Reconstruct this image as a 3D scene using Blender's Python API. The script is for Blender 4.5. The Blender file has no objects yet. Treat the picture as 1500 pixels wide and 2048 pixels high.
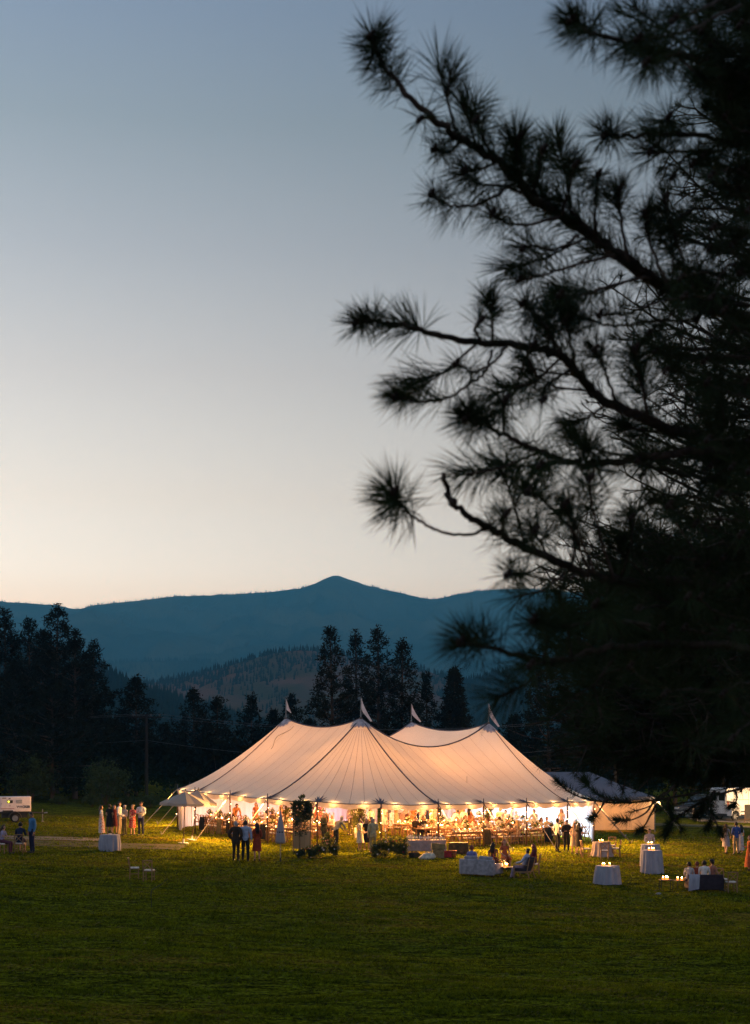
import bpy, bmesh, math, random
import numpy as np
from mathutils import Vector, Matrix, Euler

scene = bpy.context.scene
COL = scene.collection
PI = math.pi
R = math.radians

# ------------------------------------------------------------------ camera
HC = 5.6                      # eye height above the reference level of the lawn by the tent
F = 80.0 / 56.0 * 2048.0      # focal length in photograph pixels
YH = 1490.0                   # horizon row in the photograph
cam = bpy.data.cameras.new('camera')
cam.sensor_fit = 'VERTICAL'
cam.sensor_height = 56.0
cam.sensor_width = 41.0
cam.lens = 80.0
cam.shift_y = (YH - 1024.0) / 2048.0
cam.clip_start = 0.1
cam.clip_end = 30000.0
cam.dof.use_dof = True
cam.dof.focus_distance = 76.0
cam.dof.aperture_fstop = 5.6
camo = bpy.data.objects.new('camera', cam)
COL.objects.link(camo)
camo.location = (0, 0, HC)
camo.rotation_euler = (R(90), 0, 0)
scene.camera = camo

# ------------------------------------------------------------------ sky: clear dusk sky, afterglow beyond the mountains
SKY_STRENGTH = 1.0
world = bpy.data.worlds.new('World')
scene.world = world
world.use_nodes = True
wn = world.node_tree
wn.nodes.clear()
w_out = wn.nodes.new('ShaderNodeOutputWorld')
w_bg = wn.nodes.new('ShaderNodeBackground')
w_geo = wn.nodes.new('ShaderNodeTexCoord')
w_sep = wn.nodes.new('ShaderNodeSeparateXYZ')
w_ramp = wn.nodes.new('ShaderNodeValToRGB')
w_east = wn.nodes.new('ShaderNodeValToRGB')
w_mix = wn.nodes.new('ShaderNodeMixRGB')
w_map = wn.nodes.new('ShaderNodeMapRange')
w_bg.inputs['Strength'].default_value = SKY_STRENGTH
wn.links.new(w_geo.outputs['Generated'], w_sep.inputs[0])


def set_ramp(node, stops):
    e = node.color_ramp.elements
    while len(e) > 1:
        e.remove(e[-1])
    e[0].position = stops[0][0]
    e[0].color = (*stops[0][1], 1)
    for p, c in stops[1:]:
        n = e.new(p)
        n.color = (*c, 1)


# position on the ramp = sine of the elevation; linear colours
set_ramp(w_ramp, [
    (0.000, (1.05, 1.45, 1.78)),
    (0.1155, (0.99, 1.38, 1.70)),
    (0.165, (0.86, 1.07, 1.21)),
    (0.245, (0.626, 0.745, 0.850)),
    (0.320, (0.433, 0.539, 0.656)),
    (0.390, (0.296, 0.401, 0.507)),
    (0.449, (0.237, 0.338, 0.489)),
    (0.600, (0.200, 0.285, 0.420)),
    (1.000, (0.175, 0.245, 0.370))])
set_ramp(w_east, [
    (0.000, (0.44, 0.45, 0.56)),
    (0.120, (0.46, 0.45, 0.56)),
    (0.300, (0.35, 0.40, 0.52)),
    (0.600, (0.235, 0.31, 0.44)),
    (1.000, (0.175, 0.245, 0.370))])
wn.links.new(w_sep.outputs['Z'], w_ramp.inputs[0])
wn.links.new(w_sep.outputs['Z'], w_east.inputs[0])
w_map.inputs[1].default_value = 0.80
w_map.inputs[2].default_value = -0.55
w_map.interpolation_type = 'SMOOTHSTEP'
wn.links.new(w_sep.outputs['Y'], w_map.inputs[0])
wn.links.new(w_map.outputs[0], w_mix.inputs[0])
# the sun went down to the left: the glow fades towards the right
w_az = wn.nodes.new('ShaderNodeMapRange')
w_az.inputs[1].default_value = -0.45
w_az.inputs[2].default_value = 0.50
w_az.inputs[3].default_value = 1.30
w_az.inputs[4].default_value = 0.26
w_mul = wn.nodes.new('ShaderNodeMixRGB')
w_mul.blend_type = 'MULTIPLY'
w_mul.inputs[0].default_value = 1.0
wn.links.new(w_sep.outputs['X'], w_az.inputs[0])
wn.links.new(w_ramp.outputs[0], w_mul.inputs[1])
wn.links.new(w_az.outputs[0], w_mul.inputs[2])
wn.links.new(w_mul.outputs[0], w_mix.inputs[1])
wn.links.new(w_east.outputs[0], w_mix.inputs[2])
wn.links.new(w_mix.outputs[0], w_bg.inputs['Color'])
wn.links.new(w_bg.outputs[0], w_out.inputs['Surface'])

# ------------------------------------------------------------------ exposure and renderer
vs = scene.view_settings
vs.view_transform = 'Standard'
vs.look = 'None'
vs.exposure = 0.0
vs.gamma = 1.0
vs.use_curve_mapping = False
scene.render.engine = 'CYCLES'
cy = scene.cycles
cy.use_denoising = True
try:
    cy.denoiser = 'OPENIMAGEDENOISE'
except Exception:
    pass
cy.max_bounces = 8
cy.diffuse_bounces = 4
cy.glossy_bounces = 2
cy.transmission_bounces = 6
cy.transparent_max_bounces = 8
cy.volume_bounces = 0
cy.sample_clamp_indirect = 2.0
cy.sample_clamp_direct = 0.0
cy.caustics_reflective = False
cy.caustics_refractive = False
cy.use_light_tree = True

# ------------------------------------------------------------------ materials
MATS = {}


def mat(name, color, rough=0.7, var=0.15, scale=6.0, bump=0.0, bscale=40.0, spec=0.3, metal=0.0, color2=None, emit=None, estr=0.0, trans=0.0, stretch=None, detail=4.0):
    """A procedural surface: a base colour broken up by noise (towards color2 or a darker tone), with fine bump."""
    m = bpy.data.materials.new(name)
    m.use_nodes = True
    nt = m.node_tree
    b = nt.nodes['Principled BSDF']
    out = nt.nodes['Material Output']
    tc = nt.nodes.new('ShaderNodeTexCoord')
    src = tc.outputs['Object']
    if stretch:
        mp = nt.nodes.new('ShaderNodeMapping')
        mp.inputs['Scale'].default_value = stretch
        nt.links.new(src, mp.inputs[0])
        src = mp.outputs[0]
    nz = nt.nodes.new('ShaderNodeTexNoise')
    nz.inputs['Scale'].default_value = scale
    nz.inputs['Detail'].default_value = detail
    nt.links.new(src, nz.inputs['Vector'])
    cr = nt.nodes.new('ShaderNodeValToRGB')
    c2 = color2 if color2 else tuple(c * (1 - 2.2 * var) for c in color)
    c1 = color if color2 else tuple(min(1, c * (1 + var)) for c in color)
    cr.color_ramp.elements[0].position = 0.35
    cr.color_ramp.elements[0].color = (*[max(0, c) for c in c2], 1)
    cr.color_ramp.elements[1].position = 0.65
    cr.color_ramp.elements[1].color = (*c1, 1)
    nt.links.new(nz.outputs['Fac'], cr.inputs[0])
    nt.links.new(cr.outputs[0], b.inputs['Base Color'])
    b.inputs['Roughness'].default_value = rough
    b.inputs['Metallic'].default_value = metal
    b.inputs['Specular IOR Level'].default_value = spec
    if emit:
        b.inputs['Emission Color'].default_value = (*emit, 1)
        b.inputs['Emission Strength'].default_value = estr
    if bump > 0:
        n2 = nt.nodes.new('ShaderNodeTexNoise')
        n2.inputs['Scale'].default_value = bscale
        n2.inputs['Detail'].default_value = 5
        nt.links.new(src, n2.inputs['Vector'])
        bp = nt.nodes.new('ShaderNodeBump')
        bp.inputs['Strength'].default_value = bump
        bp.inputs['Distance'].default_value = 0.02
        nt.links.new(n2.outputs['Fac'], bp.inputs['Height'])
        nt.links.new(bp.outputs[0], b.inputs['Normal'])
    if trans > 0:
        tl = nt.nodes.new('ShaderNodeBsdfTranslucent')
        nt.links.new(cr.outputs[0], tl.inputs['Color'])
        mx = nt.nodes.new('ShaderNodeMixShader')
        mx.inputs[0].default_value = trans
        nt.links.new(b.outputs[0], mx.inputs[1])
        nt.links.new(tl.outputs[0], mx.inputs[2])
        nt.links.new(mx.outputs[0], out.inputs['Surface'])
    MATS[name] = m
    return m


def emitter(name, color, strength, sampled=True):
    m = bpy.data.materials.new(name)
    m.use_nodes = True
    nt = m.node_tree
    nt.nodes.clear()
    o = nt.nodes.new('ShaderNodeOutputMaterial')
    e = nt.nodes.new('ShaderNodeEmission')
    e.inputs[0].default_value = (*color, 1)
    e.inputs[1].default_value = strength
    nt.links.new(e.outputs[0], o.inputs[0])
    if not sampled:
        m.cycles.emission_sampling = 'NONE'
    MATS[name] = m
    return m


# ------------------------------------------------------------------ mesh helpers
class MB:
    """Collects faces, then links them as one mesh object."""

    def __init__(s):
        s.v = []
        s.f = []
        s.mi = []

    def add(s, vs_, fs_, mi=0):
        o = len(s.v)
        s.v.extend([tuple(p) for p in vs_])
        for f in fs_:
            s.f.append(tuple(i + o for i in f))
            s.mi.append(mi)
        return s

    def box(s, c, d, rz=0.0, rot=None, taper=1.0, mi=0):
        x, y, z = (k / 2 for k in d)
        pts = [(-x, -y, -z), (x, -y, -z), (x, y, -z), (-x, y, -z),
               (-x * taper, -y * taper, z), (x * taper, -y * taper, z), (x * taper, y * taper, z), (-x * taper, y * taper, z)]
        M = (rot if rot is not None else Matrix.Rotation(rz, 3, 'Z'))
        pts = [M @ Vector(p) + Vector(c) for p in pts]
        return s.add(pts, [(0, 3, 2, 1), (4, 5, 6, 7), (0, 1, 5, 4), (1, 2, 6, 5), (2, 3, 7, 6), (3, 0, 4, 7)], mi)

    def tube(s, pts, rad, n=6, cap=True, mi=0, flat=1.0):
        pts = [Vector(p) for p in pts]
        if not hasattr(rad, '__len__'):
            rad = [rad] * len(pts)
        rings = []
        up = None
        for i, p in enumerate(pts):
            t = (pts[min(i + 1, len(pts) - 1)] - pts[max(i - 1, 0)])
            if t.length < 1e-9:
                t = Vector((0, 0, 1))
            t.normalize()
            if up is None:
                up = Vector((0, 0, 1)) if abs(t.z) < 0.9 else Vector((0, 1, 0))
            a = t.cross(up)
            if a.length < 1e-6:
                a = t.orthogonal()
            a.normalize()
            b = a.cross(t)
            up = b
            rings.append([p + a * (rad[i] * math.cos(2 * PI * k / n)) + b * (rad[i] * flat * math.sin(2 * PI * k / n)) for k in range(n)])
        vs_ = [q for r in rings for q in r]
        fs = []
        for i in range(len(pts) - 1):
            for k in range(n):
                k2 = (k + 1) % n
                fs.append((i * n + k, i * n + k2, (i + 1) * n + k2, (i + 1) * n + k))
        if cap:
            fs.append(tuple(range(n - 1, -1, -1)))
            fs.append(tuple((len(pts) - 1) * n + k for k in range(n)))
        return s.add(vs_, fs, mi)

    def lathe(s, prof, n=16, c=(0, 0, 0), mi=0, ripple=0.0, nrip=0, rot=None, caps=True):
        vs_ = []
        for i, (r, z) in enumerate(prof):
            for k in range(n):
                a = 2 * PI * k / n
                rr = r
                p = Vector((rr * math.cos(a), rr * math.sin(a), z))
                if rot is not None:
                    p = rot @ p
                vs_.append(p + Vector(c))
        fs = []
        for i in range(len(prof) - 1):
            for k in range(n):
                k2 = (k + 1) % n
                fs.append((i * n + k, i * n + k2, (i + 1) * n + k2, (i + 1) * n + k))
        if caps:
            if prof[0][0] > 1e-4:
                fs.append(tuple(range(n - 1, -1, -1)))
            if prof[-1][0] > 1e-4:
                fs.append(tuple((len(prof) - 1) * n + k for k in range(n)))
        return s.add(vs_, fs, mi)

    def ball(s, c, r, n=8, m=5, mi=0):
        if not hasattr(r, '__len__'):
            r = (r, r, r)
        vs_ = [(c[0], c[1], c[2] - r[2])]
        for j in range(1, m):
            t = -PI / 2 + PI * j / m
            for k in range(n):
                a = 2 * PI * k / n
                vs_.append((c[0] + r[0] * math.cos(t) * math.cos(a), c[1] + r[1] * math.cos(t) * math.sin(a), c[2] + r[2] * math.sin(t)))
        vs_.append((c[0], c[1], c[2] + r[2]))
        fs = []
        for k in range(n):
            fs.append((0, 1 + (k + 1) % n, 1 + k))
        for j in range(m - 2):
            for k in range(n):
                k2 = (k + 1) % n
                fs.append((1 + j * n + k, 1 + j * n + k2, 1 + (j + 1) * n + k2, 1 + (j + 1) * n + k))
        t = 1 + (m - 2) * n
        for k in range(n):
            fs.append((t + k, t + (k + 1) % n, len(vs_) - 1))
        return s.add(vs_, fs, mi)

    def mesh(s, name, m=None, smooth=False):
        me = bpy.data.meshes.new(name)
        me.from_pydata([tuple(p) for p in s.v], [], s.f)
        mm = m if isinstance(m, (list, tuple)) else [m]
        for k in mm:
            if k is not None:
                me.materials.append(k)
        if len(mm) > 1:
            me.polygons.foreach_set('material_index', s.mi)
        if smooth:
            me.polygons.foreach_set('use_smooth', [True] * len(me.polygons))
        me.update()
        return me

    def build(s, name, m=None, parent=None, loc=(0, 0, 0), rz=0.0, smooth=False, label=None, kind=None):
        return link(name, s.mesh(name, m, smooth), parent, loc, rz, label, kind)

    def shift(s, d):
        d = Vector(d)
        s.v = [tuple(Vector(p) + d) for p in s.v]
        return s


def link(name, me, parent=None, loc=(0, 0, 0), rz=0.0, label=None, kind=None):
    o = bpy.data.objects.new(name, me)
    COL.objects.link(o)
    if parent is not None:
        o.parent = parent
    o.location = loc
    o.rotation_euler = (0, 0, rz)
    if label:
        o['label'] = label
    if kind:
        o['kind'] = kind
    return o


def np_mesh(name, verts, faces, m=None, smooth=False):
    """Mesh from numpy arrays; faces is an (n, k) index array."""
    me = bpy.data.meshes.new(name)
    n, k = faces.shape
    me.vertices.add(len(verts))
    me.vertices.foreach_set('co', np.ascontiguousarray(verts, dtype=np.float32).ravel())
    me.loops.add(n * k)
    me.loops.foreach_set('vertex_index', np.ascontiguousarray(faces, dtype=np.int32).ravel())
    me.polygons.add(n)
    me.polygons.foreach_set('loop_start', np.arange(0, n * k, k, dtype=np.int32))
    if smooth:
        me.polygons.foreach_set('use_smooth', np.ones(n, dtype=bool))
    me.update(calc_edges=True)
    if m is not None:
        me.materials.append(m)
    return me


def tag(o, label=None, cat=None, group=None, kind=None):
    if label:
        o['label'] = label
    if cat:
        o['category'] = cat
    if group:
        o['group'] = group
    if kind:
        o['kind'] = kind
    return o


def thing(name, label, cat, loc=(0, 0, 0), rz=0.0, group=None, scale=1.0):
    o = bpy.data.objects.new(name, None)
    o.empty_display_size = 0.3
    COL.objects.link(o)
    o.location = loc
    o.rotation_euler = (0, 0, rz)
    if scale != 1.0:
        o.scale = (scale,) * 3
    return tag(o, label, cat, group)


def dup(root, loc=None, rz=None, label=None, group=None, scale=None):
    """A copy of a thing with copies of its parts and sub-parts (mesh data shared)."""
    def rec(o, parent):
        c = o.copy()
        COL.objects.link(c)
        c.parent = parent
        for ch in o.children:
            rec(ch, c)
        return c
    r = rec(root, None)
    if loc is not None:
        r.location = loc
    if rz is not None:
        r.rotation_euler = (0, 0, rz)
    if scale is not None:
        r.scale = (scale,) * 3
    if label:
        r['label'] = label
    if group:
        r['group'] = group
    return r


# ------------------------------------------------------------------ terrain
def gz(X, Y):
    """Height of the lawn: falls gently to the right, rises beyond the tent, climbs to the bank the photographer stands on."""
    X = np.asarray(X, dtype=float)
    Y = np.asarray(Y, dtype=float)
    z = -0.028 * np.clip(X, -45, 45) + 0.012 * (np.clip(Y, 15, 150) - 70)
    t = np.clip((24 - Y) / 24, 0, 1)
    z = z + 4.8 * t * t * (3 - 2 * t)
    a = np.clip((72 - Y) / 20, 0, 1) * np.clip((Y - 5) / 20, 0, 1)
    z = z + a * (0.07 * np.sin(0.55 * Y + 0.16 * X + 0.8 * np.sin(0.13 * X)) + 0.05 * np.sin(0.37 * X - 0.23 * Y + 1.0) + 0.03 * np.sin(1.15 * Y - 0.31 * X))
    return z


def ground_pt(px, py):
    """The point of the lawn that the photograph shows at (px, py)."""
    lo, hi = 24.0, 400.0
    k = (px - 750.0) / F
    for _ in range(60):
        mid = 0.5 * (lo + hi)
        y = YH + F * (HC - float(gz(k * mid, mid))) / mid
        if y > py:
            lo = mid
        else:
            hi = mid
    Y = 0.5 * (lo + hi)
    return Vector((k * Y, Y, float(gz(k * Y, Y))))


def at(px, py, Y):
    """The point seen at (px, py) at distance Y."""
    return Vector(((px - 750.0) / F * Y, Y, HC - (py - YH) / F * Y))


def onground(x, y):
    return Vector((x, y, float(gz(x, y))))
# ------------------------------------------------------------------ value noise
def vnoise(x, y, seed=0):
    x = np.asarray(x, dtype=float)
    y = np.asarray(y, dtype=float)
    xi = np.floor(x).astype(np.int64)
    yi = np.floor(y).astype(np.int64)
    fx = x - xi
    fy = y - yi
    fx = fx * fx * (3 - 2 * fx)
    fy = fy * fy * (3 - 2 * fy)

    def hsh(a, b):
        h = (a * 374761393 + b * 668265263 + seed * 2147483647) & 0xFFFFFFFF
        h = ((h ^ (h >> 13)) * 1274126177) & 0xFFFFFFFF
        return ((h ^ (h >> 16)) & 0xFFFF) / 65535.0
    return (hsh(xi, yi) * (1 - fx) + hsh(xi + 1, yi) * fx) * (1 - fy) + (hsh(xi, yi + 1) * (1 - fx) + hsh(xi + 1, yi + 1) * fx) * fy


def fbm(x, y, seed=0, o=4):
    a, t, s_ = 0.5, 0.0, 0.0
    for k in range(o):
        t = t + a * vnoise(x * 2 ** k, y * 2 ** k, seed + k)
        s_ += a
        a *= 0.5
    return t / s_


def grid_faces(nr, nc):
    i = np.arange(nr - 1)[:, None] * nc + np.arange(nc - 1)[None, :]
    i = i.ravel()
    return np.stack([i, i + 1, i + nc + 1, i + nc], axis=1)


# ------------------------------------------------------------------ lawn
def lawn_material(name, dark, mid, dry):
    m = bpy.data.materials.new(name)
    m.use_nodes = True
    nt = m.node_tree
    b = nt.nodes['Principled BSDF']
    tc = nt.nodes.new('ShaderNodeTexCoord')

    def noise(sc, detail, vec=None):
        n = nt.nodes.new('ShaderNodeTexNoise')
        n.inputs['Scale'].default_value = sc
        n.inputs['Detail'].default_value = detail
        nt.links.new(vec if vec else tc.outputs['Object'], n.inputs['Vector'])
        return n.outputs['Fac']
    mp = nt.nodes.new('ShaderNodeMapping')
    mp.inputs['Scale'].default_value = (0.45, 1.6, 1.0)
    mp.inputs['Rotation'].default_value = (0, 0, 0.12)
    nt.links.new(tc.outputs['Object'], mp.inputs[0])
    r1 = nt.nodes.new('ShaderNodeValToRGB')
    set_ramp(r1, [(0.42, dark), (0.58, mid)])
    nt.links.new(noise(2.6, 8, mp.outputs[0]), r1.inputs[0])
    r2 = nt.nodes.new('ShaderNodeValToRGB')
    set_ramp(r2, [(0.50, (0, 0, 0)), (0.72, (1, 1, 1))])
    nt.links.new(noise(0.16, 5, mp.outputs[0]), r2.inputs[0])
    mx = nt.nodes.new('ShaderNodeMixRGB')
    nt.links.new(r2.outputs[0], mx.inputs[0])
    nt.links.new(r1.outputs[0], mx.inputs[1])
    mx.inputs[2].default_value = (*dry, 1)
    mr = nt.nodes.new('ShaderNodeMapRange')
    mr.inputs[1].default_value = 0.38
    mr.inputs[2].default_value = 0.62
    mr.inputs[3].default_value = 0.35
    mr.inputs[4].default_value = 1.65
    nt.links.new(noise(9.0, 6), mr.inputs[0])
    m3 = nt.nodes.new('ShaderNodeMixRGB')
    m3.blend_type = 'MULTIPLY'
    m3.inputs[0].default_value = 1.0
    nt.links.new(mx.outputs[0], m3.inputs[1])
    nt.links.new(mr.outputs[0], m3.inputs[2])
    nt.links.new(m3.outputs[0], b.inputs['Base Color'])
    b.inputs['Roughness'].default_value = 1.0
    b.inputs['Specular IOR Level'].default_value = 0.0
    bp = nt.nodes.new('ShaderNodeBump')
    bp.inputs['Strength'].default_value = 0.9
    bp.inputs['Distance'].default_value = 0.06
    nt.links.new(noise(7.0, 8), bp.inputs['Height'])
    nt.links.new(bp.outputs[0], b.inputs['Normal'])
    MATS[name] = m
    return m


M_LAWN = lawn_material('lawn', (0.034, 0.036, 0.003), (0.105, 0.112, 0.006), (0.150, 0.098, 0.012))
xs = np.concatenate([[-3300, -1500, -700, -300, -140, -90], np.linspace(-62, 62, 156), [90, 140, 300, 700, 1500, 3300]])
ys = np.concatenate([[-250, -80, -30], np.linspace(-12, 100, 160), np.linspace(103, 160, 20), [220, 400, 900, 2000, 4000, 7300]])
gx, gy = np.meshgrid(xs, ys)
lawn_me = np_mesh('lawn', np.stack([gx.ravel(), gy.ravel(), gz(gx, gy).ravel()], axis=1), grid_faces(len(ys), len(xs)), M_LAWN, smooth=True)
tag(link('lawn', lawn_me), kind='structure')

# dry gravel track that crosses the lawn, and the gravel yard the vehicles stand on
M_GRAVEL = mat('pale_gravel', (0.30, 0.22, 0.16), 0.95, color2=(0.16, 0.13, 0.07), scale=3.0, bump=0.5, bscale=30, detail=8)


def ground_strip(name, rows, m, lift):
    """A sheet a little above the lawn; rows are (x, y_near, y_far)."""
    vs_, fs_ = [], []
    n = 8
    for x, y0, y1 in rows:
        for k in range(n):
            y = y0 + (y1 - y0) * k / (n - 1)
            vs_.append((x, y, float(gz(x, y)) + lift))
    for i in range(len(rows) - 1):
        for k in range(n - 1):
            fs_.append((i * n + k, (i + 1) * n + k, (i + 1) * n + k + 1, i * n + k + 1))
    return tag(MB().add(vs_, fs_).build(name, m, smooth=True), kind='structure')


rng = random.Random(5)
ground_strip('gravel_path', [(x, 77.2 + rng.uniform(-.15, .15), 79.2 + rng.uniform(-.2, .2)) for x in np.arange(-45, -13.4, 0.8)], M_GRAVEL, 0.03)
M_DRY = mat('dry_grass', (0.105, 0.075, 0.03), 0.95, color2=(0.05, 0.055, 0.014), scale=2.0, bump=0.6, bscale=25, detail=8)
ground_strip('dry_verge', [(x, 73.6 + rng.uniform(-.5, .3), 76.6 + rng.uniform(-.3, .3)) for x in np.arange(-45, -9.0, 0.8)], M_DRY, 0.022)
ground_strip('worn_track', [(x, 104.0 + rng.uniform(-.3, .3), 107.0 + rng.uniform(-.3, .3)) for x in np.arange(17.0, 60, 0.8)], M_DRY, 0.022)
ground_strip('gravel_yard', [(x, 110.5 + rng.uniform(-.3, .3), 124) for x in np.arange(24.5, 60, 0.8)], M_GRAVEL, 0.03)

# grass blades on the lawn (nobody could count them)
nr = np.random.default_rng(11)
NB = 640000
u = nr.random(NB)
y0_, y1_ = 25.0, 96.0
Yb = 1.0 / (1 / y0_ + u * (1 / y1_ - 1 / y0_))
Xb = (nr.random(NB) * 2 - 1) * (0.268 * Yb + 1.5)
clump = np.clip(0.5 + 1.5 * (fbm(Xb * 0.75 + 3, Yb * 2.0, 3, 4) - 0.5), 0, 1)
fine = vnoise(Xb * 3.1, Yb * 5.0, 9)
keep = nr.random(NB) < np.clip(0.05 + 1.7 * (clump - 0.25) + 0.3 * fine, 0.04, 1)
Xb, Yb, clump, fine = Xb[keep], Yb[keep], clump[keep], fine[keep]
NB = len(Xb)
Zb = gz(Xb, Yb)
hb = (0.022 + 0.15 * np.clip(clump - 0.3, 0, 1) ** 1.2 + 0.035 * nr.random(NB) * fine) * np.clip(Yb / 60, 0.75, 1.1)
wb = 0.0009 * Yb * (0.5 + nr.random(NB))
ang = 2 * PI * vnoise(Xb * 0.6, Yb * 0.6, 21) * 2 + nr.normal(0, 0.9, NB)
fa = nr.random(NB) * PI
lean = hb * (0.5 + nr.random(NB))
dx, dy = np.cos(fa) * wb / 2, np.sin(fa) * wb / 2
P0 = np.stack([Xb - dx, Yb - dy, Zb - 0.004], 1)
P1 = np.stack([Xb + dx, Yb + dy, Zb - 0.004], 1)
P2 = np.stack([Xb + np.cos(ang) * lean, Yb + np.sin(ang) * lean, Zb + hb], 1)
gv = np.stack([P0, P1, P2], 1).reshape(-1, 3)
M_GRASS = mat('grass_blades', (0.140, 0.170, 0.006), 0.75, color2=(0.072, 0.092, 0.003), scale=2.1, spec=0.0, trans=0.55, detail=6, stretch=(0.6, 1.8, 1))
# blade to blade variation: darker and brighter blades side by side
gnt = M_GRASS.node_tree
g_nz = gnt.nodes.new('ShaderNodeTexNoise')
g_nz.inputs['Scale'].default_value = 9.0
g_nz.inputs['Detail'].default_value = 3.0
g_nz.inputs['Roughness'].default_value = 0.75
g_mr = gnt.nodes.new('ShaderNodeMapRange')
g_mr.inputs[1].default_value = 0.36
g_mr.inputs[2].default_value = 0.64
g_mr.inputs[3].default_value = 0.25
g_mr.inputs[4].default_value = 1.85
g_mx = gnt.nodes.new('ShaderNodeMixRGB')
g_mx.blend_type = 'MULTIPLY'
g_mx.inputs[0].default_value = 1.0
g_tc = [n for n in gnt.nodes if n.type == 'TEX_COORD'][0]
g_cr = gnt.nodes['Color Ramp']
gnt.links.new(g_tc.outputs['Object'], g_nz.inputs['Vector'])
gnt.links.new(g_nz.outputs['Fac'], g_mr.inputs[0])
gnt.links.new(g_cr.outputs[0], g_mx.inputs[1])
gnt.links.new(g_mr.outputs[0], g_mx.inputs[2])
for n in gnt.nodes:
    if n.type == 'BSDF_PRINCIPLED':
        gnt.links.new(g_mx.outputs[0], n.inputs['Base Color'])
    elif n.type == 'BSDF_TRANSLUCENT':
        gnt.links.new(g_mx.outputs[0], n.inputs['Color'])
for el, ps in zip(M_GRASS.node_tree.nodes['Color Ramp'].color_ramp.elements, (0.42, 0.57)):
    el.position = ps
tag(link('grass', np_mesh('grass', gv, np.arange(NB * 3).reshape(-1, 3), M_GRASS)), kind='stuff')


# straw and thatch lying in the grass
NT_ = 15000
Ys = 1.0 / (1 / 25.0 + nr.random(NT_) * (1 / 92.0 - 1 / 25.0))
Xs = (nr.random(NT_) * 2 - 1) * (0.268 * Ys + 1.5)
kp = fbm(Xs * 0.5 + 9, Ys * 1.3, 41, 4) + 0.15 * nr.random(NT_) > 0.56
Xs, Ys = Xs[kp], Ys[kp]
NT_ = len(Xs)
Zs = gz(Xs, Ys)
ta = nr.normal(0, 0.7, NT_)
tl = (0.02 + 0.07 * nr.random(NT_) ** 2) * (Ys / 45)
tw_ = 0.00026 * Ys
hs = 0.035 + 0.05 * nr.random(NT_)
A = np.stack([Xs - np.cos(ta) * tl, Ys - np.sin(ta) * tl, Zs + hs * 0.5], 1)
B = np.stack([Xs + np.cos(ta) * tl, Ys + np.sin(ta) * tl, Zs + hs], 1)
C_ = B + np.stack([np.zeros(NT_), tw_, tw_ * 1.6], 1)
M_STRAW = mat('dry_straw', (0.19, 0.165, 0.06), 0.9, color2=(0.10, 0.085, 0.03), scale=3.0, spec=0.0, trans=0.3)
tag(link('dry_grass_blades', np_mesh('dry_grass_blades', np.stack([A, B, C_], 1).reshape(-1, 3), np.arange(NT_ * 3).reshape(-1, 3), M_STRAW)), kind='stuff')

# ------------------------------------------------------------------ hills and mountains
def ridge(name, pts, Yr, Y0, m, amp, seed, nx=220, ny=40, cover=None, power=1.15, drop=0.35):
    px = np.array([p[0] for p in pts], float)
    py = np.array([p[1] for p in pts], float)
    q = np.linspace(px[0], px[-1], nx)
    yy = np.interp(q, px, py)
    ker = np.ones(5) / 5
    yy = np.convolve(np.pad(yy, 2, mode='edge'), ker, 'valid')
    X = (q - 750) / F * Yr
    zr = HC + (YH - yy) / F * Yr
    a = np.linspace(0, 1, ny)
    A, XX = np.meshgrid(a, X, indexing='ij')
    ZR = np.broadcast_to(zr, A.shape)
    YY = Y0 + (Yr - Y0) * A
    sp = (X[-1] - X[0]) / 14
    n1 = fbm(XX / sp + seed, YY / (sp * 1.7), seed, 5) - 0.5
    n2 = 1 - np.abs(2 * fbm(XX / (sp * 0.5) + 5, YY / (sp * 1.6), seed + 7, 3) - 1) - 0.6
    ZZ = -6 + (ZR + 6) * A ** power + amp * (n1 * 1.3 + n2 * 0.7) * np.sin(PI * np.clip(A, 0, 1)) ** 0.7 + amp * 0.05 * (fbm(XX / sp * 9, YY / sp * 9, seed + 3, 3) - 0.5)
    ab = np.linspace(0.04, 0.22, 6)
    AB, XB = np.meshgrid(ab, X, indexing='ij')
    YB = Yr + (Yr - Y0) * AB
    ZB = ZZ[-1][None, :] - (AB / 0.2) ** 1.3 * drop * (np.broadcast_to(zr, AB.shape))
    XX = np.concatenate([XX, XB])
    YY = np.concatenate([YY, YB])
    ZZ = np.concatenate([ZZ, ZB])
    o = link(name, np_mesh(name, np.stack([XX.ravel(), YY.ravel(), ZZ.ravel()], 1), grid_faces(ny + 6, nx), m, smooth=True), kind='structure')
    return X, np.concatenate([a, 1 + ab]), XX, YY, ZZ


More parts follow.
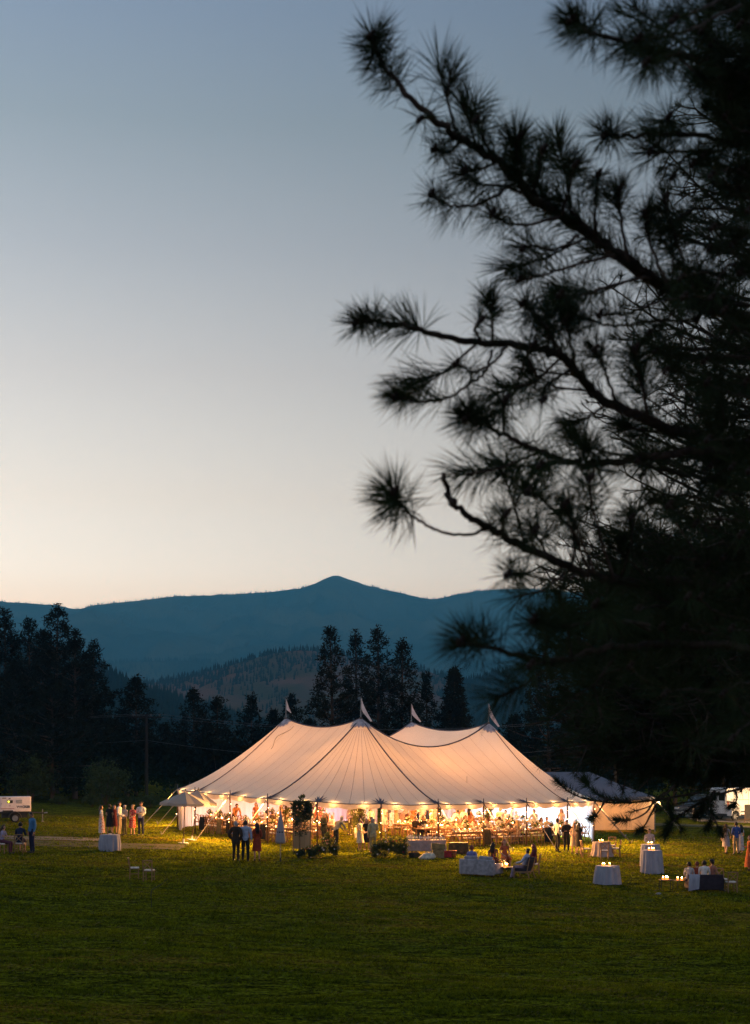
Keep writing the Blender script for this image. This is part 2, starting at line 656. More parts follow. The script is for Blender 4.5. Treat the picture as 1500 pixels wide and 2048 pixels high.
def forest(name, surf, n, hmin, hmax, m, seed, mask=None, amin=0.1, amax=1.0, ridge_share=0.2):
    """Thousands of small conifers on a far slope, joined into one object."""
    X, a, XX, YY, ZZ = surf
    g = np.random.default_rng(seed)
    nx, na = len(X), len(a)
    ix = g.random(n) * (nx - 1.001)
    top = np.searchsorted(a, amax)
    ia0 = np.searchsorted(a, amin)
    ia = ia0 + g.random(n) * (top - ia0 - 0.001)
    nrid = int(n * ridge_share)
    ia[:nrid] = top - 0.6 + g.random(nrid) * 1.2
    i0, j0 = ia.astype(int), ix.astype(int)
    fi, fj = ia - i0, ix - j0

    def smp(Q):
        return (Q[i0, j0] * (1 - fj) + Q[i0, j0 + 1] * fj) * (1 - fi) + (Q[i0 + 1, j0] * (1 - fj) + Q[i0 + 1, j0 + 1] * fj) * fi
    x, y, z = smp(XX), smp(YY), smp(ZZ)
    if mask is not None:
        k = mask(x, y, z, g)
        x, y, z = x[k], y[k], z[k]
    n = len(x)
    h = hmin + (hmax - hmin) * g.random(n) ** 1.5
    r = h * (0.16 + 0.10 * g.random(n))
    rot = g.random(n) * PI
    vs_, fs_ = [], []
    per = 10
    base = np.arange(n) * per
    V = np.zeros((n, per, 3))
    for tier, (z0, z1, rr) in enumerate(((0.0, 0.62, 1.0), (0.38, 1.0, 0.66))):
        for k in range(4):
            aa = rot + k * PI / 2 + tier * 0.7
            V[:, tier * 5 + k] = np.stack([x + np.cos(aa) * r * rr, y + np.sin(aa) * r * rr, z + h * z0 - (0.06 * h if tier == 0 else 0)], 1)
        V[:, tier * 5 + 4] = np.stack([x, y, z + h * z1], 1)
    for tier in range(2):
        for k in range(4):
            fs_.append(np.stack([base + tier * 5 + k, base + tier * 5 + (k + 1) % 4, base + tier * 5 + 4], 1))
    o = link(name, np_mesh(name, V.reshape(-1, 3), np.concatenate(fs_), m), kind='stuff')
    return o


M_FOREST = mat('far_forest_ground', (0.060, 0.066, 0.030), 1.0, color2=(0.018, 0.026, 0.012), scale=0.004, spec=0.0, detail=10, bump=0.0)
M_HILL = mat('hill_dry_grass', (0.15, 0.085, 0.050), 1.0, color2=(0.07, 0.065, 0.028), scale=0.012, spec=0.0, detail=10)
M_CONIFER_FAR = mat('far_conifers', (0.026, 0.036, 0.018), 1.0, color2=(0.016, 0.024, 0.011), scale=0.05, spec=0.0)

s_far = ridge('mountain', [(-400, 1185), (-200, 1195), (0, 1203), (60, 1207), (110, 1210), (155, 1219), (185, 1210), (250, 1205), (345, 1193), (450, 1189), (540, 1184), (600, 1177), (632, 1167), (652, 1156), (672, 1149), (692, 1156), (720, 1167), (770, 1180), (830, 1192), (870, 1200), (900, 1192), (950, 1183), (1000, 1178), (1060, 1177), (1120, 1182), (1200, 1190), (1500, 1200), (1900, 1215)], 6000, 3300, M_FOREST, 150, 2, nx=420, ny=60)
forest('mountain_forest', s_far, 17000, 6, 12, M_CONIFER_FAR, 4, amin=0.25, ridge_share=0.09, mask=lambda x, y, z, g: ~((np.abs(x + 160) < 110) & (z > 640)))
s_mid = ridge('foothill', [(-400, 1330), (0, 1338), (100, 1338), (210, 1326), (300, 1321), (420, 1322), (520, 1334), (640, 1352), (760, 1362), (900, 1345), (1050, 1310), (1300, 1290), (1900, 1300)], 3900, 2900, M_FOREST, 30, 5, nx=200, ny=24)
forest('foothill_forest', s_mid, 9000, 8, 14, M_CONIFER_FAR, 6)
s_hill = ridge('hill', [(-400, 1520), (100, 1450), (200, 1410), (290, 1368), (380, 1353), (460, 1331), (540, 1307), (590, 1300), (650, 1303), (720, 1318), (800, 1331), (860, 1343), (930, 1372), (1100, 1400), (1900, 1430)], 1700, 1000, M_HILL, 19, 8, nx=260, ny=44)
forest('hillside_forest', s_hill, 13000, 4.2, 9, M_CONIFER_FAR, 9, ridge_share=0.12,
       mask=lambda x, y, z, g: (g.random(len(x)) < np.clip(6.5 * (0.51 - fbm(x / 122 + 2, y / 204, 31, 4)) + 0.10 + np.clip((z - 77) / 27, 0, 1), 0.05, 1)))
s_right = ridge('wooded_hill', [(600, 1480), (760, 1440), (850, 1405), (930, 1366), (1000, 1346), (1080, 1335), (1300, 1320), (1900, 1320)], 1450, 950, M_FOREST, 10, 12, nx=120, ny=24)
forest('wooded_hill_forest', s_right, 9000, 5, 9.5, M_CONIFER_FAR, 13, ridge_share=0.1)
s_left = ridge('near_ridge', [(-500, 1270), (-100, 1290), (120, 1308), (190, 1332), (240, 1372), (300, 1395), (380, 1412), (460, 1440), (560, 1470), (700, 1492)], 1000, 560, M_FOREST, 8, 15, nx=120, ny=24)
forest('near_ridge_forest', s_left, 7000, 7, 12, M_CONIFER_FAR, 17, ridge_share=0.1)

# ------------------------------------------------------------------ air
hz = bpy.data.materials.new('haze')
hz.use_nodes = True
hn = hz.node_tree
hn.nodes.clear()
ho = hn.nodes.new('ShaderNodeOutputMaterial')
hv = hn.nodes.new('ShaderNodeVolumePrincipled')
hv.inputs['Density'].default_value = 2.1e-4
hv.inputs['Density Attribute'].default_value = ''
hv.inputs['Color'].default_value = (0.11, 0.52, 0.88, 1)
hv.inputs['Absorption Color'].default_value = (1, 1, 1, 1)
hv.inputs['Anisotropy'].default_value = 0.0
hn.links.new(hv.outputs[0], ho.inputs['Volume'])
hz.cycles.homogeneous_volume = True
HTOP = 715.0
tag(MB().box((0, 3600, (HTOP - 8) / 2), (6900, 7900, HTOP + 8)).build('haze', hz), kind='stuff')


# ------------------------------------------------------------------ background trees
M_BARK = mat('bark', (0.085, 0.055, 0.038), 0.95, color2=(0.03, 0.022, 0.017), scale=5, bump=0.8, bscale=14, stretch=(1, 1, 0.25))
M_NEEDLE_FAR = mat('conifer_foliage', (0.015, 0.018, 0.008), 0.95, color2=(0.005, 0.007, 0.003), scale=1.3, spec=0.15, trans=0.15)
M_FIR = mat('fir_foliage', (0.010, 0.014, 0.008), 0.95, color2=(0.004, 0.006, 0.004), scale=1.3, spec=0.15, trans=0.1)
M_BUSH = mat('bush_foliage', (0.055, 0.080, 0.024), 0.7, color2=(0.022, 0.038, 0.011), scale=2.0, spec=0.2, trans=0.25)


def spray(c, g, rad, n, L, W):
    """n leaf-sized triangles scattered around each centre in c."""
    k = len(c)
    cc = np.repeat(c, n, axis=0) + np.clip(g.normal(0, 0.55, (k * n, 3)), -1.2, 1.2) * rad
    d = g.normal(0, 1, (k * n, 3))
    d[:, 2] = d[:, 2] * 0.8 + 0.25
    d /= np.linalg.norm(d, axis=1)[:, None]
    e = np.cross(d, g.normal(0, 1, (k * n, 3)))
    e /= np.linalg.norm(e, axis=1)[:, None] + 1e-9
    ll = L * (0.6 + 0.8 * g.random(k * n))[:, None]
    ww = W * (0.6 + 0.8 * g.random(k * n))[:, None]
    return np.stack([cc - e * ww / 2, cc + e * ww / 2, cc + d * ll], 1).reshape(-1, 3)


def conifer(seed, h, w, form='pine'):
    g = np.random.default_rng(seed)
    tr = MB()
    bend = g.normal(0, 0.012, 2)
    tp = [(bend[0] * z * z / h, bend[1] * z * z / h, z) for z in np.linspace(-0.4, h * 0.985, 7)]
    r0 = h * 0.014 + 0.06
    tr.tube(tp, list(np.linspace(r0, 0.025, 7)), 7)
    cent = []
    z = h * (0.14 if form == 'pine' else 0.05)
    side = g.random(5) * 2 * PI
    while z < h * 0.975:
        t = z / h
        nb = 5 if form == 'pine' else 7
        a0 = g.random() * 2 * PI
        for k in range(nb):
            if form == 'pine' and g.random() < 0.22:
                continue
            a = a0 + 2 * PI * k / nb + g.normal(0, 0.25)
            if form == 'pine':
                prof = min(1.0, (1 - t) * 1.32 + 0.02) * (0.62 + 0.38 * math.sin(min(1, t * 3.2) * PI / 2))
                L = w / 2 * prof * (0.55 + 0.6 * g.random()) * (1 + 0.25 * math.sin(3 * a + side[0] + 7 * t))
                el = -0.12 + 0.75 * t + g.normal(0, 0.12)
            else:
                L = w / 2 * ((1 - t) ** 0.9 + 0.02) * (0.8 + 0.3 * g.random())
                el = -0.22 + 0.35 * t + g.normal(0, 0.06)
            L = max(L, 0.18)
            b0 = np.array([bend[0] * z * z / h, bend[1] * z * z / h, z])
            d = np.array([math.cos(a) * math.cos(el), math.sin(a) * math.cos(el), math.sin(el)])
            tip = b0 + d * L + np.array([0, 0, 0.10 * L if form == 'pine' else -0.05 * L])
            if L > 0.7:
                tr.tube([b0, b0 + d * L * 0.55, tip], [0.022 + 0.012 * L, 0.015 + 0.006 * L, 0.01], 3, cap=False)
            step = 0.42 if form == 'pine' else 0.36
            nn = max(1, int(L / step * (0.75 if form == 'pine' else 1.0)))
            for q in range(nn):
                f = 1 - q / max(nn, 1) * (0.72 if form == 'pine' else 0.9)
                p = b0 + (tip - b0) * f
                p = p + g.normal(0, 0.10 + 0.08 * L * (1 - abs(f - 0.6)), 3) * np.array([1, 1, 0.45])
                cent.append(p)
        z += (0.36 + 0.22 * g.random()) * (1.0 if form == 'pine' else 0.8) * max(0.6, h / 17)
    cent.append(np.array([bend[0] * h, bend[1] * h, h - 0.15]))
    cent = np.array(cent)
    n = 26 if form == 'pine' else 24
    v = spray(cent, g, 0.31 if form == 'pine' else 0.25, n, 0.31, 0.12)
    crown = np_mesh('crown', v, np.arange(len(v)).reshape(-1, 3), M_NEEDLE_FAR if form == 'pine' else M_FIR)
    return tr.mesh('trunk', M_BARK), crown


PROTO = {}


def tree(name, label, cat, px, Y, ytop, width_px, form, seed, group, dx=0.0):
    X = (px - 750) / F * Y
    g0 = float(gz(X, Y))
    h = HC + (YH - ytop) / F * Y - g0
    w = 1.32 * width_px / F * Y
    root = thing(name, label, cat, (X, Y, g0), seed * 1.7, group)
    tm, cm = conifer(seed, h, w, form)
    link('trunk', tm, root)
    link('crown', cm, root)
    return root


TG = 'conifers standing behind the lawn'
TREES = [
    # px, Y, top row, width px, form, label
    (14, 124, 1216, 105, 'pine', 'tall dark pine cut by the left picture edge behind the generator'),
    (62, 132, 1236, 90, 'pine', 'tall pine second from the left picture edge, its top just under the big double one'),
    (112, 126, 1208, 150, 'pine', 'tallest broad dark pine of the left clump with a bushy top'),
    (150, 118, 1262, 100, 'pine', 'dark pine filling the right shoulder of the left clump'),
    (184, 124, 1283, 88, 'pine', 'narrow pine at the right end of the tall left clump'),
    (30, 116, 1330, 130, 'pine', 'lower broad pine in front of the tall left clump above the generator'),
    (105, 114, 1360, 120, 'pine', 'lower dark pine in front of the tallest left pine'),
    (272, 126, 1353, 104, 'pine', 'lone dark pine beside the power pole'),
    (228, 134, 1440, 92, 'pine', 'short dark pine between the left clump and the power pole pine'),
    (330, 140, 1450, 86, 'pine', 'short dark pine right of the power pole'),
    (388, 128, 1382, 98, 'pine', 'left and taller of two joined pines above the white umbrellas'),
    (436, 130, 1394, 84, 'pine', 'right and lower of two joined pines above the white umbrellas'),
    (504, 138, 1393, 78, 'pine', 'dark pine left of the leftmost tent flag'),
    (545, 146, 1422, 60, 'pine', 'small pine just left of the leftmost tent flag'),
    (582, 142, 1391, 70, 'pine', 'pine directly behind the leftmost tent flag'),
    (666, 128, 1257, 112, 'pine', 'leftmost of the tall pines rising between the two left tent flags'),
    (714, 134, 1259, 92, 'pine', 'slender tall pine behind the second tent flag'),
    (758, 129, 1253, 118, 'pine', 'tallest pine right of the second tent flag'),
    (804, 131, 1279, 96, 'pine', 'rightmost of the four tall pines behind the tent'),
    (854, 140, 1345, 56, 'pine', 'thin sparse pine between the tall pines and the cone shaped fir'),
    (908, 124, 1334, 104, 'fir', 'dense cone shaped fir behind the third and fourth tent flags'),
    (1028, 140, 1428, 60, 'fir', 'small dark fir right of the rightmost tent flag'),
    (1098, 128, 1318, 150, 'pine', 'broad dark pine behind the white frame tent'),
    (1180, 134, 1395, 120, 'pine', 'dark pine partly hidden by the near pine above the frame tent'),
    (1262, 130, 1330, 130, 'pine', 'dark pine behind the near pine left of the vehicles'),
    (1350, 136, 1345, 130, 'pine', 'dark pine behind the near pine above the parked car'),
    (1446, 132, 1320, 140, 'pine', 'dark pine behind the near pine above the van'),
    (620, 150, 1440, 90, 'pine', 'low dark pine filling the gap left of the tall pines behind the tent'),
    (985, 150, 1480, 90, 'pine', 'low dark pine behind the rightmost tent mast'),
    (86, 138, 1262, 120, 'pine', 'dark pine closing the gap inside the left clump'),
    (-80, 130, 1240, 130, 'pine', 'dark pine standing beyond the left picture edge'),
    (1560, 134, 1335, 130, 'pine', 'dark pine standing just beyond the right picture edge'),
    (1680, 138, 1350, 130, 'pine', 'dark pine farther beyond the right picture edge'),
]
for i, (px, Y, yt, w, form, lab) in enumerate(TREES):
    tree('pine_tree' if form == 'pine' else 'fir_tree', lab, 'tree', px, Y, yt, w * (1.4 if px < 200 else 1.12 if form == 'pine' else 1.0), form, 40 + i, TG)


# lower dark growth that closes the gaps below the pines
def bush_mesh(seed, w, h, leaf=0.16, n=1500, m=None, base=0.25, clumps=46):
    g = np.random.default_rng(seed)
    d = g.normal(0, 1, (clumps, 3))
    d /= np.linalg.norm(d, axis=1)[:, None]
    r = g.random(clumps) ** 0.45
    c = d * r[:, None] * np.array([w / 2, w / 2, h / 2 * (1 - base / 2)]) * 0.92
    c[:, 2] += h * (0.5 + base / 4)
    c[:, 2] = np.maximum(c[:, 2], leaf)
    v = spray(c, g, 0.17 * min(w, h), max(3, n // clumps), leaf, leaf * 0.6)
    v[:, 2] = np.maximum(v[:, 2], 0.01)
    return np_mesh('crown', v, np.arange(len(v)).reshape(-1, 3), m or M_BUSH)


def bush(name, label, cat, x, y, w, h, seed, group=None, leaf=0.16, n=1500, m=None, stems=5, base=0.25, lift=0.0):
    z = float(gz(x, y))
    root = thing(name, label, cat, (x, y, z), 0, group)
    g = random.Random(seed)
    mb = MB()
    for k in range(stems):
        a = g.uniform(0, 2 * PI)
        rr = g.uniform(0.1, 0.32) * w
        mb.tube([(0.06 * math.cos(a), 0.06 * math.sin(a), -0.05), (rr * .5 * math.cos(a), rr * .5 * math.sin(a), h * .4), (rr * math.cos(a), rr * math.sin(a), h * .78)], [0.02 + 0.012 * h, 0.015 + 0.006 * h, 0.01], 5)
    mb.build('trunk', M_BARK, root)
    link('crown', bush_mesh(seed, w, h, leaf, n, m, base, max(30, n // 34)), root)
    return root


def bush_px(name, label, px, Y, ytop, wpx, seed, n=2200, m=None, leaf=0.18, base=0.25, cat='bush'):
    X = (px - 750) / F * Y
    g0 = float(gz(X, Y))
    h = HC + (YH - ytop) / F * Y - g0
    return bush(name, label, cat, X, Y, wpx / F * Y, h, seed, 'bushes along the far edge of the lawn', leaf, n, m, base=base)


bush_px('round_bush', 'tall round bush under the left pines behind the generator', 62, 112, 1512, 104, 1, 3600)
bush_px('round_bush', 'rounded light green bush left of the power pole', 210, 111, 1524, 98, 2, 3600)
bush_px('low_shrub', 'low flowering shrub behind the group of six guests', 184, 108, 1590, 46, 3, 1600, leaf=0.12)
bush_px('low_shrub', 'low dark shrub between the generator and the flowering shrub', 118, 110, 1594, 44, 4, 1300)
bush_px('low_shrub', 'wide low shrub behind the opening of the lawn left of the umbrellas', 300, 109, 1590, 62, 5, 1600)
bush_px('low_shrub', 'low dark shrub right behind the person with crossed arms', 254, 110, 1594, 36, 6, 1100)
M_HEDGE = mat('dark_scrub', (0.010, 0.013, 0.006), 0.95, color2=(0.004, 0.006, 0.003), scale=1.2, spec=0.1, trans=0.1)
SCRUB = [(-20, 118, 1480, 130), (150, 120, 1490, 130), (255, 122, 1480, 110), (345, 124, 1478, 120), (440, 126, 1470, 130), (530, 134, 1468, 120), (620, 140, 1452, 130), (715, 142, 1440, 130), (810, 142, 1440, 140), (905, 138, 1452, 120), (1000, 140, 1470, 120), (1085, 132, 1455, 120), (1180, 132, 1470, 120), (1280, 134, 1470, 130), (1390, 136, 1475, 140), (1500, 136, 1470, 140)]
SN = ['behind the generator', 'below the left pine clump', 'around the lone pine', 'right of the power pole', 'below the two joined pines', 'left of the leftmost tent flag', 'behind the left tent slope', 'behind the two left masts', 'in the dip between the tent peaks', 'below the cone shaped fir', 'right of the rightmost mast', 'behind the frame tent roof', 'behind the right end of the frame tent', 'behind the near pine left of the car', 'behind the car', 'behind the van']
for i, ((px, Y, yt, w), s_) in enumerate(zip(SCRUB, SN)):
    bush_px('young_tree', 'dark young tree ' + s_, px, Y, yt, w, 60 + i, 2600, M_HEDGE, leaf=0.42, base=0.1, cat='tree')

# power poles and lines
M_POLE = mat('weathered_pole', (0.022, 0.017, 0.014), 0.9, scale=8, stretch=(1, 1, 0.2))
M_WIRE = mat('wire', (0.16, 0.17, 0.19), 0.5, metal=0.5)
M_INS = mat('insulator', (0.10, 0.10, 0.10), 0.3)


def power_pole(px, Y, ytop, label):
    X = (px - 750) / F * Y
    g0 = float(gz(X, Y))
    h = HC + (YH - ytop) / F * Y - g0
    root = thing('power_pole', label, 'power pole', (X, Y, g0), 0, 'power poles behind the trees')
    MB().tube([(0, 0, -0.3), (0, 0, h)], [0.16, 0.11], 8).build('post', M_POLE, root)
    MB().box((0, 0, h - 0.25), (2.4, 0.1, 0.12)).build('crossarm', M_POLE, root)
    for dx in (-1.05, 0.35, 1.05):
        MB().lathe([(0.03, 0), (0.07, 0.05), (0.05, 0.1), (0.07, 0.15), (0.02, 0.2)], 8, (dx, 0, h - 0.19)).build('insulator', M_INS, root)
    return [Vector((X + dx, Y, g0 + h + 0.0)) for dx in (-1.05, 0.35, 1.05)] + [Vector((X, Y, g0 + h - 2.1))]


pa = power_pole(293, 117, 1428, 'wooden power pole between the lone pine and the umbrellas')
pb = power_pole(-420, 117, 1426, 'wooden power pole beyond the left picture edge')
pc = power_pole(1230, 121, 1432, 'wooden power pole hidden behind the near pine')


def wire(a, b, sag, label):
    pts = []
    for k in range(25):
        t = k / 24
        p = a.lerp(b, t)
        p.z -= sag * 4 * t * (1 - t)
        pts.append(p)
    return tag(MB().tube(pts, 0.009, 4).build('power_line', M_WIRE), label, 'power line', 'power lines')


for k, s_ in ((0, 'upper rear'), (2, 'upper front'), (3, 'lower')):
    wire(pa[k], pb[k], 0.5, s_ + ' power line left of the power pole')
    wire(pa[k], pc[k], 1.2 if k < 3 else 1.5, s_ + ' power line passing behind the tent masts')
# ================================================================== the sailcloth tent
def fabric(name, color, trans, rough=0.75, weave=True):
    m = bpy.data.materials.new(name)
    m.use_nodes = True
    nt = m.node_tree
    b = nt.nodes['Principled BSDF']
    out = nt.nodes['Material Output']
    tc = nt.nodes.new('ShaderNodeTexCoord')
    nz = nt.nodes.new('ShaderNodeTexNoise')
    nz.inputs['Scale'].default_value = 0.8
    nz.inputs['Detail'].default_value = 6
    nt.links.new(tc.outputs['Object'], nz.inputs[0])
    cr = nt.nodes.new('ShaderNodeValToRGB')
    set_ramp(cr, [(0.3, tuple(c * 0.93 for c in color)), (0.7, color)])
    nt.links.new(nz.outputs['Fac'], cr.inputs[0])
    nt.links.new(cr.outputs[0], b.inputs['Base Color'])
    b.inputs['Roughness'].default_value = rough
    b.inputs['Specular IOR Level'].default_value = 0.15
    n2 = nt.nodes.new('ShaderNodeTexNoise')
    n2.inputs['Scale'].default_value = 1.7
    n2.inputs['Detail'].default_value = 3
    nt.links.new(tc.outputs['Object'], n2.inputs[0])
    bp = nt.nodes.new('ShaderNodeBump')
    bp.inputs['Strength'].default_value = 0.25
    bp.inputs['Distance'].default_value = 0.05
    nt.links.new(n2.outputs['Fac'], bp.inputs['Height'])
    nt.links.new(bp.outputs[0], b.inputs['Normal'])
    tl = nt.nodes.new('ShaderNodeBsdfTranslucent')
    nt.links.new(cr.outputs[0], tl.inputs['Color'])
    mx = nt.nodes.new('ShaderNodeMixShader')
    mx.inputs[0].default_value = trans
    nt.links.new(b.outputs[0], mx.inputs[1])
    nt.links.new(tl.outputs[0], mx.inputs[2])
    nt.links.new(mx.outputs[0], out.inputs['Surface'])
    MATS[name] = m
    return m


M_SAIL = fabric('sailcloth', (0.78, 0.73, 0.60), 0.185)
M_WALL = fabric('tent_wall_cloth', (0.56, 0.54, 0.53), 0.35)
M_VAL = fabric('valance_cloth', (0.70, 0.60, 0.48), 0.22)
M_SEAM = mat('seam_tape', (0.40, 0.32, 0.28), 0.8, scale=12)
M_ROPE = mat('ridge_webbing', (0.11, 0.10, 0.12), 0.8, scale=10)
M_PATCH = mat('reinforcement_patch', (0.10, 0.11, 0.15), 0.8, scale=10)
M_CAP = mat('peak_cap_cloth', (0.42, 0.42, 0.46), 0.75, scale=5, trans=0.12)
M_FLAG = mat('flag_cloth', (0.78, 0.70, 0.70), 0.8, var=0.06, scale=5, trans=0.35)
M_MAST = mat('varnished_wood', (0.16, 0.075, 0.032), 0.45, color2=(0.09, 0.04, 0.018), scale=9, stretch=(1, 1, 0.12))
M_STRAP = mat('webbing_strap', (0.42, 0.36, 0.28), 0.8, scale=20)
M_STEEL = mat('stake_steel', (0.25, 0.25, 0.26), 0.4, metal=0.8)

TH = R(39.9)
VH = Vector((math.cos(TH), math.sin(TH), 0))         # along the long side
UH = Vector((-math.sin(TH), math.cos(TH), 0))        # along the short side
LA, LB, RAD = 7.15, 10.1, 6.5
P2 = Vector((-0.80, 83.0, 0))
P1 = P2 + UH * LA
P4 = P2 + VH * LB
P3 = P1 + VH * LB
ZP = {1: HC + 1.60, 2: HC + 1.50, 3: HC + 1.46, 4: HC + 1.33}
SAG_A, SAG_B = 0.52, 1.55
T0 = Vector((P2.x, P2.y, float(gz(P2.x, P2.y))))
tent = thing('sail_tent', 'large glowing white sailcloth tent with four flagged peaks', 'tent', T0)


def lerp(a, b, t):
    return a + (b - a) * t


STN = []      # stations round the edge: (foot of the slope on the ridge, outward direction, ridge height)


def fan(pk, zp, d0, d1, n):
    for i in range(n):
        t = i / n * PI / 2
        STN.append((pk, (d0 * math.cos(t) + d1 * math.sin(t)), zp))


def side(pa, za, pb, zb, d, n, sag):
    for i in range(n):
        t = i / n
        STN.append((pa.lerp(pb, t), d, lerp(za, zb, t) - sag * 4 * t * (1 - t)))


fan(P2, ZP[2], -VH, -UH, 12)
side(P2, ZP[2], P4, ZP[4], -UH, 12, SAG_B)
fan(P4, ZP[4], -UH, VH, 12)
side(P4, ZP[4], P3, ZP[3], VH, 8, SAG_A)
fan(P3, ZP[3], VH, UH, 12)
side(P3, ZP[3], P1, ZP[1], UH, 12, SAG_B)
fan(P1, ZP[1], UH, -VH, 12)
side(P1, ZP[1], P2, ZP[2], -VH, 8, SAG_A)
NS = len(STN)
EAVE = 2.45
NQ = 16


def cpt(k, q):
    """A point of the canopy: station k (may be fractional), q = 0 at the ridge, 1 at the eave."""
    k0 = int(math.floor(k))
    f = k - k0

    def one(i):
        p, d, z = STN[i % NS]
        ph = (i % 4) / 4.0
        s = math.sin(PI * ph)
        r = RAD * (1 - 0.020 * s)
        e = p + d * RAD
        ze = float(gz(e.x, e.y)) + EAVE - 0.07 * s
        c = 0.72 * (1 - q) ** 1.5 + 0.28 * (1 - q)
        w = p + d * (r * q)
        return Vector((w.x, w.y, ze + (z - ze) * c))
    a = one(k0)
    return a if f < 1e-6 else a.lerp(one(k0 + 1), f)


def loc(p):
    return Vector(p) - T0


canopy = thing('canopy', None, None)
canopy.parent = tent
for k in range(NS):
    q0 = 0.0
    vs_, fs_ = [], []
    nc = 3
    for i in range(NQ + 1):
        q = (i / NQ) ** 1.0
        for j in range(nc):
            vs_.append(loc(cpt(k + j / (nc - 1), q)))
    for i in range(NQ):
        for j in range(nc - 1):
            a = i * nc + j
            fs_.append((a, a + nc, a + nc + 1, a + 1))
    MB().add(vs_, fs_).build('canopy_panel', M_SAIL, canopy, smooth=True)
# the field between the four ridges
NA, NBB = 8, 12
for j in range(NBB):
    vs_, fs_ = [], []
    for jj in (j, j + 0.5, j + 1):
        w = jj / NBB
        for i in range(NA + 1):
            t = i / NA
            z = lerp(lerp(ZP[2], ZP[1], t), lerp(ZP[4], ZP[3], t), w) - SAG_A * 4 * t * (1 - t) - SAG_B * 4 * w * (1 - w)
            p = P2 + UH * (LA * t) + VH * (LB * w)
            vs_.append(loc((p.x, p.y, z)))
    n = NA + 1
    for r_ in range(2):
        for i in range(NA):
            fs_.append((r_ * n + i, r_ * n + i + 1, (r_ + 1) * n + i + 1, (r_ + 1) * n + i))
    MB().add(vs_, fs_).build('canopy_panel', M_SAIL, canopy, smooth=True)

# seams: webbing on the hips, tape between the panels
HIPS = {0, 12, 24, 36, 44, 56, 68, 80}


def along(k, q0, q1, n, lift):
    pts = []
    for i in range(n + 1):
        q = lerp(q0, q1, i / n)
        p = cpt(k, q)
        t = cpt(k, min(1, q + 0.02)) - cpt(k, max(0, q - 0.02))
        sd = STN[k % NS][1].cross(Vector((0, 0, 1)))
        nrm = sd.cross(t).normalized()
        if nrm.z < 0:
            nrm = -nrm
        pts.append((p + nrm * lift, sd.normalized()))
    return pts


for k in range(NS):
    if k in HIPS:
        MB().tube([loc(p) for p, s in along(k, 0.05, 1.0, 20, 0.03)], 0.036 if k in (12, 36, 0) else 0.022, 6).build('hip_webbing', M_ROPE, tent, smooth=True)
    else:
        fanlike = STN[k][0] == STN[(k - 1) % NS][0] or STN[k][0] == STN[(k + 1) % NS][0]
        pts = along(k, 0.10 if fanlike else 0.0, 0.985, 16, 0.012)
        hw = 0.009
        vs_, fs_ = [], []
        for p, s in pts:
            vs_ += [loc(p - s * hw), loc(p + s * hw)]
        for i in range(len(pts) - 1):
            fs_.append((2 * i, 2 * i + 1, 2 * i + 3, 2 * i + 2))
        MB().add(vs_, fs_).build('seam', M_SEAM, canopy)


def ridge_rope(pa, za, pb, zb, sag, r):
    pts = []
    for i in range(25):
        t = i / 24
        p = pa.lerp(pb, t)
        pts.append(loc((p.x, p.y, lerp(za, zb, t) - sag * 4 * t * (1 - t) + 0.025)))
    MB().tube(pts, r, 6).build('ridge_webbing', M_ROPE, tent, smooth=True)


ridge_rope(P1, ZP[1], P2, ZP[2], SAG_A, 0.04)
ridge_rope(P3, ZP[3], P4, ZP[4], SAG_A, 0.04)
ridge_rope(P2, ZP[2], P4, ZP[4], SAG_B, 0.045)
ridge_rope(P1, ZP[1], P3, ZP[3], SAG_B, 0.045)

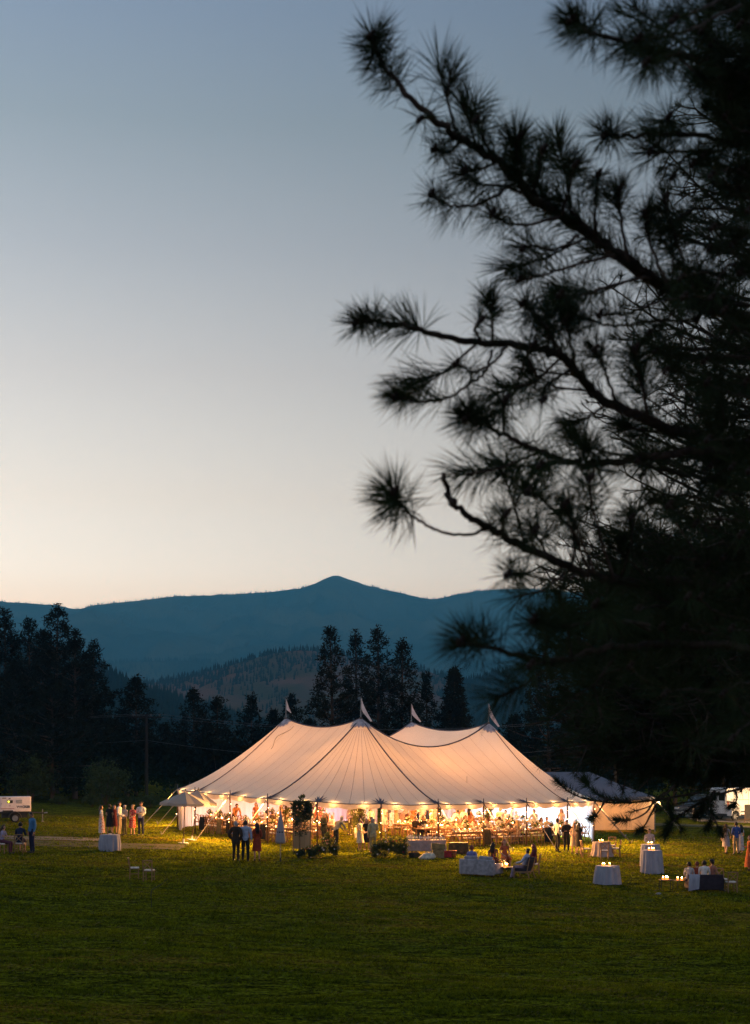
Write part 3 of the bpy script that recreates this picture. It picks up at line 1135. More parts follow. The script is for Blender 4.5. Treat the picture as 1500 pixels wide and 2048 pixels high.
# peaks: scalloped cap, mast, flag
for i, (p, zp) in {1: (P1, ZP[1]), 2: (P2, ZP[2]), 3: (P3, ZP[3]), 4: (P4, ZP[4])}.items():
    # cap follows the canopy: sample it in polar directions
    vs_, fs_ = [], []
    n = 48

    def cz(x, y):
        d = Vector((x, y, 0))
        u, v = d.dot(UH), d.dot(VH)
        su = u if i in (2, 4) else -u        # >0 towards the ridge
        sv = v if i in (1, 2) else -v
        q_ = 0.0
        drop = 0.0
        ze = float(gz(p.x, p.y)) + EAVE
        if su < 0 and sv < 0:
            q_ = math.hypot(su, sv) / RAD
        elif su < 0:
            q_ = -su / RAD
            drop = SAG_B * 4 * (sv / LB) * (1 - sv / LB)
        elif sv < 0:
            q_ = -sv / RAD
            drop = SAG_A * 4 * (su / LA) * (1 - su / LA)
        else:
            drop = SAG_B * 4 * (sv / LB) * (1 - sv / LB) + SAG_A * 4 * (su / LA) * (1 - su / LA)
        zz = zp - drop
        return ze + (zz - ze) * (0.72 * (1 - q_) ** 1.5 + 0.28 * (1 - q_))
    rings = (0.06, 0.25, 0.45, 1.0)
    for r_ in rings:
        for k in range(n):
            a = 2 * PI * k / n
            rr = r_ * 0.52
            if r_ == 1.0:
                rr = 0.50 + 0.13 * abs(math.sin(a * 8))
            x, y = rr * math.cos(a), rr * math.sin(a)
            vs_.append(loc((p.x + x, p.y + y, cz(x, y) + 0.045)))
    for r_ in range(len(rings) - 1):
        for k in range(n):
            k2 = (k + 1) % n
            fs_.append((r_ * n + k, (r_ + 1) * n + k, (r_ + 1) * n + k2, r_ * n + k2))
    MB().add(vs_, fs_).build('peak_cap', M_CAP, tent)
    g0 = float(gz(p.x, p.y))
    mast = MB().tube([loc((p.x, p.y, g0 - 0.05)), loc((p.x, p.y, zp + 0.06))], 0.085, 10).build('mast', M_MAST, tent, smooth=True)
    top = zp + 1.22
    MB().tube([loc((p.x, p.y, zp + 0.05)), loc((p.x, p.y, top))], [0.03, 0.02], 6).build('flag_staff', M_STEEL, mast)
    # pennant hanging slack from the staff
    vs_, fs_ = [], []
    droop = {1: (0.30, 0.85, 0.42), 2: (0.62, 1.35, 0.20), 3: (0.62, 1.15, 0.22), 4: (0.66, 1.40, 0.20)}[i]
    nn = 9
    for a in range(nn):
        t = a / (nn - 1)
        hgt = 0.62 * (1 - t) * (1 - 0.3 * t) + 0.02
        x = droop[0] * (t ** 1.15)
        z = top - 0.02 - droop[1] * t ** 0.85
        fold = 0.05 * math.sin(t * 7)
        vs_.append(loc((p.x + 0.03 + x, p.y + fold, z)))
        vs_.append(loc((p.x + 0.03 + x * 0.82, p.y - fold * 0.6 + 0.02, z - hgt)))
        if a:
            b_ = 2 * a
            fs_.append((b_ - 2, b_ - 1, b_ + 1, b_))
    MB().add(vs_, fs_).build('flag', M_FLAG, tent, smooth=True)
# the long cord trailing from the left peak cap
MB().tube([loc(cpt(81.0 + 0.28 * math.sin(26 * q), q) + Vector((0, 0, 0.03))) for q in np.linspace(0.04, 0.30, 16)], 0.014, 5).build('hoist_cord', M_STRAP, tent)

# edge poles, patches, valance, guy ropes
for k in range(0, NS, 4):
    e = cpt(k, 1.0)
    d = STN[k][1]
    g0 = float(gz(e.x, e.y))
    foot = Vector((e.x, e.y, g0))
    pole = MB().tube([loc(foot - Vector((0, 0, 0.05))), loc((e.x, e.y, e.z + 0.02))], 0.042, 8).build('edge_pole', M_MAST, tent, smooth=True)
    MB().lathe([(0.028, 0), (0.03, 0.12), (0.02, 0.16), (0.026, 0.2), (0.004, 0.27)], 8, loc((e.x, e.y, e.z + 0.02))).build('finial', M_ROPE, pole)
    # star patch: spikes up the slope
    vs_, fs_ = [], []
    st = (cpt(k + 1, 1) - cpt(k - 1, 1)).length / 2

    def pp(a, i_, lift=0.03):
        return loc(cpt(k + a / st, 1 - i_ / RAD) + Vector((0, 0, lift)))
    mb = MB()
    for sgn, L0 in ((-82, 0.62), (-60, 0.58), (-38, 0.60), (-16, 0.62), (5, 0.66), (26, 0.60), (48, 0.58), (68, 0.55), (86, 0.60)):
        L = L0 * 1.22
        a = R(sgn)
        ex, ey = math.sin(a), math.cos(a)
        w = 0.085
        pts = [pp(-w * ey, max(0, w * ex) + 0.01), pp(w * ey, max(0, -w * ex) + 0.01), pp(ex * L * 0.5 + w * 0.75 * ey, max(0.01, ey * L * .5)), pp(ex * L, max(0.01, ey * L)), pp(ex * L * 0.5 - w * 0.75 * ey, max(0.01, ey * L * .5))]
        mb.add(pts, [(0, 1, 2, 3, 4)])
    mb.build('star_patch', M_PATCH, tent)
    # guy rope with a ratchet
    a0 = Vector((e.x, e.y, e.z + 0.0))
    stk = Vector((e.x + d.x * 2.25, e.y + d.y * 2.25, 0))
    stk.z = float(gz(stk.x, stk.y))
    MB().tube([loc(a0), loc(a0.lerp(stk, 0.99))], 0.022, 5).build('guy_rope', M_STRAP if (k >= 68 or k == 0) else M_ROPE, tent)
    MB().tube([loc(a0.lerp(stk, 0.50)), loc(a0.lerp(stk, 0.56))], 0.045, 6).build('ratchet', M_STEEL, tent)
    MB().tube([loc(stk + Vector((d.x * 0.05, d.y * 0.05, 0.22))), loc(stk - Vector((d.x * 0.04, d.y * 0.04, 0.1)))], 0.025, 6).build('stake', M_STEEL, tent)
    # valance of the bay
    n = 24
    vs_, fs_ = [], []
    for i in range(n + 1):
        kk = k + 4 * i / n
        t_ = cpt(kk, 1.0)
        ph = (i / n * 3) % 1.0
        low = 0.20 + 0.085 * math.sin(PI * ph)
        dd = STN[int(kk) % NS][1]
        w = 0.02 * math.sin(i * 1.9)
        vs_ += [loc(t_ - Vector((0, 0, 0.004))), loc(t_ + dd * (0.02 + w) - Vector((0, 0, low * 0.5))), loc(t_ + dd * (0.015 - w) - Vector((0, 0, low)))]
    for i in range(n):
        for j in range(2):
            fs_.append((3 * i + j, 3 * i + j + 1, 3 * i + j + 4, 3 * i + j + 3))
    MB().add(vs_, fs_).build('valance', M_VAL, tent, smooth=True)
    # rope along the bay's edge
    MB().tube([loc(cpt(k + 4 * i / 12, 1.0) + Vector((0, 0, 0.012))) for i in range(13)], 0.022, 5).build('edge_rope', M_ROPE, tent)


def sidewall(k0, k1, label=None):
    n = 40
    vs_, fs_ = [], []
    m = 7
    for i in range(n + 1):
        kk = lerp(k0, k1, i / n)
        t_ = cpt(kk, 0.985)
        dd = STN[int(kk) % NS][1]
        g0 = float(gz(t_.x, t_.y))
        for j in range(m):
            f = j / (m - 1)
            z = lerp(t_.z - 0.05, g0 + 0.01, f)
            rip = 0.035 * math.sin(i * 1.25 + k0) * (0.4 + 0.6 * f) + 0.03 * math.sin(i * 0.43 + 2 * f + k0)
            vs_.append(loc((t_.x + dd.x * rip, t_.y + dd.y * rip, z)))
    for i in range(n):
        for j in range(m - 1):
            a = i * m + j
            fs_.append((a, a + 1, a + m + 1, a + m))
    MB().add(vs_, fs_).build('sidewall', M_WALL, tent, smooth=True, label=label)


for k in list(range(28, 44, 4)) + [44] + list(range(56, 76, 4)):
    sidewall(k, k + 4)
# gathered end of the left wall
sidewall(76, 76.6)

# string of bulbs along the inside of the eave
M_BULB = emitter('warm_bulb', (1.0, 0.50, 0.16), 700.0)
M_CABLE = mat('black_cable', (0.02, 0.02, 0.02), 0.6)
sl = thing('string_lights', 'string of warm bulbs hung under the eave of the big tent', 'string lights', T0)
MB().tube([loc(cpt(k / 2, 0.975) - Vector((0, 0, 0.06))) for k in range(2 * NS)] + [loc(cpt(0, 0.975) - Vector((0, 0, 0.06)))], 0.008, 4).build('cable', M_CABLE, sl)
bulb_me = MB().ball((0, 0, 0), (0.036, 0.036, 0.046), 7, 5).mesh('bulb', M_BULB, True)
for k in range(NS // 2):
    p = cpt(2 * k + 1.0, 0.970)
    link('bulb', bulb_me, sl, loc(p) - Vector((0, 0, 0.11)))

# fairy lights wound round the edge poles
M_PBULB = emitter('small_warm_bulb', (1.0, 0.50, 0.18), 30.0, sampled=False)
PL_B = MB().ball((0, 0, 0), 0.020, 6, 4).mesh('bulb', M_PBULB, True)


def lamp(name, p, power, color, radius=0.12):
    l = bpy.data.lights.new(name, 'POINT')
    l.energy = power
    l.color = color
    l.shadow_soft_size = radius
    o = bpy.data.objects.new(name, l)
    COL.objects.link(o)
    o.location = p
    return o


V3 = Vector
PNAME = {0: 'behind the closed umbrella', 4: 'just right of the wooden sign', 8: 'behind the right flower clumps', 12: 'behind the drinks table crates',
         16: 'directly behind the pale sofa', 20: 'beyond the lounge chair', 24: 'behind the guest with crossed arms', 28: 'at the right tent corner',
         72: 'at the far left tent corner', 76: 'left of the open umbrellas', 80: 'behind the open umbrellas', 84: 'left of the three guests'}
for k in list(range(0, 32, 4)) + [72, 76, 80, 84]:
    e = cpt(k, 1.0)
    g0 = float(gz(e.x, e.y))
    d = STN[k][1]
    px_ = 750 + F * e.x / e.y
    o = thing('pole_lights', 'string of small bulbs wound round the edge pole ' + PNAME[k], 'string lights', (e.x, e.y, g0), 0, 'bulb strings on the edge poles')
    pts = [(0.055 * math.cos(a * 0.9), 0.055 * math.sin(a * 0.9), 0.75 + a * 0.06) for a in range(28)]
    MB().tube(pts, 0.006, 4).build('cable', M_CABLE, o)
    for z, a in ((0.95, 3), (1.45, 12), (1.95, 20), (2.38, 24)):
        link('bulb', PL_B, o, (0.075 * math.cos(a * 0.9), 0.075 * math.sin(a * 0.9), z))
    lo_ = lamp('lawn_fill_spot', (e.x + d.x * 0.34, e.y + d.y * 0.34, g0 + 2.42), 2300 if k in (4, 8) else 1500 if k in (76, 80) else 4600, (1.0, 0.46, 0.12), 0.10)  # spot added outside the valance to spread warm light over the lawn
    lo_.data.type = 'SPOT'
    lo_.data.spot_size = R(140)
    lo_.data.spot_blend = 0.8
    lo_.rotation_euler = V3((d.x, d.y, -0.62)).to_track_quat('-Z', 'Y').to_euler()

# uplights clamped to the masts and standing by the walls
M_HOUSING = mat('lamp_housing', (0.03, 0.03, 0.03), 0.5)


WARM = (1.0, 0.385, 0.105)
M_LENS = emitter('lamp_lens', (1.0, 0.62, 0.30), 14.0, sampled=False)
TENT_POWER = 1500.0
for i, p in enumerate((P1, P2, P3, P4)):
    g0 = float(gz(p.x, p.y))
    nm = ['at the left rear mast', 'at the front mast behind the entrance', 'at the rear mast by the bar', 'at the right mast'][i]
    ring = thing('mast_lamp', 'warm ring lamp ' + nm + ' of the big tent', 'lamp', (p.x, p.y, g0 + 2.35))
    MB().lathe([(0.10, 0), (0.20, 0.02), (0.22, 0.10), (0.12, 0.12)], 14).build('housing', M_HOUSING, ring)
    for k in range(6):
        a = k * PI / 3
        MB().ball((0.21 * math.cos(a), 0.21 * math.sin(a), 0.15), 0.045, 7, 4).build('bulb', M_LENS, ring)
    for s in (-1, 1):
        lamp('mast_lamp_light', (p.x + s * 0.5, p.y - 0.15, g0 + 2.55), TENT_POWER / 2, WARM)
# lamps added between the masts to fill the tent with light, shaped as pendants
PEND = [(P2.lerp(P4, 0.5), 'halfway along the front ridge'), (P1.lerp(P3, 0.5), 'halfway along the rear ridge'),
        (P2.lerp(P4, 0.5) - UH * 3.4, 'over the front right tables'), (P1.lerp(P2, 0.5) - VH * 3.4, 'over the front left tables'),
        (P3.lerp(P4, 0.5) + VH * 3.0, 'over the tables at the right wall'), (P1.lerp(P3, 0.5) + UH * 3.0, 'over the tables at the rear wall')]
for p, nm in PEND:
    g0 = float(gz(p.x, p.y))
    pl = thing('pendant_lamp', 'added small warm pendant lamp hung ' + nm, 'lamp', (p.x, p.y, g0 + 2.2))
    MB().lathe([(0.02, 0.24), (0.06, 0.22), (0.16, 0.02), (0.15, 0.0)], 12).build('lamp_shade', M_HOUSING, pl)
    MB().ball((0, 0, 0.03), 0.05, 8, 5).build('bulb', M_LENS, pl)
    MB().tube([(0, 0, 0.24), (0, 0, 1.6)], 0.008, 4).build('cord', M_CABLE, pl)
    lo_ = lamp('tent_fill_light', (p.x, p.y, g0 + 2.10), TENT_POWER * (1.5 if 'ridge' in nm else 0.35 if 'wall' in nm else 1.0), WARM, 0.3)
    if 'ridge' not in nm:          # shaded from above: these shine down and out
        lo_.data.type = 'SPOT'
        lo_.data.spot_size = R(165)
        lo_.data.spot_blend = 0.5


# coloured floor lamps that wash the walls: pink on the left, cool white on the right
def wash(k, q, color, power, label):
    p = cpt(k, q)
    g0 = float(gz(p.x, p.y))
    o = thing('wash_light', label, 'lamp', (p.x, p.y, g0))
    MB().lathe([(0.08, 0.02), (0.10, 0.03), (0.10, 0.20), (0.085, 0.20)], 10).build('housing', M_HOUSING, o)
    MB().lathe([(0.0, 0.185), (0.08, 0.185)], 10).build('lens', emitter('lens_' + str(len(MATS)), color, 6.0, False), o)
    lamp('wash_light_lamp', (p.x, p.y, g0 + 0.32), power, color, 0.08)


for k, c, nm in ((58, (1.0, 0.45, 0.75), 'behind the magenta flowers'), (62, (1.0, 0.50, 0.70), 'at the middle of the pink lit wall'), (66, (1.0, 0.55, 0.65), 'at the left half of the pink lit wall'), (71, (1.0, 0.70, 0.62), 'in the left corner of the tent')):
    wash(k, 0.74, c, 230, 'small pink floor lamp ' + nm)
for k, nm in ((32, 'in the right corner of the tent'), (37, 'at the right end of the bluish wall'), (40, 'at the middle of the bluish wall'), (43, 'at the left end of the bluish wall')):
    wash(k, 0.74, (0.42, 0.72, 1.0), 560, 'small cool white floor lamp ' + nm)

# ================================================================== white frame tent behind the big one
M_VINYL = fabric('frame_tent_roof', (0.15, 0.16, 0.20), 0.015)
M_VWALL = fabric('frame_tent_wall', (0.74, 0.62, 0.46), 0.40)
fc = ground_pt(1200, 1668)
fc = Vector((13.9, 99.5, float(gz(13.9, 99.5))))
ft = thing('frame_tent', 'white hip roofed frame tent behind the right end of the big tent', 'tent', fc, R(8))
FW, FD, FE, FR = 8.6, 6.0, 2.20, 3.80
hx, hy, rx = FW / 2, FD / 2, 2.0
cs = [(-hx, -hy, FE), (hx, -hy, FE), (hx, hy, FE), (-hx, hy, FE)]
ra, rb = (-rx * 1.3, 0, FR), (0.75, 0, FR)


def roof_face(pts, n=8):
    """A slightly sagging roof face between a lower edge and an upper edge (a0-a1 eave, b0-b1 top)."""
    a0, a1, b0, b1 = [Vector(p) for p in pts]
    vs_, fs_ = [], []
    for i in range(n + 1):
        for j in range(n + 1):
            p = a0.lerp(a1, j / n).lerp(b0.lerp(b1, j / n), i / n)
            p.z -= 0.14 * math.sin(PI * i / n) * math.sin(PI * j / n) + 0.06 * math.sin(PI * i / n)
            vs_.append(p)
    for i in range(n):
        for j in range(n):
            a = i * (n + 1) + j
            fs_.append((a, a + 1, a + n + 2, a + n + 1))
    MB().add(vs_, fs_).build('roof_panel', M_VINYL, ft, smooth=True)


roof_face((cs[0], cs[1], ra, rb))
roof_face((cs[1], cs[2], rb, rb))
roof_face((cs[2], cs[3], rb, ra))
roof_face((cs[3], cs[0], ra, ra))
for i in range(4):
    a, b = Vector(cs[i]), Vector(cs[(i + 1) % 4])
    nseg = 4 if i % 2 == 0 else 3
    outw = Vector(((a + b).x, (a + b).y, 0)).normalized()
    for k in range(nseg):
        p, q = a.lerp(b, k / nseg), a.lerp(b, (k + 1) / nseg)
        if i == 3:
            continue
        vs_, fs_ = [], []
        for u_ in range(13):
            w = p.lerp(q, u_ / 12)
            rip = outw * (0.03 * math.sin(u_ * 1.6 + k))
            vs_ += [w + Vector((0, 0, -0.02)), w + rip + Vector((0, 0, -FE * 0.5)), w + rip * 1.6 + Vector((0, 0, -FE + 0.02))]
        for u_ in range(12):
            for j in range(2):
                fs_.append((3 * u_ + j, 3 * u_ + j + 1, 3 * u_ + j + 4, 3 * u_ + j + 3))
        MB().add(vs_, fs_).build('wall_panel', M_VWALL, ft, smooth=True)
    vs_, fs_ = [], []
    for u_ in range(33):
        w = a.lerp(b, u_ / 32) + outw * 0.03
        vs_ += [w, w + Vector((0, 0, -0.2 - 0.06 * abs(math.sin(u_ * PI / 4))))]
    for u_ in range(32):
        fs_.append((2 * u_, 2 * u_ + 1, 2 * u_ + 3, 2 * u_ + 2))
    MB().add(vs_, fs_).build('valance', M_VINYL, ft)
    MB().tube([a + Vector((0, 0, -0.03)), a + Vector((0, 0, -FE - 0.2))], 0.035, 8).build('leg', M_STEEL, ft)
    gr = a + Vector((a.x / hx * 1.4, a.y / hy * 1.0, -FE))
    MB().tube([a, gr], 0.015, 5).build('guy_rope', M_STRAP, ft)
fm = Matrix.Rotation(R(8), 3, 'Z')
for dx, nm in ((-2.2, 'left'), (1.8, 'right')):
    p = fc + fm @ Vector((dx, -0.4, 2.0))
    o = thing('pendant_lamp', 'warm work lamp inside the ' + nm + ' half of the frame tent', 'lamp', p)
    MB().lathe([(0.02, 0.24), (0.06, 0.22), (0.16, 0.02), (0.15, 0.0)], 12).build('lamp_shade', M_HOUSING, o)
    MB().ball((0, 0, 0.02), 0.06, 8, 5).build('bulb', M_LENS, o)
    MB().tube([(0, 0, 0.24), (0, 0, 1.4)], 0.008, 4).build('cord', M_CABLE, o)
    lamp('work_lamp_light', p - Vector((0, 0, 0.1)), 620, (1.0, 0.40, 0.09), 0.08)
p = fc + fm @ Vector((hx + 0.12, -hy - 0.1, FE - 0.25))
o = thing('corner_lamp', 'bright bulb on the right front corner of the frame tent', 'lamp', p)
MB().ball((0, 0, -0.08), 0.06, 8, 5).build('bulb', M_LENS, o)
MB().lathe([(0.03, -0.03), (0.05, 0.0), (0.05, 0.08), (0.01, 0.1)], 10).build('housing', M_HOUSING, o)
lamp('corner_lamp_light', p + Vector((0.1, -0.1, -0.12)), 120, (1.0, 0.55, 0.22), 0.06)
# ================================================================== the near pine and the one behind it
M_PBARK = mat('pine_twig_bark', (0.060, 0.040, 0.030), 0.95, color2=(0.022, 0.016, 0.013), scale=18, bump=0.8, bscale=60)
M_PNEEDLE = mat('pine_needles', (0.026, 0.042, 0.015), 0.7, color2=(0.011, 0.020, 0.007), scale=3, spec=0.10, trans=0.15)
M_CONE = mat('pine_bud', (0.026, 0.017, 0.012), 0.9, scale=30)


class Needles:
    def __init__(s):
        s.parts = []

    def sleeve(s, pts, g, per, length, width, tip_bias=0.5, spread=1.0, droop=0.0):
        """Needles standing off along a twig (from its inner end to its tip) and fanning out at the tip."""
        pts = np.array([tuple(p) for p in pts])
        seg = np.linalg.norm(np.diff(pts, axis=0), axis=1)
        cum = np.concatenate([[0], np.cumsum(seg)])
        t = g.random(per) ** (1 - tip_bias * 0.6)
        at_ = t * cum[-1]
        i = np.clip(np.searchsorted(cum, at_) - 1, 0, len(seg) - 1)
        f = (at_ - cum[i]) / np.maximum(seg[i], 1e-6)
        base = pts[i] + (pts[i + 1] - pts[i]) * f[:, None]
        ax = (pts[i + 1] - pts[i]) / np.maximum(seg[i], 1e-6)[:, None]
        rnd = g.normal(0, 1, (per, 3))
        perp = rnd - ax * np.sum(rnd * ax, axis=1)[:, None]
        perp /= np.linalg.norm(perp, axis=1)[:, None]
        # each brush is its own: thinner on one side, swept more or less forward
        bias = g.normal(0, 1, 3) + np.array([0, 0, 0.6])
        bias /= np.linalg.norm(bias)
        flip = (perp @ bias < -0.25) & (g.random(per) < 0.55)
        perp[flip] *= -1
        spread = spread * (0.62 + 0.5 * g.random())
        length = length * (0.82 + 0.34 * g.random())
        fwd = 0.15 + 0.35 * g.random() + 0.95 * t ** 2 + g.normal(0, 0.22, per)
        d = ax * fwd[:, None] + perp * (spread * (0.75 + 0.35 * g.random(per)))[:, None]
        d /= np.linalg.norm(d, axis=1)[:, None]
        L = length * (0.72 + 0.45 * g.random(per))
        mid = base + d * (L * 0.55)[:, None]
        d2 = d + np.array([0, 0, -1.0]) * (droop * (0.5 + g.random(per)))[:, None]
        d2 /= np.linalg.norm(d2, axis=1)[:, None]
        tip = mid + d2 * (L * 0.45)[:, None]
        e = np.cross(d, g.normal(0, 1, (per, 3)))
        e /= np.linalg.norm(e, axis=1)[:, None] + 1e-9
        w = width
        a, b = base - e * w / 2, base + e * w / 2
        c_, dd = mid + e * w * 0.55, mid - e * w * 0.55
        s.parts.append(np.stack([a, b, c_, dd, tip], 1))

    def build(s, name, m, parent, origin, kind='stuff', thin=False):
        P = np.concatenate(s.parts) - np.array(tuple(origin))
        if thin:        # farther off: one tapering blade per needle
            P = P[:, [0, 1, 4]]
            return link(name, np_mesh(name, P.reshape(-1, 3), np.arange(len(P) * 3).reshape(-1, 3), m), parent, kind=kind)
        n = len(P)
        b = np.arange(n) * 5
        tri = np.concatenate([np.stack([b, b + 1, b + 2], 1), np.stack([b, b + 2, b + 3], 1), np.stack([b + 3, b + 2, b + 4], 1)])
        return link(name, np_mesh(name, P.reshape(-1, 3), tri, m), parent, kind=kind)


def smooth_path(ctrl, n=6):
    """Catmull-Rom through the control points."""
    P = [Vector(c) for c in ctrl]
    P = [P[0] * 2 - P[1]] + P + [P[-1] * 2 - P[-2]]
    out = []
    for i in range(1, len(P) - 2):
        for k in range(n):
            t = k / n
            p0, p1, p2, p3 = P[i - 1], P[i], P[i + 1], P[i + 2]
            out.append(0.5 * ((2 * p1) + (p2 - p0) * t + (2 * p0 - 5 * p1 + 4 * p2 - p3) * t * t + (3 * p1 - p0 - 3 * p2 + p3) * t ** 3))
    out.append(P[-2])
    return out


# ---- near pine: its trunk stands on the bank just right of the frame, boughs reach into it
NT = Vector((2.55, 7.6, float(gz(2.55, 7.6))))
near = thing('pine_tree', 'near pine whose long needled boughs hang dark into the right of the picture', 'tree', NT)
tr = MB().tube([(0, 0, -0.4), (0.02, 0, 2.5), (-0.03, 0.02, 5.5), (0.0, 0.0, 8.5), (0.02, 0.05, 12.0)], [0.30, 0.25, 0.21, 0.15, 0.03], 12).build('trunk', M_PBARK, near, smooth=True)
nd = Needles()
g = np.random.default_rng(77)


def rel(p):
    return Vector(p) - NT


def bough(ctrl, Yt, Yb, r0, tufts, subs=(), part='bough', nl=0.170, per=240, rt=0.0045, auto=0, a0t=0.35):
    """A bough given tip first as it is seen, at distances Yt (tip) to Yb (base).
    tufts: (start, end, density) fractions from the tip that carry needles. auto: side twigs grown along it."""
    n = len(ctrl)
    P = [at(px, py, lerp(Yt, Yb, i / (n - 1)) + 0.10 * math.sin(1.7 * i)) for i, (px, py) in enumerate(ctrl)]
    path = smooth_path(P)
    m = len(path)
    kink = 0.0055 if part == 'bough' else 0.003
    path = [path[0]] + [p + Vector(tuple(g.normal(0, kink, 3))) for p in path[1:]]
    rad = [lerp(rt, r0 * 0.62, (i / (m - 1)) ** 0.8) * (1 + 0.16 * g.random()) for i in range(m)]
    b = MB().tube([rel(p) for p in path], rad, 7).build(part, M_PBARK, near, smooth=True)
    for a0, a1, k in tufts:
        i0, i1 = int(a0 * (m - 1)), max(int(a1 * (m - 1)), int(a0 * (m - 1)) + 1)
        seg = path[i0:i1 + 1][::-1]
        nd.sleeve(seg, g, int(per * k * 1.0), nl, 0.0030, tip_bias=0.45 if a0 == 0 else 0.15, droop=0.14)
        if a0 == 0:
            bud = MB()
            t = (seg[-1] - seg[-2]).normalized()
            for dv in (t, (t + Vector((0.5, 0.2, 0.5))).normalized() * 0.8, (t + Vector((-0.3, -0.3, -0.6))).normalized() * 0.7):
                p = rel(seg[-1])
                bud.tube([p - t * 0.01, p + dv * 0.018, p + dv * 0.034, p + dv * 0.050], [0.006, 0.012, 0.010, 0.002], 6)
            bud.build('bud', M_CONE, b, smooth=True)
    tw = MB()
    for q in range(auto):
        f = a0t + (0.97 - a0t) * (q + g.random()) / auto
        i = min(m - 2, int(f * (m - 1)))
        p0 = path[i]
        t = (path[max(0, i - 1)] - path[i + 1]).normalized()
        sd = Vector(tuple(g.normal(0, 1, 3))) + Vector((0, 0, 0.35))
        sd = (sd - t * sd.dot(t)).normalized()
        L = (0.16 + 0.26 * g.random()) * (0.7 + 0.6 * f)
        d1 = (t * (0.55 + 0.4 * g.random()) + sd).normalized()
        p1 = p0 + d1 * L * 0.55
        p2 = p1 + (d1 + Vector((0, 0, 0.35 * g.random())) + t * 0.25).normalized() * L * 0.45
        tw.tube([rel(p0), rel(p1), rel(p2)], [0.007, 0.006, 0.004], 5, cap=False)
        nd.sleeve([p1.lerp(p0, 0.25), p1, p2], g, int(per * (0.45 + 0.45 * g.random())), nl * (0.85 + 0.25 * g.random()), 0.0030, tip_bias=0.45, droop=0.16)
        if g.random() < 0.55:
            s2 = Vector(tuple(g.normal(0, 1, 3))).normalized()
            p3 = p1 + (d1 + s2 * 0.9).normalized() * L * 0.5
            tw.tube([rel(p1), rel(p3)], [0.005, 0.004], 5, cap=False)
            nd.sleeve([p1, p3], g, int(per * 0.45), nl * 0.9, 0.0030, tip_bias=0.5, droop=0.16)
    if auto:
        tw.build('side_twigs', M_PBARK, b, kind='stuff')
    return path


T1 = [(0.0, 0.16, 1.5)]
# topmost long bough
bough([(742, 72), (765, 122), (800, 172), (850, 222), (905, 270), (962, 300), (1020, 342), (1062, 392), (1122, 432), (1192, 474), (1262, 530), (1345, 580), (1430, 615), (1560, 665), (1640, 700)], 6.0, 7.3, 0.055,
      [(0.0, 0.17, 2.6), (0.30, 0.44, 1.2), (0.44, 0.60, 1.8), (0.60, 0.9, 3.0)], per=230, auto=17, a0t=0.30)
for c, k in (([(868, 300), (895, 305), (915, 290), (930, 275)], 0.9), ([(838, 240), (852, 236), (862, 232)], 0.3),
             ([(950, 242), (965, 272), (985, 310)], 0.8), ([(1038, 275), (1030, 310), (1022, 342)], 0.8), ([(1085, 300), (1078, 340), (1064, 390)], 0.9),
             ([(862, 388), (885, 405), (935, 412), (985, 395), (1030, 365)], 1.1), ([(930, 345), (960, 368), (1010, 372), (1045, 385)], 1.0),
             ([(985, 428), (1012, 445), (1060, 448), (1120, 432)], 1.0), ([(1045, 498), (1070, 490), (1110, 500), (1160, 470)], 1.0),
             ([(1150, 330), (1140, 370), (1125, 430)], 1.1), ([(1195, 350), (1190, 400), (1190, 470)], 1.1), ([(1240, 380), (1240, 440), (1258, 525)], 1.2),
             ([(1040, 560), (1090, 548), (1150, 530), (1230, 510)], 1.1), ([(1120, 590), (1160, 590), (1220, 570), (1300, 555)], 1.2), ([(1290, 430), (1300, 490), (1340, 575)], 1.2),
             ([(1330, 400), (1350, 470), (1390, 595)], 1.2), ([(1200, 630), (1260, 625), (1330, 600), (1380, 595)], 1.1)):
    bough(c, 5.9 + 0.6 * g.random(), 6.6, 0.011, [(0.0, 0.75, k * 1.1)], part='twig', per=190)
# upper right boughs
bough([(1140, 42), (1185, 68), (1250, 82), (1315, 98), (1375, 112), (1450, 140), (1545, 185), (1640, 220)], 5.2, 7.0, 0.030, [(0.0, 0.22, 1.9), (0.27, 0.44, 1.3), (0.5, 0.8, 1.4)], per=210, auto=5, a0t=0.45)
for c in ([(1275, 78), (1330, 72), (1400, 50), (1480, 10)], [(1345, 40), (1400, 20), (1470, -20)], [(1290, 125), (1320, 112), (1365, 108)]):
    bough(c, 5.2, 6.2, 0.012, [(0.0, 0.6, 1.1)], part='twig', per=200)
bough([(1208, 272), (1250, 272), (1320, 270), (1400, 272), (1480, 290), (1580, 320), (1640, 335)], 6.4, 7.3, 0.024, [(0.0, 0.12, 1.3), (0.35, 0.5, 0.6), (0.6, 0.9, 1.6)], per=190, auto=4, a0t=0.5)
for c in ([(1300, 306), (1340, 305), (1400, 302), (1450, 285)], [(1335, 235), (1350, 255), (1370, 270)], [(1385, 330), (1420, 330), (1470, 345), (1540, 330)]):
    bough(c, 6.5, 7.0, 0.011, [(0.0, 0.45, 0.9)], part='twig', per=190)
for k in range(26):
    x, y = 1400 + 130 * g.random(), -30 + 400 * g.random()
    bough([(x, y), (x + 30, y + 12 + 20 * g.random()), (x + 90, y + 40)], 6.0 + g.random(), 6.8, 0.012, [(0.0, 0.9, 1.2)], part='twig', per=170)
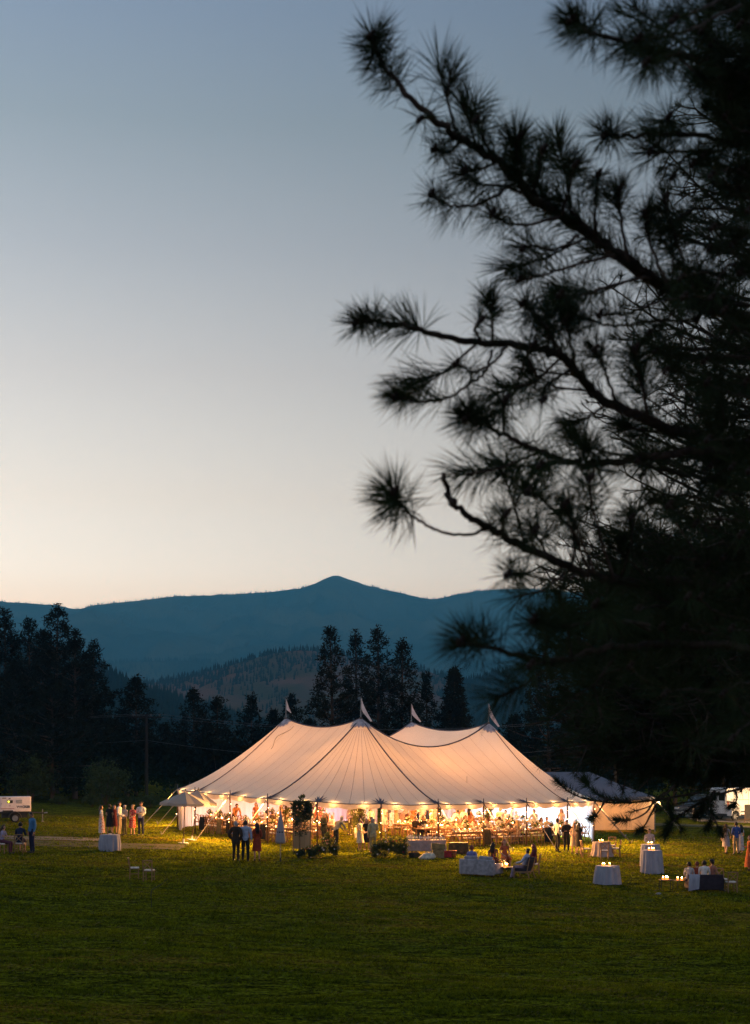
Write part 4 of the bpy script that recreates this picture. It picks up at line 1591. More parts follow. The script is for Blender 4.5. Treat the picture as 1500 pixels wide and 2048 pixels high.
# second long bough
bough([(712, 648), (755, 643), (800, 650), (850, 661), (930, 680), (1010, 690), (1080, 698), (1130, 718), (1165, 758), (1205, 800), (1295, 842), (1400, 872), (1530, 905), (1640, 930)], 6.0, 7.3, 0.045,
      [(0.0, 0.12, 1.6), (0.15, 0.24, 1.1), (0.36, 0.5, 0.7), (0.6, 0.9, 2.5)], per=200, auto=15, a0t=0.32)
for c, k in (([(960, 640), (950, 655), (962, 684)], 0.45), ([(1045, 608), (1075, 636), (1098, 662), (1112, 705)], 1.3), ([(912, 728), (950, 742), (985, 725), (1010, 695)], 0.8),
             ([(792, 795), (838, 803), (890, 798), (935, 772), (968, 745), (985, 700)], 1.6), ([(1065, 690), (1055, 715), (1070, 745)], 0.4), ([(1085, 800), (1095, 770), (1130, 745), (1150, 740)], 0.9),
             ([(1130, 640), (1140, 680), (1150, 730)], 0.9), ([(1130, 610), (1180, 640), (1240, 650), (1330, 640)], 1.3), ([(1190, 700), (1210, 740), (1230, 800)], 1.1), ([(1270, 700), (1280, 760), (1300, 840)], 1.2)):
    bough(c, 6.1, 6.6, 0.010, [(0.0, 0.5 if k > 1.2 else 0.7, k)], part='twig', per=190)
# third bough, big brush
bough([(932, 838), (965, 846), (1000, 865), (1050, 890), (1110, 915), (1180, 930), (1260, 920), (1400, 902), (1530, 900), (1640, 905)], 5.6, 7.2, 0.030, [(0.0, 0.22, 2.4), (0.3, 0.42, 0.7), (0.6, 0.9, 1.6)], per=230, auto=9, a0t=0.35)
for c in ([(1010, 800), (1005, 830), (1010, 868)], [(1080, 930), (1100, 925), (1130, 922)]):
    bough(c, 5.7, 6.2, 0.009, [(0.0, 0.8, 0.8)], part='twig', per=190)
# fourth bough with the bare crooked twig
bough([(889, 948), (892, 975), (906, 1004), (940, 1034), (985, 1058), (1040, 1090), (1110, 1120), (1180, 1150), (1250, 1164), (1350, 1164), (1450, 1180), (1560, 1205), (1640, 1225)], 5.9, 7.3, 0.042, [(0.33, 0.42, 0.6), (0.45, 0.6, 1.2), (0.6, 0.72, 1.0)], per=190, rt=0.007, auto=13, a0t=0.42)
MB().ball(rel(at(906, 1004, 6.0)), 0.020, 8, 6).build('knot', M_PBARK, near, smooth=True)
for c, k in (([(788, 985), (808, 1015), (838, 1042), (882, 1064), (935, 1070), (985, 1056)], 2.2), ([(1012, 1028), (1005, 1050), (1010, 1072)], 0.6), ([(1055, 985), (1085, 1000), (1115, 1030), (1150, 1070), (1180, 1145)], 1.3),
             ([(1070, 1060), (1065, 1080), (1075, 1104)], 0.6), ([(1015, 1150), (1050, 1150), (1100, 1160), (1160, 1150)], 1.1), ([(1130, 1010), (1150, 1050), (1190, 1150)], 1.2), ([(1180, 960), (1190, 1040), (1230, 1160)], 1.2)):
    bough(c, 5.7, 6.3, 0.010, [(0.0, 0.38 if k > 2 else 0.6, k)], part='twig', per=190)
# low bough, closest to the camera
bough([(922, 1284), (975, 1296), (1048, 1312), (1120, 1318), (1200, 1300), (1290, 1290), (1420, 1290), (1640, 1310)], 5.3, 6.9, 0.030, [(0.0, 0.22, 1.7), (0.3, 0.5, 1.0), (0.5, 0.9, 2.2)], per=210, auto=8, a0t=0.3)
for c, k in (([(1066, 1240), (1100, 1252), (1150, 1250), (1220, 1240), (1300, 1260)], 1.7), ([(1060, 1330), (1080, 1325), (1110, 1318)], 0.6), ([(1190, 1210), (1230, 1235), (1300, 1250)], 1.2)):
    bough(c, 5.3, 6.0, 0.011, [(0.0, 0.6, k)], part='twig', per=200)
# inner growth close to the trunk
for k in range(75):
    y = 330 + 1160 * g.random()
    x0 = lerp(1330, 1230, min(1, (y - 330) / 700.0))
    x = x0 + (1540 - x0) * g.random() ** 0.8
    u_ = g.normal(0, 1)
    bough([(x, y), (x + 35, y + 22 * u_), (x + 100, y + 30 * u_ + 10)], 5.8 + 1.6 * g.random(), 7.2, 0.012, [(0.0, 0.9, 1.0)], part='twig', per=150)
# the far side of the tree, beyond the right edge
for k in range(11):
    y = 60 + 128 * k + 40 * g.random()
    bough([(2350 + 250 * g.random(), y - 60), (2160, y - 10), (1960, y + 25), (1780, y + 40), (1660, y + 60)], 6.2 + 2.6 * g.random(), 7.6, 0.04, [(0.0, 0.3, 1.8), (0.3, 0.8, 1.8)], auto=9, a0t=0.2, per=170)
nd.build('needles', M_PNEEDLE, near, NT)

# ---- the second pine, sharper because it stands farther off; its crown closes the right side
FT = Vector((5.6, 18.5, float(gz(5.6, 18.5))))
second = thing('pine_tree', 'second pine with shorter needles filling the right edge behind the near boughs', 'tree', FT)
MB().tube([(0, 0, -0.5), (0.05, 0, 6), (0.0, 0.05, 11), (0.1, 0, 19)], [0.34, 0.27, 0.19, 0.03], 12).build('trunk', M_PBARK, second, smooth=True)
nd2 = Needles()
limbs = MB()
g = np.random.default_rng(5)


def crown_reach(z):
    """Crown half-width by height above the tree's foot."""
    zz = z + FT.z
    return float(np.interp(zz, [4.6, 5.2, 6.0, 7.6, 8.8, 9.6, 10.6, 12.4, 14.0, 18.0], [2.2, 2.7, 3.4, 3.6, 2.9, 2.6, 2.8, 2.1, 1.3, 0.9]))


def limb_with_tufts(z0, az, L, el, nsub, per, nl=0.115):
    d = Vector((math.cos(az) * math.cos(el), math.sin(az) * math.cos(el), math.sin(el)))
    b0 = FT + Vector((0.02, 0, z0))
    sag = 0.10 * L
    pts = []
    for i in range(6):
        t = i / 5
        p = b0 + d * (L * t) + Vector((g.normal(0, .04), g.normal(0, .04), -sag * math.sin(PI * t * 0.9) + 0.16 * L * t * t + g.normal(0, .03)))
        pts.append(p)
    limbs.tube([p - FT for p in pts], [lerp(0.05, 0.008, i / 5) for i in range(6)], 5, cap=False)
    for q in range(nsub):
        t = 0.22 + 0.78 * (q + g.random()) / nsub
        i = min(4, int(t * 5))
        p = pts[i].lerp(pts[i + 1], t * 5 - i)
        sd = Vector((g.normal(0, 1), g.normal(0, 1), g.normal(0.15, 0.65))).normalized()
        dd = (d * 0.7 + sd * 0.9).normalized()
        l2 = (0.25 + 0.45 * g.random()) * (1.15 - 0.5 * t)
        p1 = p + dd * l2 * 0.55
        p2 = p1 + (dd + Vector((g.normal(0, .3), g.normal(0, .3), g.normal(0.15, .3)))).normalized() * l2 * 0.45
        limbs.tube([p - FT, p1 - FT, p2 - FT], [0.010, 0.008, 0.005], 4, cap=False)
        nd2.sleeve([p1, p2], g, per, nl, 0.0058, tip_bias=0.6, droop=0.05)
        if g.random() < 0.75:
            s2 = Vector((g.normal(0, 1), g.normal(0, 1), g.normal(0.2, 0.6))).normalized()
            p3 = p1 + (dd * 0.5 + s2).normalized() * l2 * 0.5
            limbs.tube([p1 - FT, p3 - FT], [0.007, 0.004], 4, cap=False)
            nd2.sleeve([p1.lerp(p3, 0.5), p3], g, per, nl, 0.0058, tip_bias=0.6, droop=0.05)


for k in range(205):
    z0 = 5.8 + (17.0 - 5.8) * g.random() ** 1.25
    az = PI + g.normal(0, 0.95)
    L = crown_reach(z0) * (0.62 + 0.42 * g.random())
    limb_with_tufts(z0, az, L, lerp(-0.14, 0.32, (z0 - 5) / 12) + g.normal(0, 0.08), int(8 + 5.5 * L), 40)
for k in range(100):       # the sides turned away from the lawn
    z0 = 5.8 + 12.0 * g.random()
    L = crown_reach(z0) * (0.6 + 0.4 * g.random())
    limb_with_tufts(z0, g.uniform(-1.7, 1.7), L, lerp(-0.14, 0.32, (z0 - 5) / 12), int(6 + 4 * L), 34)
# dense lower skirt
for k in range(230):
    z0 = 5.75 + 2.7 * g.random()
    az = PI + g.normal(0, 0.8)
    L = crown_reach(z0) * (0.55 + 0.45 * g.random())
    limb_with_tufts(z0, az, L, -0.06 + g.normal(0, 0.09), int(9 + 6 * L), 44)
for k in range(70):
    z0 = 6.0 + 0.5 * g.random()
    limb_with_tufts(z0, PI + g.normal(0.1, 0.45), 2.3 + 1.2 * g.random(), -0.17 + g.normal(0, 0.05), 22, 44)
# hanging crooked twigs below the skirt, partly bare
LOWT = [[(1112, 1562), (1140, 1585), (1180, 1600), (1240, 1606), (1310, 1600), (1400, 1585)],
        [(1168, 1560), (1185, 1580), (1215, 1598), (1262, 1602)],
        [(1232, 1642), (1262, 1640), (1292, 1625), (1310, 1600), (1330, 1585)],
        [(1275, 1662), (1290, 1650), (1300, 1632), (1312, 1610)],
        [(1338, 1655), (1345, 1640), (1335, 1615), (1338, 1595)],
        [(1330, 1668), (1345, 1645), (1375, 1620), (1410, 1600), (1440, 1585)],
        [(1362, 1662), (1358, 1648), (1346, 1640)],
        [(1412, 1655), (1424, 1630), (1420, 1605), (1430, 1580)],
        [(1440, 1668), (1432, 1645), (1418, 1622), (1408, 1600)],
        [(1395, 1635), (1402, 1615), (1415, 1592)],
        [(1180, 1640), (1196, 1625), (1205, 1610), (1212, 1598)],
        [(1468, 1612), (1474, 1596), (1470, 1580)],
        [(1310, 1625), (1350, 1608), (1400, 1600), (1450, 1585), (1490, 1575)],
        [(1260, 1625), (1300, 1612), (1330, 1590), (1350, 1570)]]
TUFTED = {0, 1, 2, 3, 4, 5, 7, 8, 9, 10, 11}
for i, c in enumerate(LOWT):
    n = len(c)
    P = smooth_path([at(px, py, 17.2 + 0.25 * math.sin(i * 2.1 + j)) for j, (px, py) in enumerate(c)], 4)
    limbs.tube([p - FT for p in P], [lerp(0.006, 0.016, j / (len(P) - 1)) for j in range(len(P))], 5)
    m = len(P)
    if i in TUFTED:
        nd2.sleeve(P[:max(3, m // 3)][::-1], g, 300, 0.14, 0.0062, tip_bias=0.4)
        if i in (0, 1, 4, 5, 7, 9):
            nd2.sleeve(P[m // 3:][::-1], g, 520, 0.13, 0.0058, tip_bias=0.0)
    else:
        nd2.sleeve(P[:3][::-1], g, 70, 0.12, 0.0058, tip_bias=0.4)
limbs.build('limbs', M_PBARK, second, kind='stuff')
nd2.build('needles', M_PNEEDLE, second, FT, thin=True)
# ================================================================== people
SKINS = {}


def cloth(color, rough=0.85):
    key = tuple(round(c, 3) for c in color)
    if key not in SKINS:
        SKINS[key] = mat('cloth_%d' % len(SKINS), key, rough, var=0.10, scale=9, bump=0.25, bscale=22, spec=0.15)
    return SKINS[key]


M_SKIN = [mat('skin_light', (0.46, 0.27, 0.19), 0.55, var=0.06, scale=20), mat('skin_tan', (0.36, 0.20, 0.13), 0.55, var=0.06, scale=20), mat('skin_brown', (0.20, 0.105, 0.065), 0.55, var=0.06, scale=20)]
M_EYE = mat('eye_dark', (0.02, 0.015, 0.012), 0.2)
M_SHOE = mat('dark_leather', (0.03, 0.022, 0.018), 0.4)
HAIR = {'black': mat('hair_black', (0.012, 0.010, 0.009), 0.5, scale=30, stretch=(1, 1, 0.2)), 'brown': mat('hair_brown', (0.055, 0.030, 0.016), 0.5, scale=30, stretch=(1, 1, 0.2)),
        'blond': mat('hair_blond', (0.38, 0.25, 0.11), 0.5, scale=30, stretch=(1, 1, 0.2)), 'grey': mat('hair_grey', (0.36, 0.35, 0.34), 0.5, scale=30, stretch=(1, 1, 0.2)),
        'red': mat('hair_auburn', (0.16, 0.035, 0.018), 0.5, scale=30, stretch=(1, 1, 0.2))}
V = Vector


def pose_joints(pose, sex):
    sh = 0.185 if sex == 'm' else 0.160
    hp = 0.088 if sex == 'm' else 0.092
    J = dict(pel=V((0, 0.0, 0.95)), wai=V((0, 0.0, 1.10)), che=V((0, 0.005, 1.30)), nek=V((0, 0.015, 1.465)), look=V((0, -1, 0)))
    for s, n in ((1, 'L'), (-1, 'R')):
        J['hip' + n] = V((s * hp, 0, 0.92))
        J['kne' + n] = V((s * 0.10, -0.02, 0.50))
        J['ank' + n] = V((s * 0.11, 0.02, 0.085))
        J['sho' + n] = V((s * sh, 0.01, 1.42))
        J['elb' + n] = V((s * (sh + 0.055), 0.035, 1.14))
        J['wri' + n] = V((s * (sh + 0.055), -0.045, 0.90))
        J['hnd' + n] = V((0, -0.15, -1))

    def arm(n, e, w, h):
        J['elb' + n], J['wri' + n], J['hnd' + n] = V(e), V(w), V(h)
    if pose == 'cross':
        arm('L', (sh + 0.06, -0.03, 1.15), (-0.04, -0.24, 1.17), (-1, 0.1, 0.1))
        arm('R', (-sh - 0.06, -0.03, 1.15), (0.04, -0.27, 1.20), (1, 0.15, 0.1))
    elif pose == 'pocket':
        arm('L', (sh + 0.12, 0.09, 1.16), (sh + 0.01, -0.02, 0.95), (-0.3, -0.3, -1))
        arm('R', (-sh - 0.12, 0.09, 1.16), (-sh - 0.01, -0.02, 0.95), (0.3, -0.3, -1))
    elif pose == 'drink':
        arm('R', (-sh - 0.05, 0.02, 1.15), (-0.12, -0.26, 1.20), (0.4, -0.6, 0.3))
        J['kneL'].y = -0.07
    elif pose == 'clasp':
        arm('L', (sh + 0.05, 0.0, 1.14), (0.05, -0.23, 1.03), (-0.8, -0.5, -0.2))
        arm('R', (-sh - 0.05, 0.0, 1.14), (-0.05, -0.23, 1.03), (0.8, -0.5, -0.2))
    elif pose == 'hug':
        arm('L', (sh + 0.20, -0.12, 1.27), (sh + 0.38, -0.22, 1.18), (1, -0.3, -0.1))
    elif pose == 'walk':
        J['kneL'], J['ankL'] = V((0.09, -0.17, 0.52)), V((0.09, -0.24, 0.10))
        J['kneR'], J['ankR'] = V((-0.09, 0.06, 0.50)), V((-0.09, 0.28, 0.14))
        arm('R', (-sh - 0.07, -0.06, 1.15), (-sh - 0.04, -0.24, 1.0), (0.1, -0.7, -0.6))
        arm('L', (sh + 0.07, 0.12, 1.16), (sh + 0.06, 0.16, 0.92), (0, 0.0, -1))
    elif pose == 'bow':
        J['look'] = V((0, -0.8, -0.65))
    elif pose == 'bend':
        J['wai'], J['che'], J['nek'] = V((0, -0.04, 1.10)), V((0, -0.16, 1.27)), V((0, -0.27, 1.39))
        for s, n in ((1, 'L'), (-1, 'R')):
            J['sho' + n] = V((s * sh, -0.24, 1.35))
            arm(n, (s * (sh + 0.04), -0.38, 1.11), (s * 0.15, -0.52, 0.92), (0, -0.7, -0.5))
        J['look'] = V((0, -0.8, -0.6))
    elif pose in ('sit', 'lounge', 'sitback'):
        lean = {'sit': -0.06, 'sitback': 0.05, 'lounge': 0.15}[pose]
        J['pel'] = V((0, 0.02, 0.565))
        J['wai'] = V((0, 0.03 + lean * 0.25, 0.71))
        J['che'] = V((0, 0.03 + lean * 0.7, 0.91))
        J['nek'] = V((0, 0.03 + lean * 1.1, 1.075))
        for s, n in ((1, 'L'), (-1, 'R')):
            J['hip' + n] = V((s * hp, 0, 0.55))
            J['kne' + n] = V((s * 0.11, -0.43, 0.52))
            J['ank' + n] = V((s * 0.11, -0.40 - (0.15 if pose == 'lounge' else 0), 0.085))
            J['sho' + n] = V((s * sh, 0.02 + lean, 1.03))
            if pose == 'sit':
                arm(n, (s * (sh + 0.06), -0.13, 0.80), (s * 0.13, -0.34, 0.82), (-s * 0.3, -1, -0.1))
            elif pose == 'sitback':
                arm(n, (s * (sh + 0.06), 0.02, 0.77), (s * 0.12, -0.20, 0.66), (-s * 0.2, -1, -0.2))
            else:
                arm(n, (s * (sh + 0.10), 0.02, 0.78), (s * (sh + 0.02), -0.24, 0.72), (-s * 0.2, -1, -0.2))
    return J


def build_body(pose, sex):
    """One continuous skinned figure, with a region per face."""
    J = pose_joints(pose, sex)
    k = 1.0 if sex == 'm' else 0.88
    vs_, es, rad = [], [], []

    def add(p, r, parent=None):
        vs_.append(V(p))
        rad.append(r if hasattr(r, '__len__') else (r, r))
        if parent is not None:
            es.append((parent, len(vs_) - 1))
        return len(vs_) - 1
    pel = add(J['pel'], (0.135 if sex == 'm' else 0.14, 0.105))
    wai = add(J['wai'], (0.130 * k, 0.098 * k), pel)
    che = add(J['che'], (0.150 * k, 0.112 * k), wai)
    top = add(J['che'].lerp(J['nek'], 0.62), (0.115 * k, 0.082 * k), che)
    nek = add(J['nek'] + V((0, 0, 0.01)), 0.052 * k, top)
    up = (J['nek'] - J['che']).normalized()
    up = (up * 0.4 + V((0, 0, 0.6))).normalized()
    lk = J['look'].normalized()
    hb = J['nek'] + up * 0.085
    jaw = add(hb + V((0, -0.012, 0.0)), (0.060, 0.060), nek)
    upd = (up + lk * (-0.5 * lk.z if lk.z < -0.1 else 0) + V((0, lk.y * 0.0, 0)))
    if lk.z < -0.1:
        upd = (V((0, -0.42, 0.9))).normalized()
    upd.normalize()
    mid = add(hb + upd * 0.085 + V((0, -0.008, 0)), (0.082, 0.092), jaw)
    crn = add(hb + upd * 0.155 + V((0, 0.0, 0)), (0.070, 0.080), mid)
    tip = add(hb + upd * 0.200, (0.034, 0.036), crn)
    face = (lk - upd * lk.dot(upd)).normalized()
    headc = vs_[mid].copy()
    nose = add(headc + face * 0.098 + upd * (-0.012), (0.012, 0.012), mid)
    n2 = add(headc + face * 0.114 + upd * (-0.026), (0.010, 0.010), nose)
    side_ = upd.cross(face)
    for s in (1, -1):
        add(headc + side_ * (s * 0.090) - upd * 0.01, (0.014, 0.020), mid)
    bones = [(J['pel'], J['wai'], 'hips'), (J['wai'], J['che'], 'torso'), (J['che'], J['nek'], 'torso'), (J['nek'], hb, 'neck'), (hb, vs_[tip], 'head'), (headc, vs_[n2], 'head')]
    for n, s in (('L', 1), ('R', -1)):
        h = add(J['hip' + n], (0.098 * (1 if sex == 'm' else 1.02), 0.098), pel)
        th = add(J['hip' + n].lerp(J['kne' + n], 0.5), 0.076 * (1 if sex == 'm' else 0.96), h)
        kn = add(J['kne' + n], 0.056 * k, th)
        cf = add(J['kne' + n].lerp(J['ank' + n], 0.35) + V((0, 0.012, 0)), 0.056 * k, kn)
        an = add(J['ank' + n], 0.036 * k, cf)
        he = add(J['ank' + n] + V((0, 0.01, -0.045)), (0.038, 0.036), an)
        ba = add(J['ank' + n] + V((s * 0.01, -0.12, -0.052)), (0.040, 0.028), he)
        to = add(J['ank' + n] + V((s * 0.012, -0.185, -0.058)), (0.030, 0.020), ba)
        bones += [(J['hip' + n], J['kne' + n], 'thigh'), (J['kne' + n], J['ank' + n] + V((0, 0, 0.03)), 'shin'), (J['ank' + n] + V((0, 0.0, -0.04)), vs_[to], 'foot')]
        sh = add(J['sho' + n], 0.058 * k, top)
        ua = add(J['sho' + n].lerp(J['elb' + n], 0.5), 0.047 * k, sh)
        el = add(J['elb' + n], 0.039 * k, ua)
        fa = add(J['elb' + n].lerp(J['wri' + n], 0.4), 0.037 * k, el)
        wr = add(J['wri' + n], 0.026 * k, fa)
        hd = J['hnd' + n].normalized()
        lat = hd.cross(V((0, 0, 1)) if abs(hd.z) < 0.8 else V((1, 0, 0))).normalized()
        if abs(hd.z) >= 0.8:
            lat = hd.cross(V((s, 0, 0))).normalized()
        nrm = hd.cross(lat)
        pm = add(J['wri' + n] + hd * 0.055, (0.034, 0.020), wr)
        for q, (o_, L) in enumerate(((-0.030, 0.066), (-0.010, 0.076), (0.010, 0.072), (0.030, 0.056))):
            kb = add(J['wri' + n] + hd * 0.095 + lat * o_, 0.0105, pm)
            k2 = add(J['wri' + n] + hd * (0.095 + L * 0.55) + lat * o_ * 1.1 + nrm * 0.010, 0.0090, kb)
            add(J['wri' + n] + hd * (0.095 + L * 0.92) + lat * o_ * 1.1 + nrm * 0.030, 0.0075, k2)
        t1 = add(J['wri' + n] + hd * 0.045 - lat * 0.045 + nrm * 0.008, 0.0125, pm)
        add(J['wri' + n] + hd * 0.085 - lat * 0.062 + nrm * 0.020, 0.0095, t1)
        bones += [(J['sho' + n], J['elb' + n], 'uparm'), (J['elb' + n], J['wri' + n], 'forearm'), (J['wri' + n] + hd * 0.03, J['wri' + n] + hd * 0.16, 'hand')]
        bones.append((J['che'].lerp(J['nek'], 0.5) + V((s * 0.05, 0, 0)), J['sho' + n], 'torso'))
    me = bpy.data.meshes.new('figure')
    me.from_pydata([tuple(p) for p in vs_], es, [])
    o = bpy.data.objects.new('figure', me)
    COL.objects.link(o)
    o.modifiers.new('s', 'SKIN')
    for i, r in enumerate(rad):
        sv = me.skin_vertices[0].data[i]
        sv.radius = r
        sv.use_root = (i == 0)
    ss = o.modifiers.new('d', 'SUBSURF')
    ss.levels = 1
    ss.render_levels = 1
    dg = bpy.context.evaluated_depsgraph_get()
    ev = o.evaluated_get(dg)
    out = bpy.data.meshes.new_from_object(ev)
    bpy.data.objects.remove(o)
    out.name = 'body'
    out.materials.clear()
    out.materials.append(None)
    out.polygons.foreach_set('use_smooth', [True] * len(out.polygons))
    # regions
    nf = len(out.polygons)
    cen = np.zeros(nf * 3)
    out.polygons.foreach_get('center', cen)
    cen = cen.reshape(-1, 3)
    best = np.full(nf, 1e9)
    reg = np.array(['torso'] * nf, dtype=object)
    for a, b, r in bones:
        a, b = np.array(a), np.array(b)
        ab = b - a
        t = np.clip(((cen - a) @ ab) / (ab @ ab + 1e-9), 0, 1)
        d = np.linalg.norm(cen - (a + t[:, None] * ab), axis=1)
        d = d - {'torso': 0.075, 'hips': 0.075, 'thigh': 0.045, 'head': 0.03}.get(r, 0.0)
        m_ = d < best
        best[m_] = d[m_]
        reg[m_] = r
    return dict(me=out, reg=reg, cen=cen, J=J, head=headc, up=upd, face=face, side=side_)


BODY, GARM = {}, {}


def body(pose, sex):
    if (pose, sex) not in BODY:
        BODY[(pose, sex)] = build_body(pose, sex)
    return BODY[(pose, sex)]


def shell(B, mask, off, name):
    """The body's faces under mask, pushed outwards: a garment that follows the body."""
    me = B['me']
    idx = [i for i in range(len(mask)) if mask[i]]
    used = {}
    vs_, fs_ = [], []
    for i in idx:
        f = []
        for v in me.polygons[i].vertices:
            if v not in used:
                used[v] = len(vs_)
                vt = me.vertices[v]
                vs_.append(vt.co + vt.normal * off)
            f.append(used[v])
        fs_.append(tuple(f))
    out = MB().add(vs_, fs_).mesh(name, None, True)
    out.materials.clear()
    out.materials.append(None)
    return out


def loft(rings, n=18, name='skirt', wave=0.0):
    """rings: (centre, rx, ry) from the waist down."""
    vs_, fs_ = [], []
    for i, (c, rx, ry) in enumerate(rings):
        f = i / (len(rings) - 1)
        for k in range(n):
            a = 2 * PI * k / n
            w = 1 + wave * f * math.sin(a * 6)
            vs_.append((c[0] + rx * w * math.cos(a), c[1] + ry * w * math.sin(a), c[2]))
    for i in range(len(rings) - 1):
        for k in range(n):
            k2 = (k + 1) % n
            fs_.append((i * n + k, (i + 1) * n + k, (i + 1) * n + k2, i * n + k2))
    out = MB().add(vs_, fs_).mesh(name, None, True)
    out.materials.clear()
    out.materials.append(None)
    return out


def garment(pose, sex, kind):
    key = (pose, sex, kind)
    if key in GARM:
        return GARM[key]
    B = body(pose, sex)
    reg, cen = B['reg'], B['cen']
    seated = pose in ('sit', 'lounge', 'sitback')
    is_ = lambda *r: np.isin(reg.astype(str), r)
    pz = B['J']['pel'].z
    sz = B['J']['shoL'].z
    if kind == 'shirt':
        m = is_('torso', 'uparm', 'forearm', 'hips') & (cen[:, 2] > pz - 0.02) & (cen[:, 2] < sz + 0.10)
        out = shell(B, m, 0.016, 'shirt')
    elif kind == 'jacket':
        m = (is_('torso', 'uparm', 'forearm', 'hips') | (is_('thigh') & (cen[:, 2] > pz - 0.16) & (not seated))) & (cen[:, 2] < sz + 0.10)
        out = shell(B, m, 0.030, 'jacket')
    elif kind == 'top':
        m = (is_('torso', 'hips') | (is_('uparm') & (cen[:, 2] > sz - 0.14))) & (cen[:, 2] > pz - 0.02) & (cen[:, 2] < sz + 0.05)
        out = shell(B, m, 0.012, 'top')
    elif kind == 'trousers':
        m = is_('hips', 'thigh', 'shin') & (cen[:, 2] < pz + 0.09)
        out = shell(B, m, 0.013, 'trousers')
    elif kind in ('skirt', 'longskirt'):
        if seated:
            m = is_('hips', 'thigh') | (is_('shin') & (kind == 'longskirt') & (cen[:, 2] > 0.2))
            out = shell(B, m, 0.032, 'skirt')
        else:
            c = B['J']['wai']
            hem = 0.46 if kind == 'skirt' else 0.20
            kl = B['J']['kneL'] + B['J']['kneR']
            ky = kl.y / 2
            out = loft([((c.x, c.y, c.z + 0.03), 0.135, 0.105), ((0, 0, pz + 0.04), 0.175, 0.135), ((0, 0.0, pz - 0.10), 0.195, 0.150), ((0, ky * 0.6, pz - 0.3), 0.205, 0.165), ((0, ky, hem), 0.225 if kind == 'skirt' else 0.26, 0.19)], 20, 'skirt', 0.06)
    elif kind == 'shoes':
        out = shell(B, is_('foot'), 0.008, 'shoes')
    elif kind == 'hair':
        h, up, fc = np.array(B['head']), np.array(B['up']), np.array(B['face'])
        d = cen - h
        u_, f_ = d @ up, d @ fc
        m = is_('head') & ((u_ > 0.045) | ((f_ < 0.012) & (u_ > -0.065))) & (f_ < 0.088)
        out = shell(B, m, 0.014, 'hair')
    elif kind == 'longhair':
        h, up, fc = np.array(B['head']), np.array(B['up']), np.array(B['face'])
        d = cen - h
        u_, f_ = d @ up, d @ fc
        m = is_('head', 'neck') & ((u_ > 0.05) | ((f_ < 0.025) & (u_ > -0.10))) & (f_ < 0.088)
        out0 = shell(B, m, 0.018, 'hair')
        mb = MB()
        mb.v = [tuple(v.co) for v in out0.vertices]
        mb.f = [tuple(p.vertices) for p in out0.polygons]
        mb.mi = [0] * len(mb.f)
        hv, uv, fv = B['head'], B['up'], B['face']
        nk = B['J']['nek']
        for s in (-0.05, 0.0, 0.05):
            sd = B['side'] * s
            mb.tube([hv - fv * 0.055 + uv * 0.03 + sd, hv - fv * 0.085 - uv * 0.07 + sd * 1.2, nk - fv * 0.105 + V((0, 0, -0.05)) + sd * 1.3, nk - fv * 0.125 + V((0, 0, -0.21)) + sd * 1.1], [0.05, 0.050, 0.042, 0.014], 8)
        out = mb.mesh('hair', None, True)
        out.materials.clear()
        out.materials.append(None)
    elif kind == 'bun':
        h0 = garment(pose, sex, 'hair')
        mb = MB()
        mb.v = [tuple(v.co) for v in h0.vertices]
        mb.f = [tuple(p.vertices) for p in h0.polygons]
        mb.mi = [0] * len(mb.f)
        p = B['head'] - B['face'] * 0.105 + B['up'] * 0.06
        mb.ball(p, 0.048, 10, 6)
        out = mb.mesh('hair', None, True)
        out.materials.clear()
        out.materials.append(None)
    elif kind == 'eyes':
        mb = MB()
        for s in (1, -1):
            mb.ball(B['head'] + B['face'] * 0.088 + B['side'] * (s * 0.032) + B['up'] * 0.012, 0.010, 6, 4)
        out = mb.mesh('eyes', M_EYE, True)
    elif kind == 'mouth':
        mb = MB()
        p = B['head'] + B['face'] * 0.078 - B['up'] * 0.062
        mb.box(p, (0.042, 0.016, 0.008))
        out = mb.mesh('mouth', cloth((0.30, 0.09, 0.07)), True)
    GARM[key] = out
    return out


def wear(root, me, name, m):
    o = link(name, me, root)
    if m is not None:
        o.material_slots[0].link = 'OBJECT'
        o.material_slots[0].material = m
    return o


def person(label, p, face, pose='stand', sex='m', h=1.76, skin=0, hair='brown', style='hair', top=('shirt', (0.6, 0.6, 0.6)), bottom=('trousers', (0.03, 0.03, 0.035)), group=None, z=None):
    """face: compass turn in degrees; 0 looks at the camera, 90 to the right, -90 to the left, 180 away."""
    sc = h / 1.76
    root = thing('person', label, 'person', (p[0], p[1], p[2] if z is None else z), R(face), group, sc)
    B = body(pose, sex)
    wear(root, B['me'], 'body', M_SKIN[skin])
    wear(root, garment(pose, sex, style), 'hair', HAIR[hair])
    link('eyes', garment(pose, sex, 'eyes'), root)
    link('mouth', garment(pose, sex, 'mouth'), root)
    if top:
        wear(root, garment(pose, sex, top[0]), top[0], top[1] if not isinstance(top[1], tuple) else cloth(top[1]))
    if top and top[0] == 'jacket':
        pass
    wear(root, garment(pose, sex, bottom[0]), 'skirt' if bottom[0] == 'longskirt' else bottom[0], bottom[1] if not isinstance(bottom[1], tuple) else cloth(bottom[1]))
    wear(root, garment(pose, sex, 'shoes'), 'shoes', M_SHOE)
    return root


def dress(c, long=False, sleeve=False):
    return dict(top=('shirt' if sleeve else 'top', c), bottom=('longskirt' if long else 'skirt', c))


WHITE = (0.72, 0.70, 0.66)
LBLUE = (0.36, 0.42, 0.56)
BLUE = (0.06, 0.17, 0.34)
BLACK = (0.015, 0.015, 0.018)
NAVY = (0.02, 0.025, 0.06)
KHAKI = (0.36, 0.27, 0.17)
OLIVE = (0.16, 0.14, 0.06)
GREY = (0.25, 0.25, 0.26)
RUST = (0.28, 0.05, 0.02)
CREAM = (0.66, 0.58, 0.42)


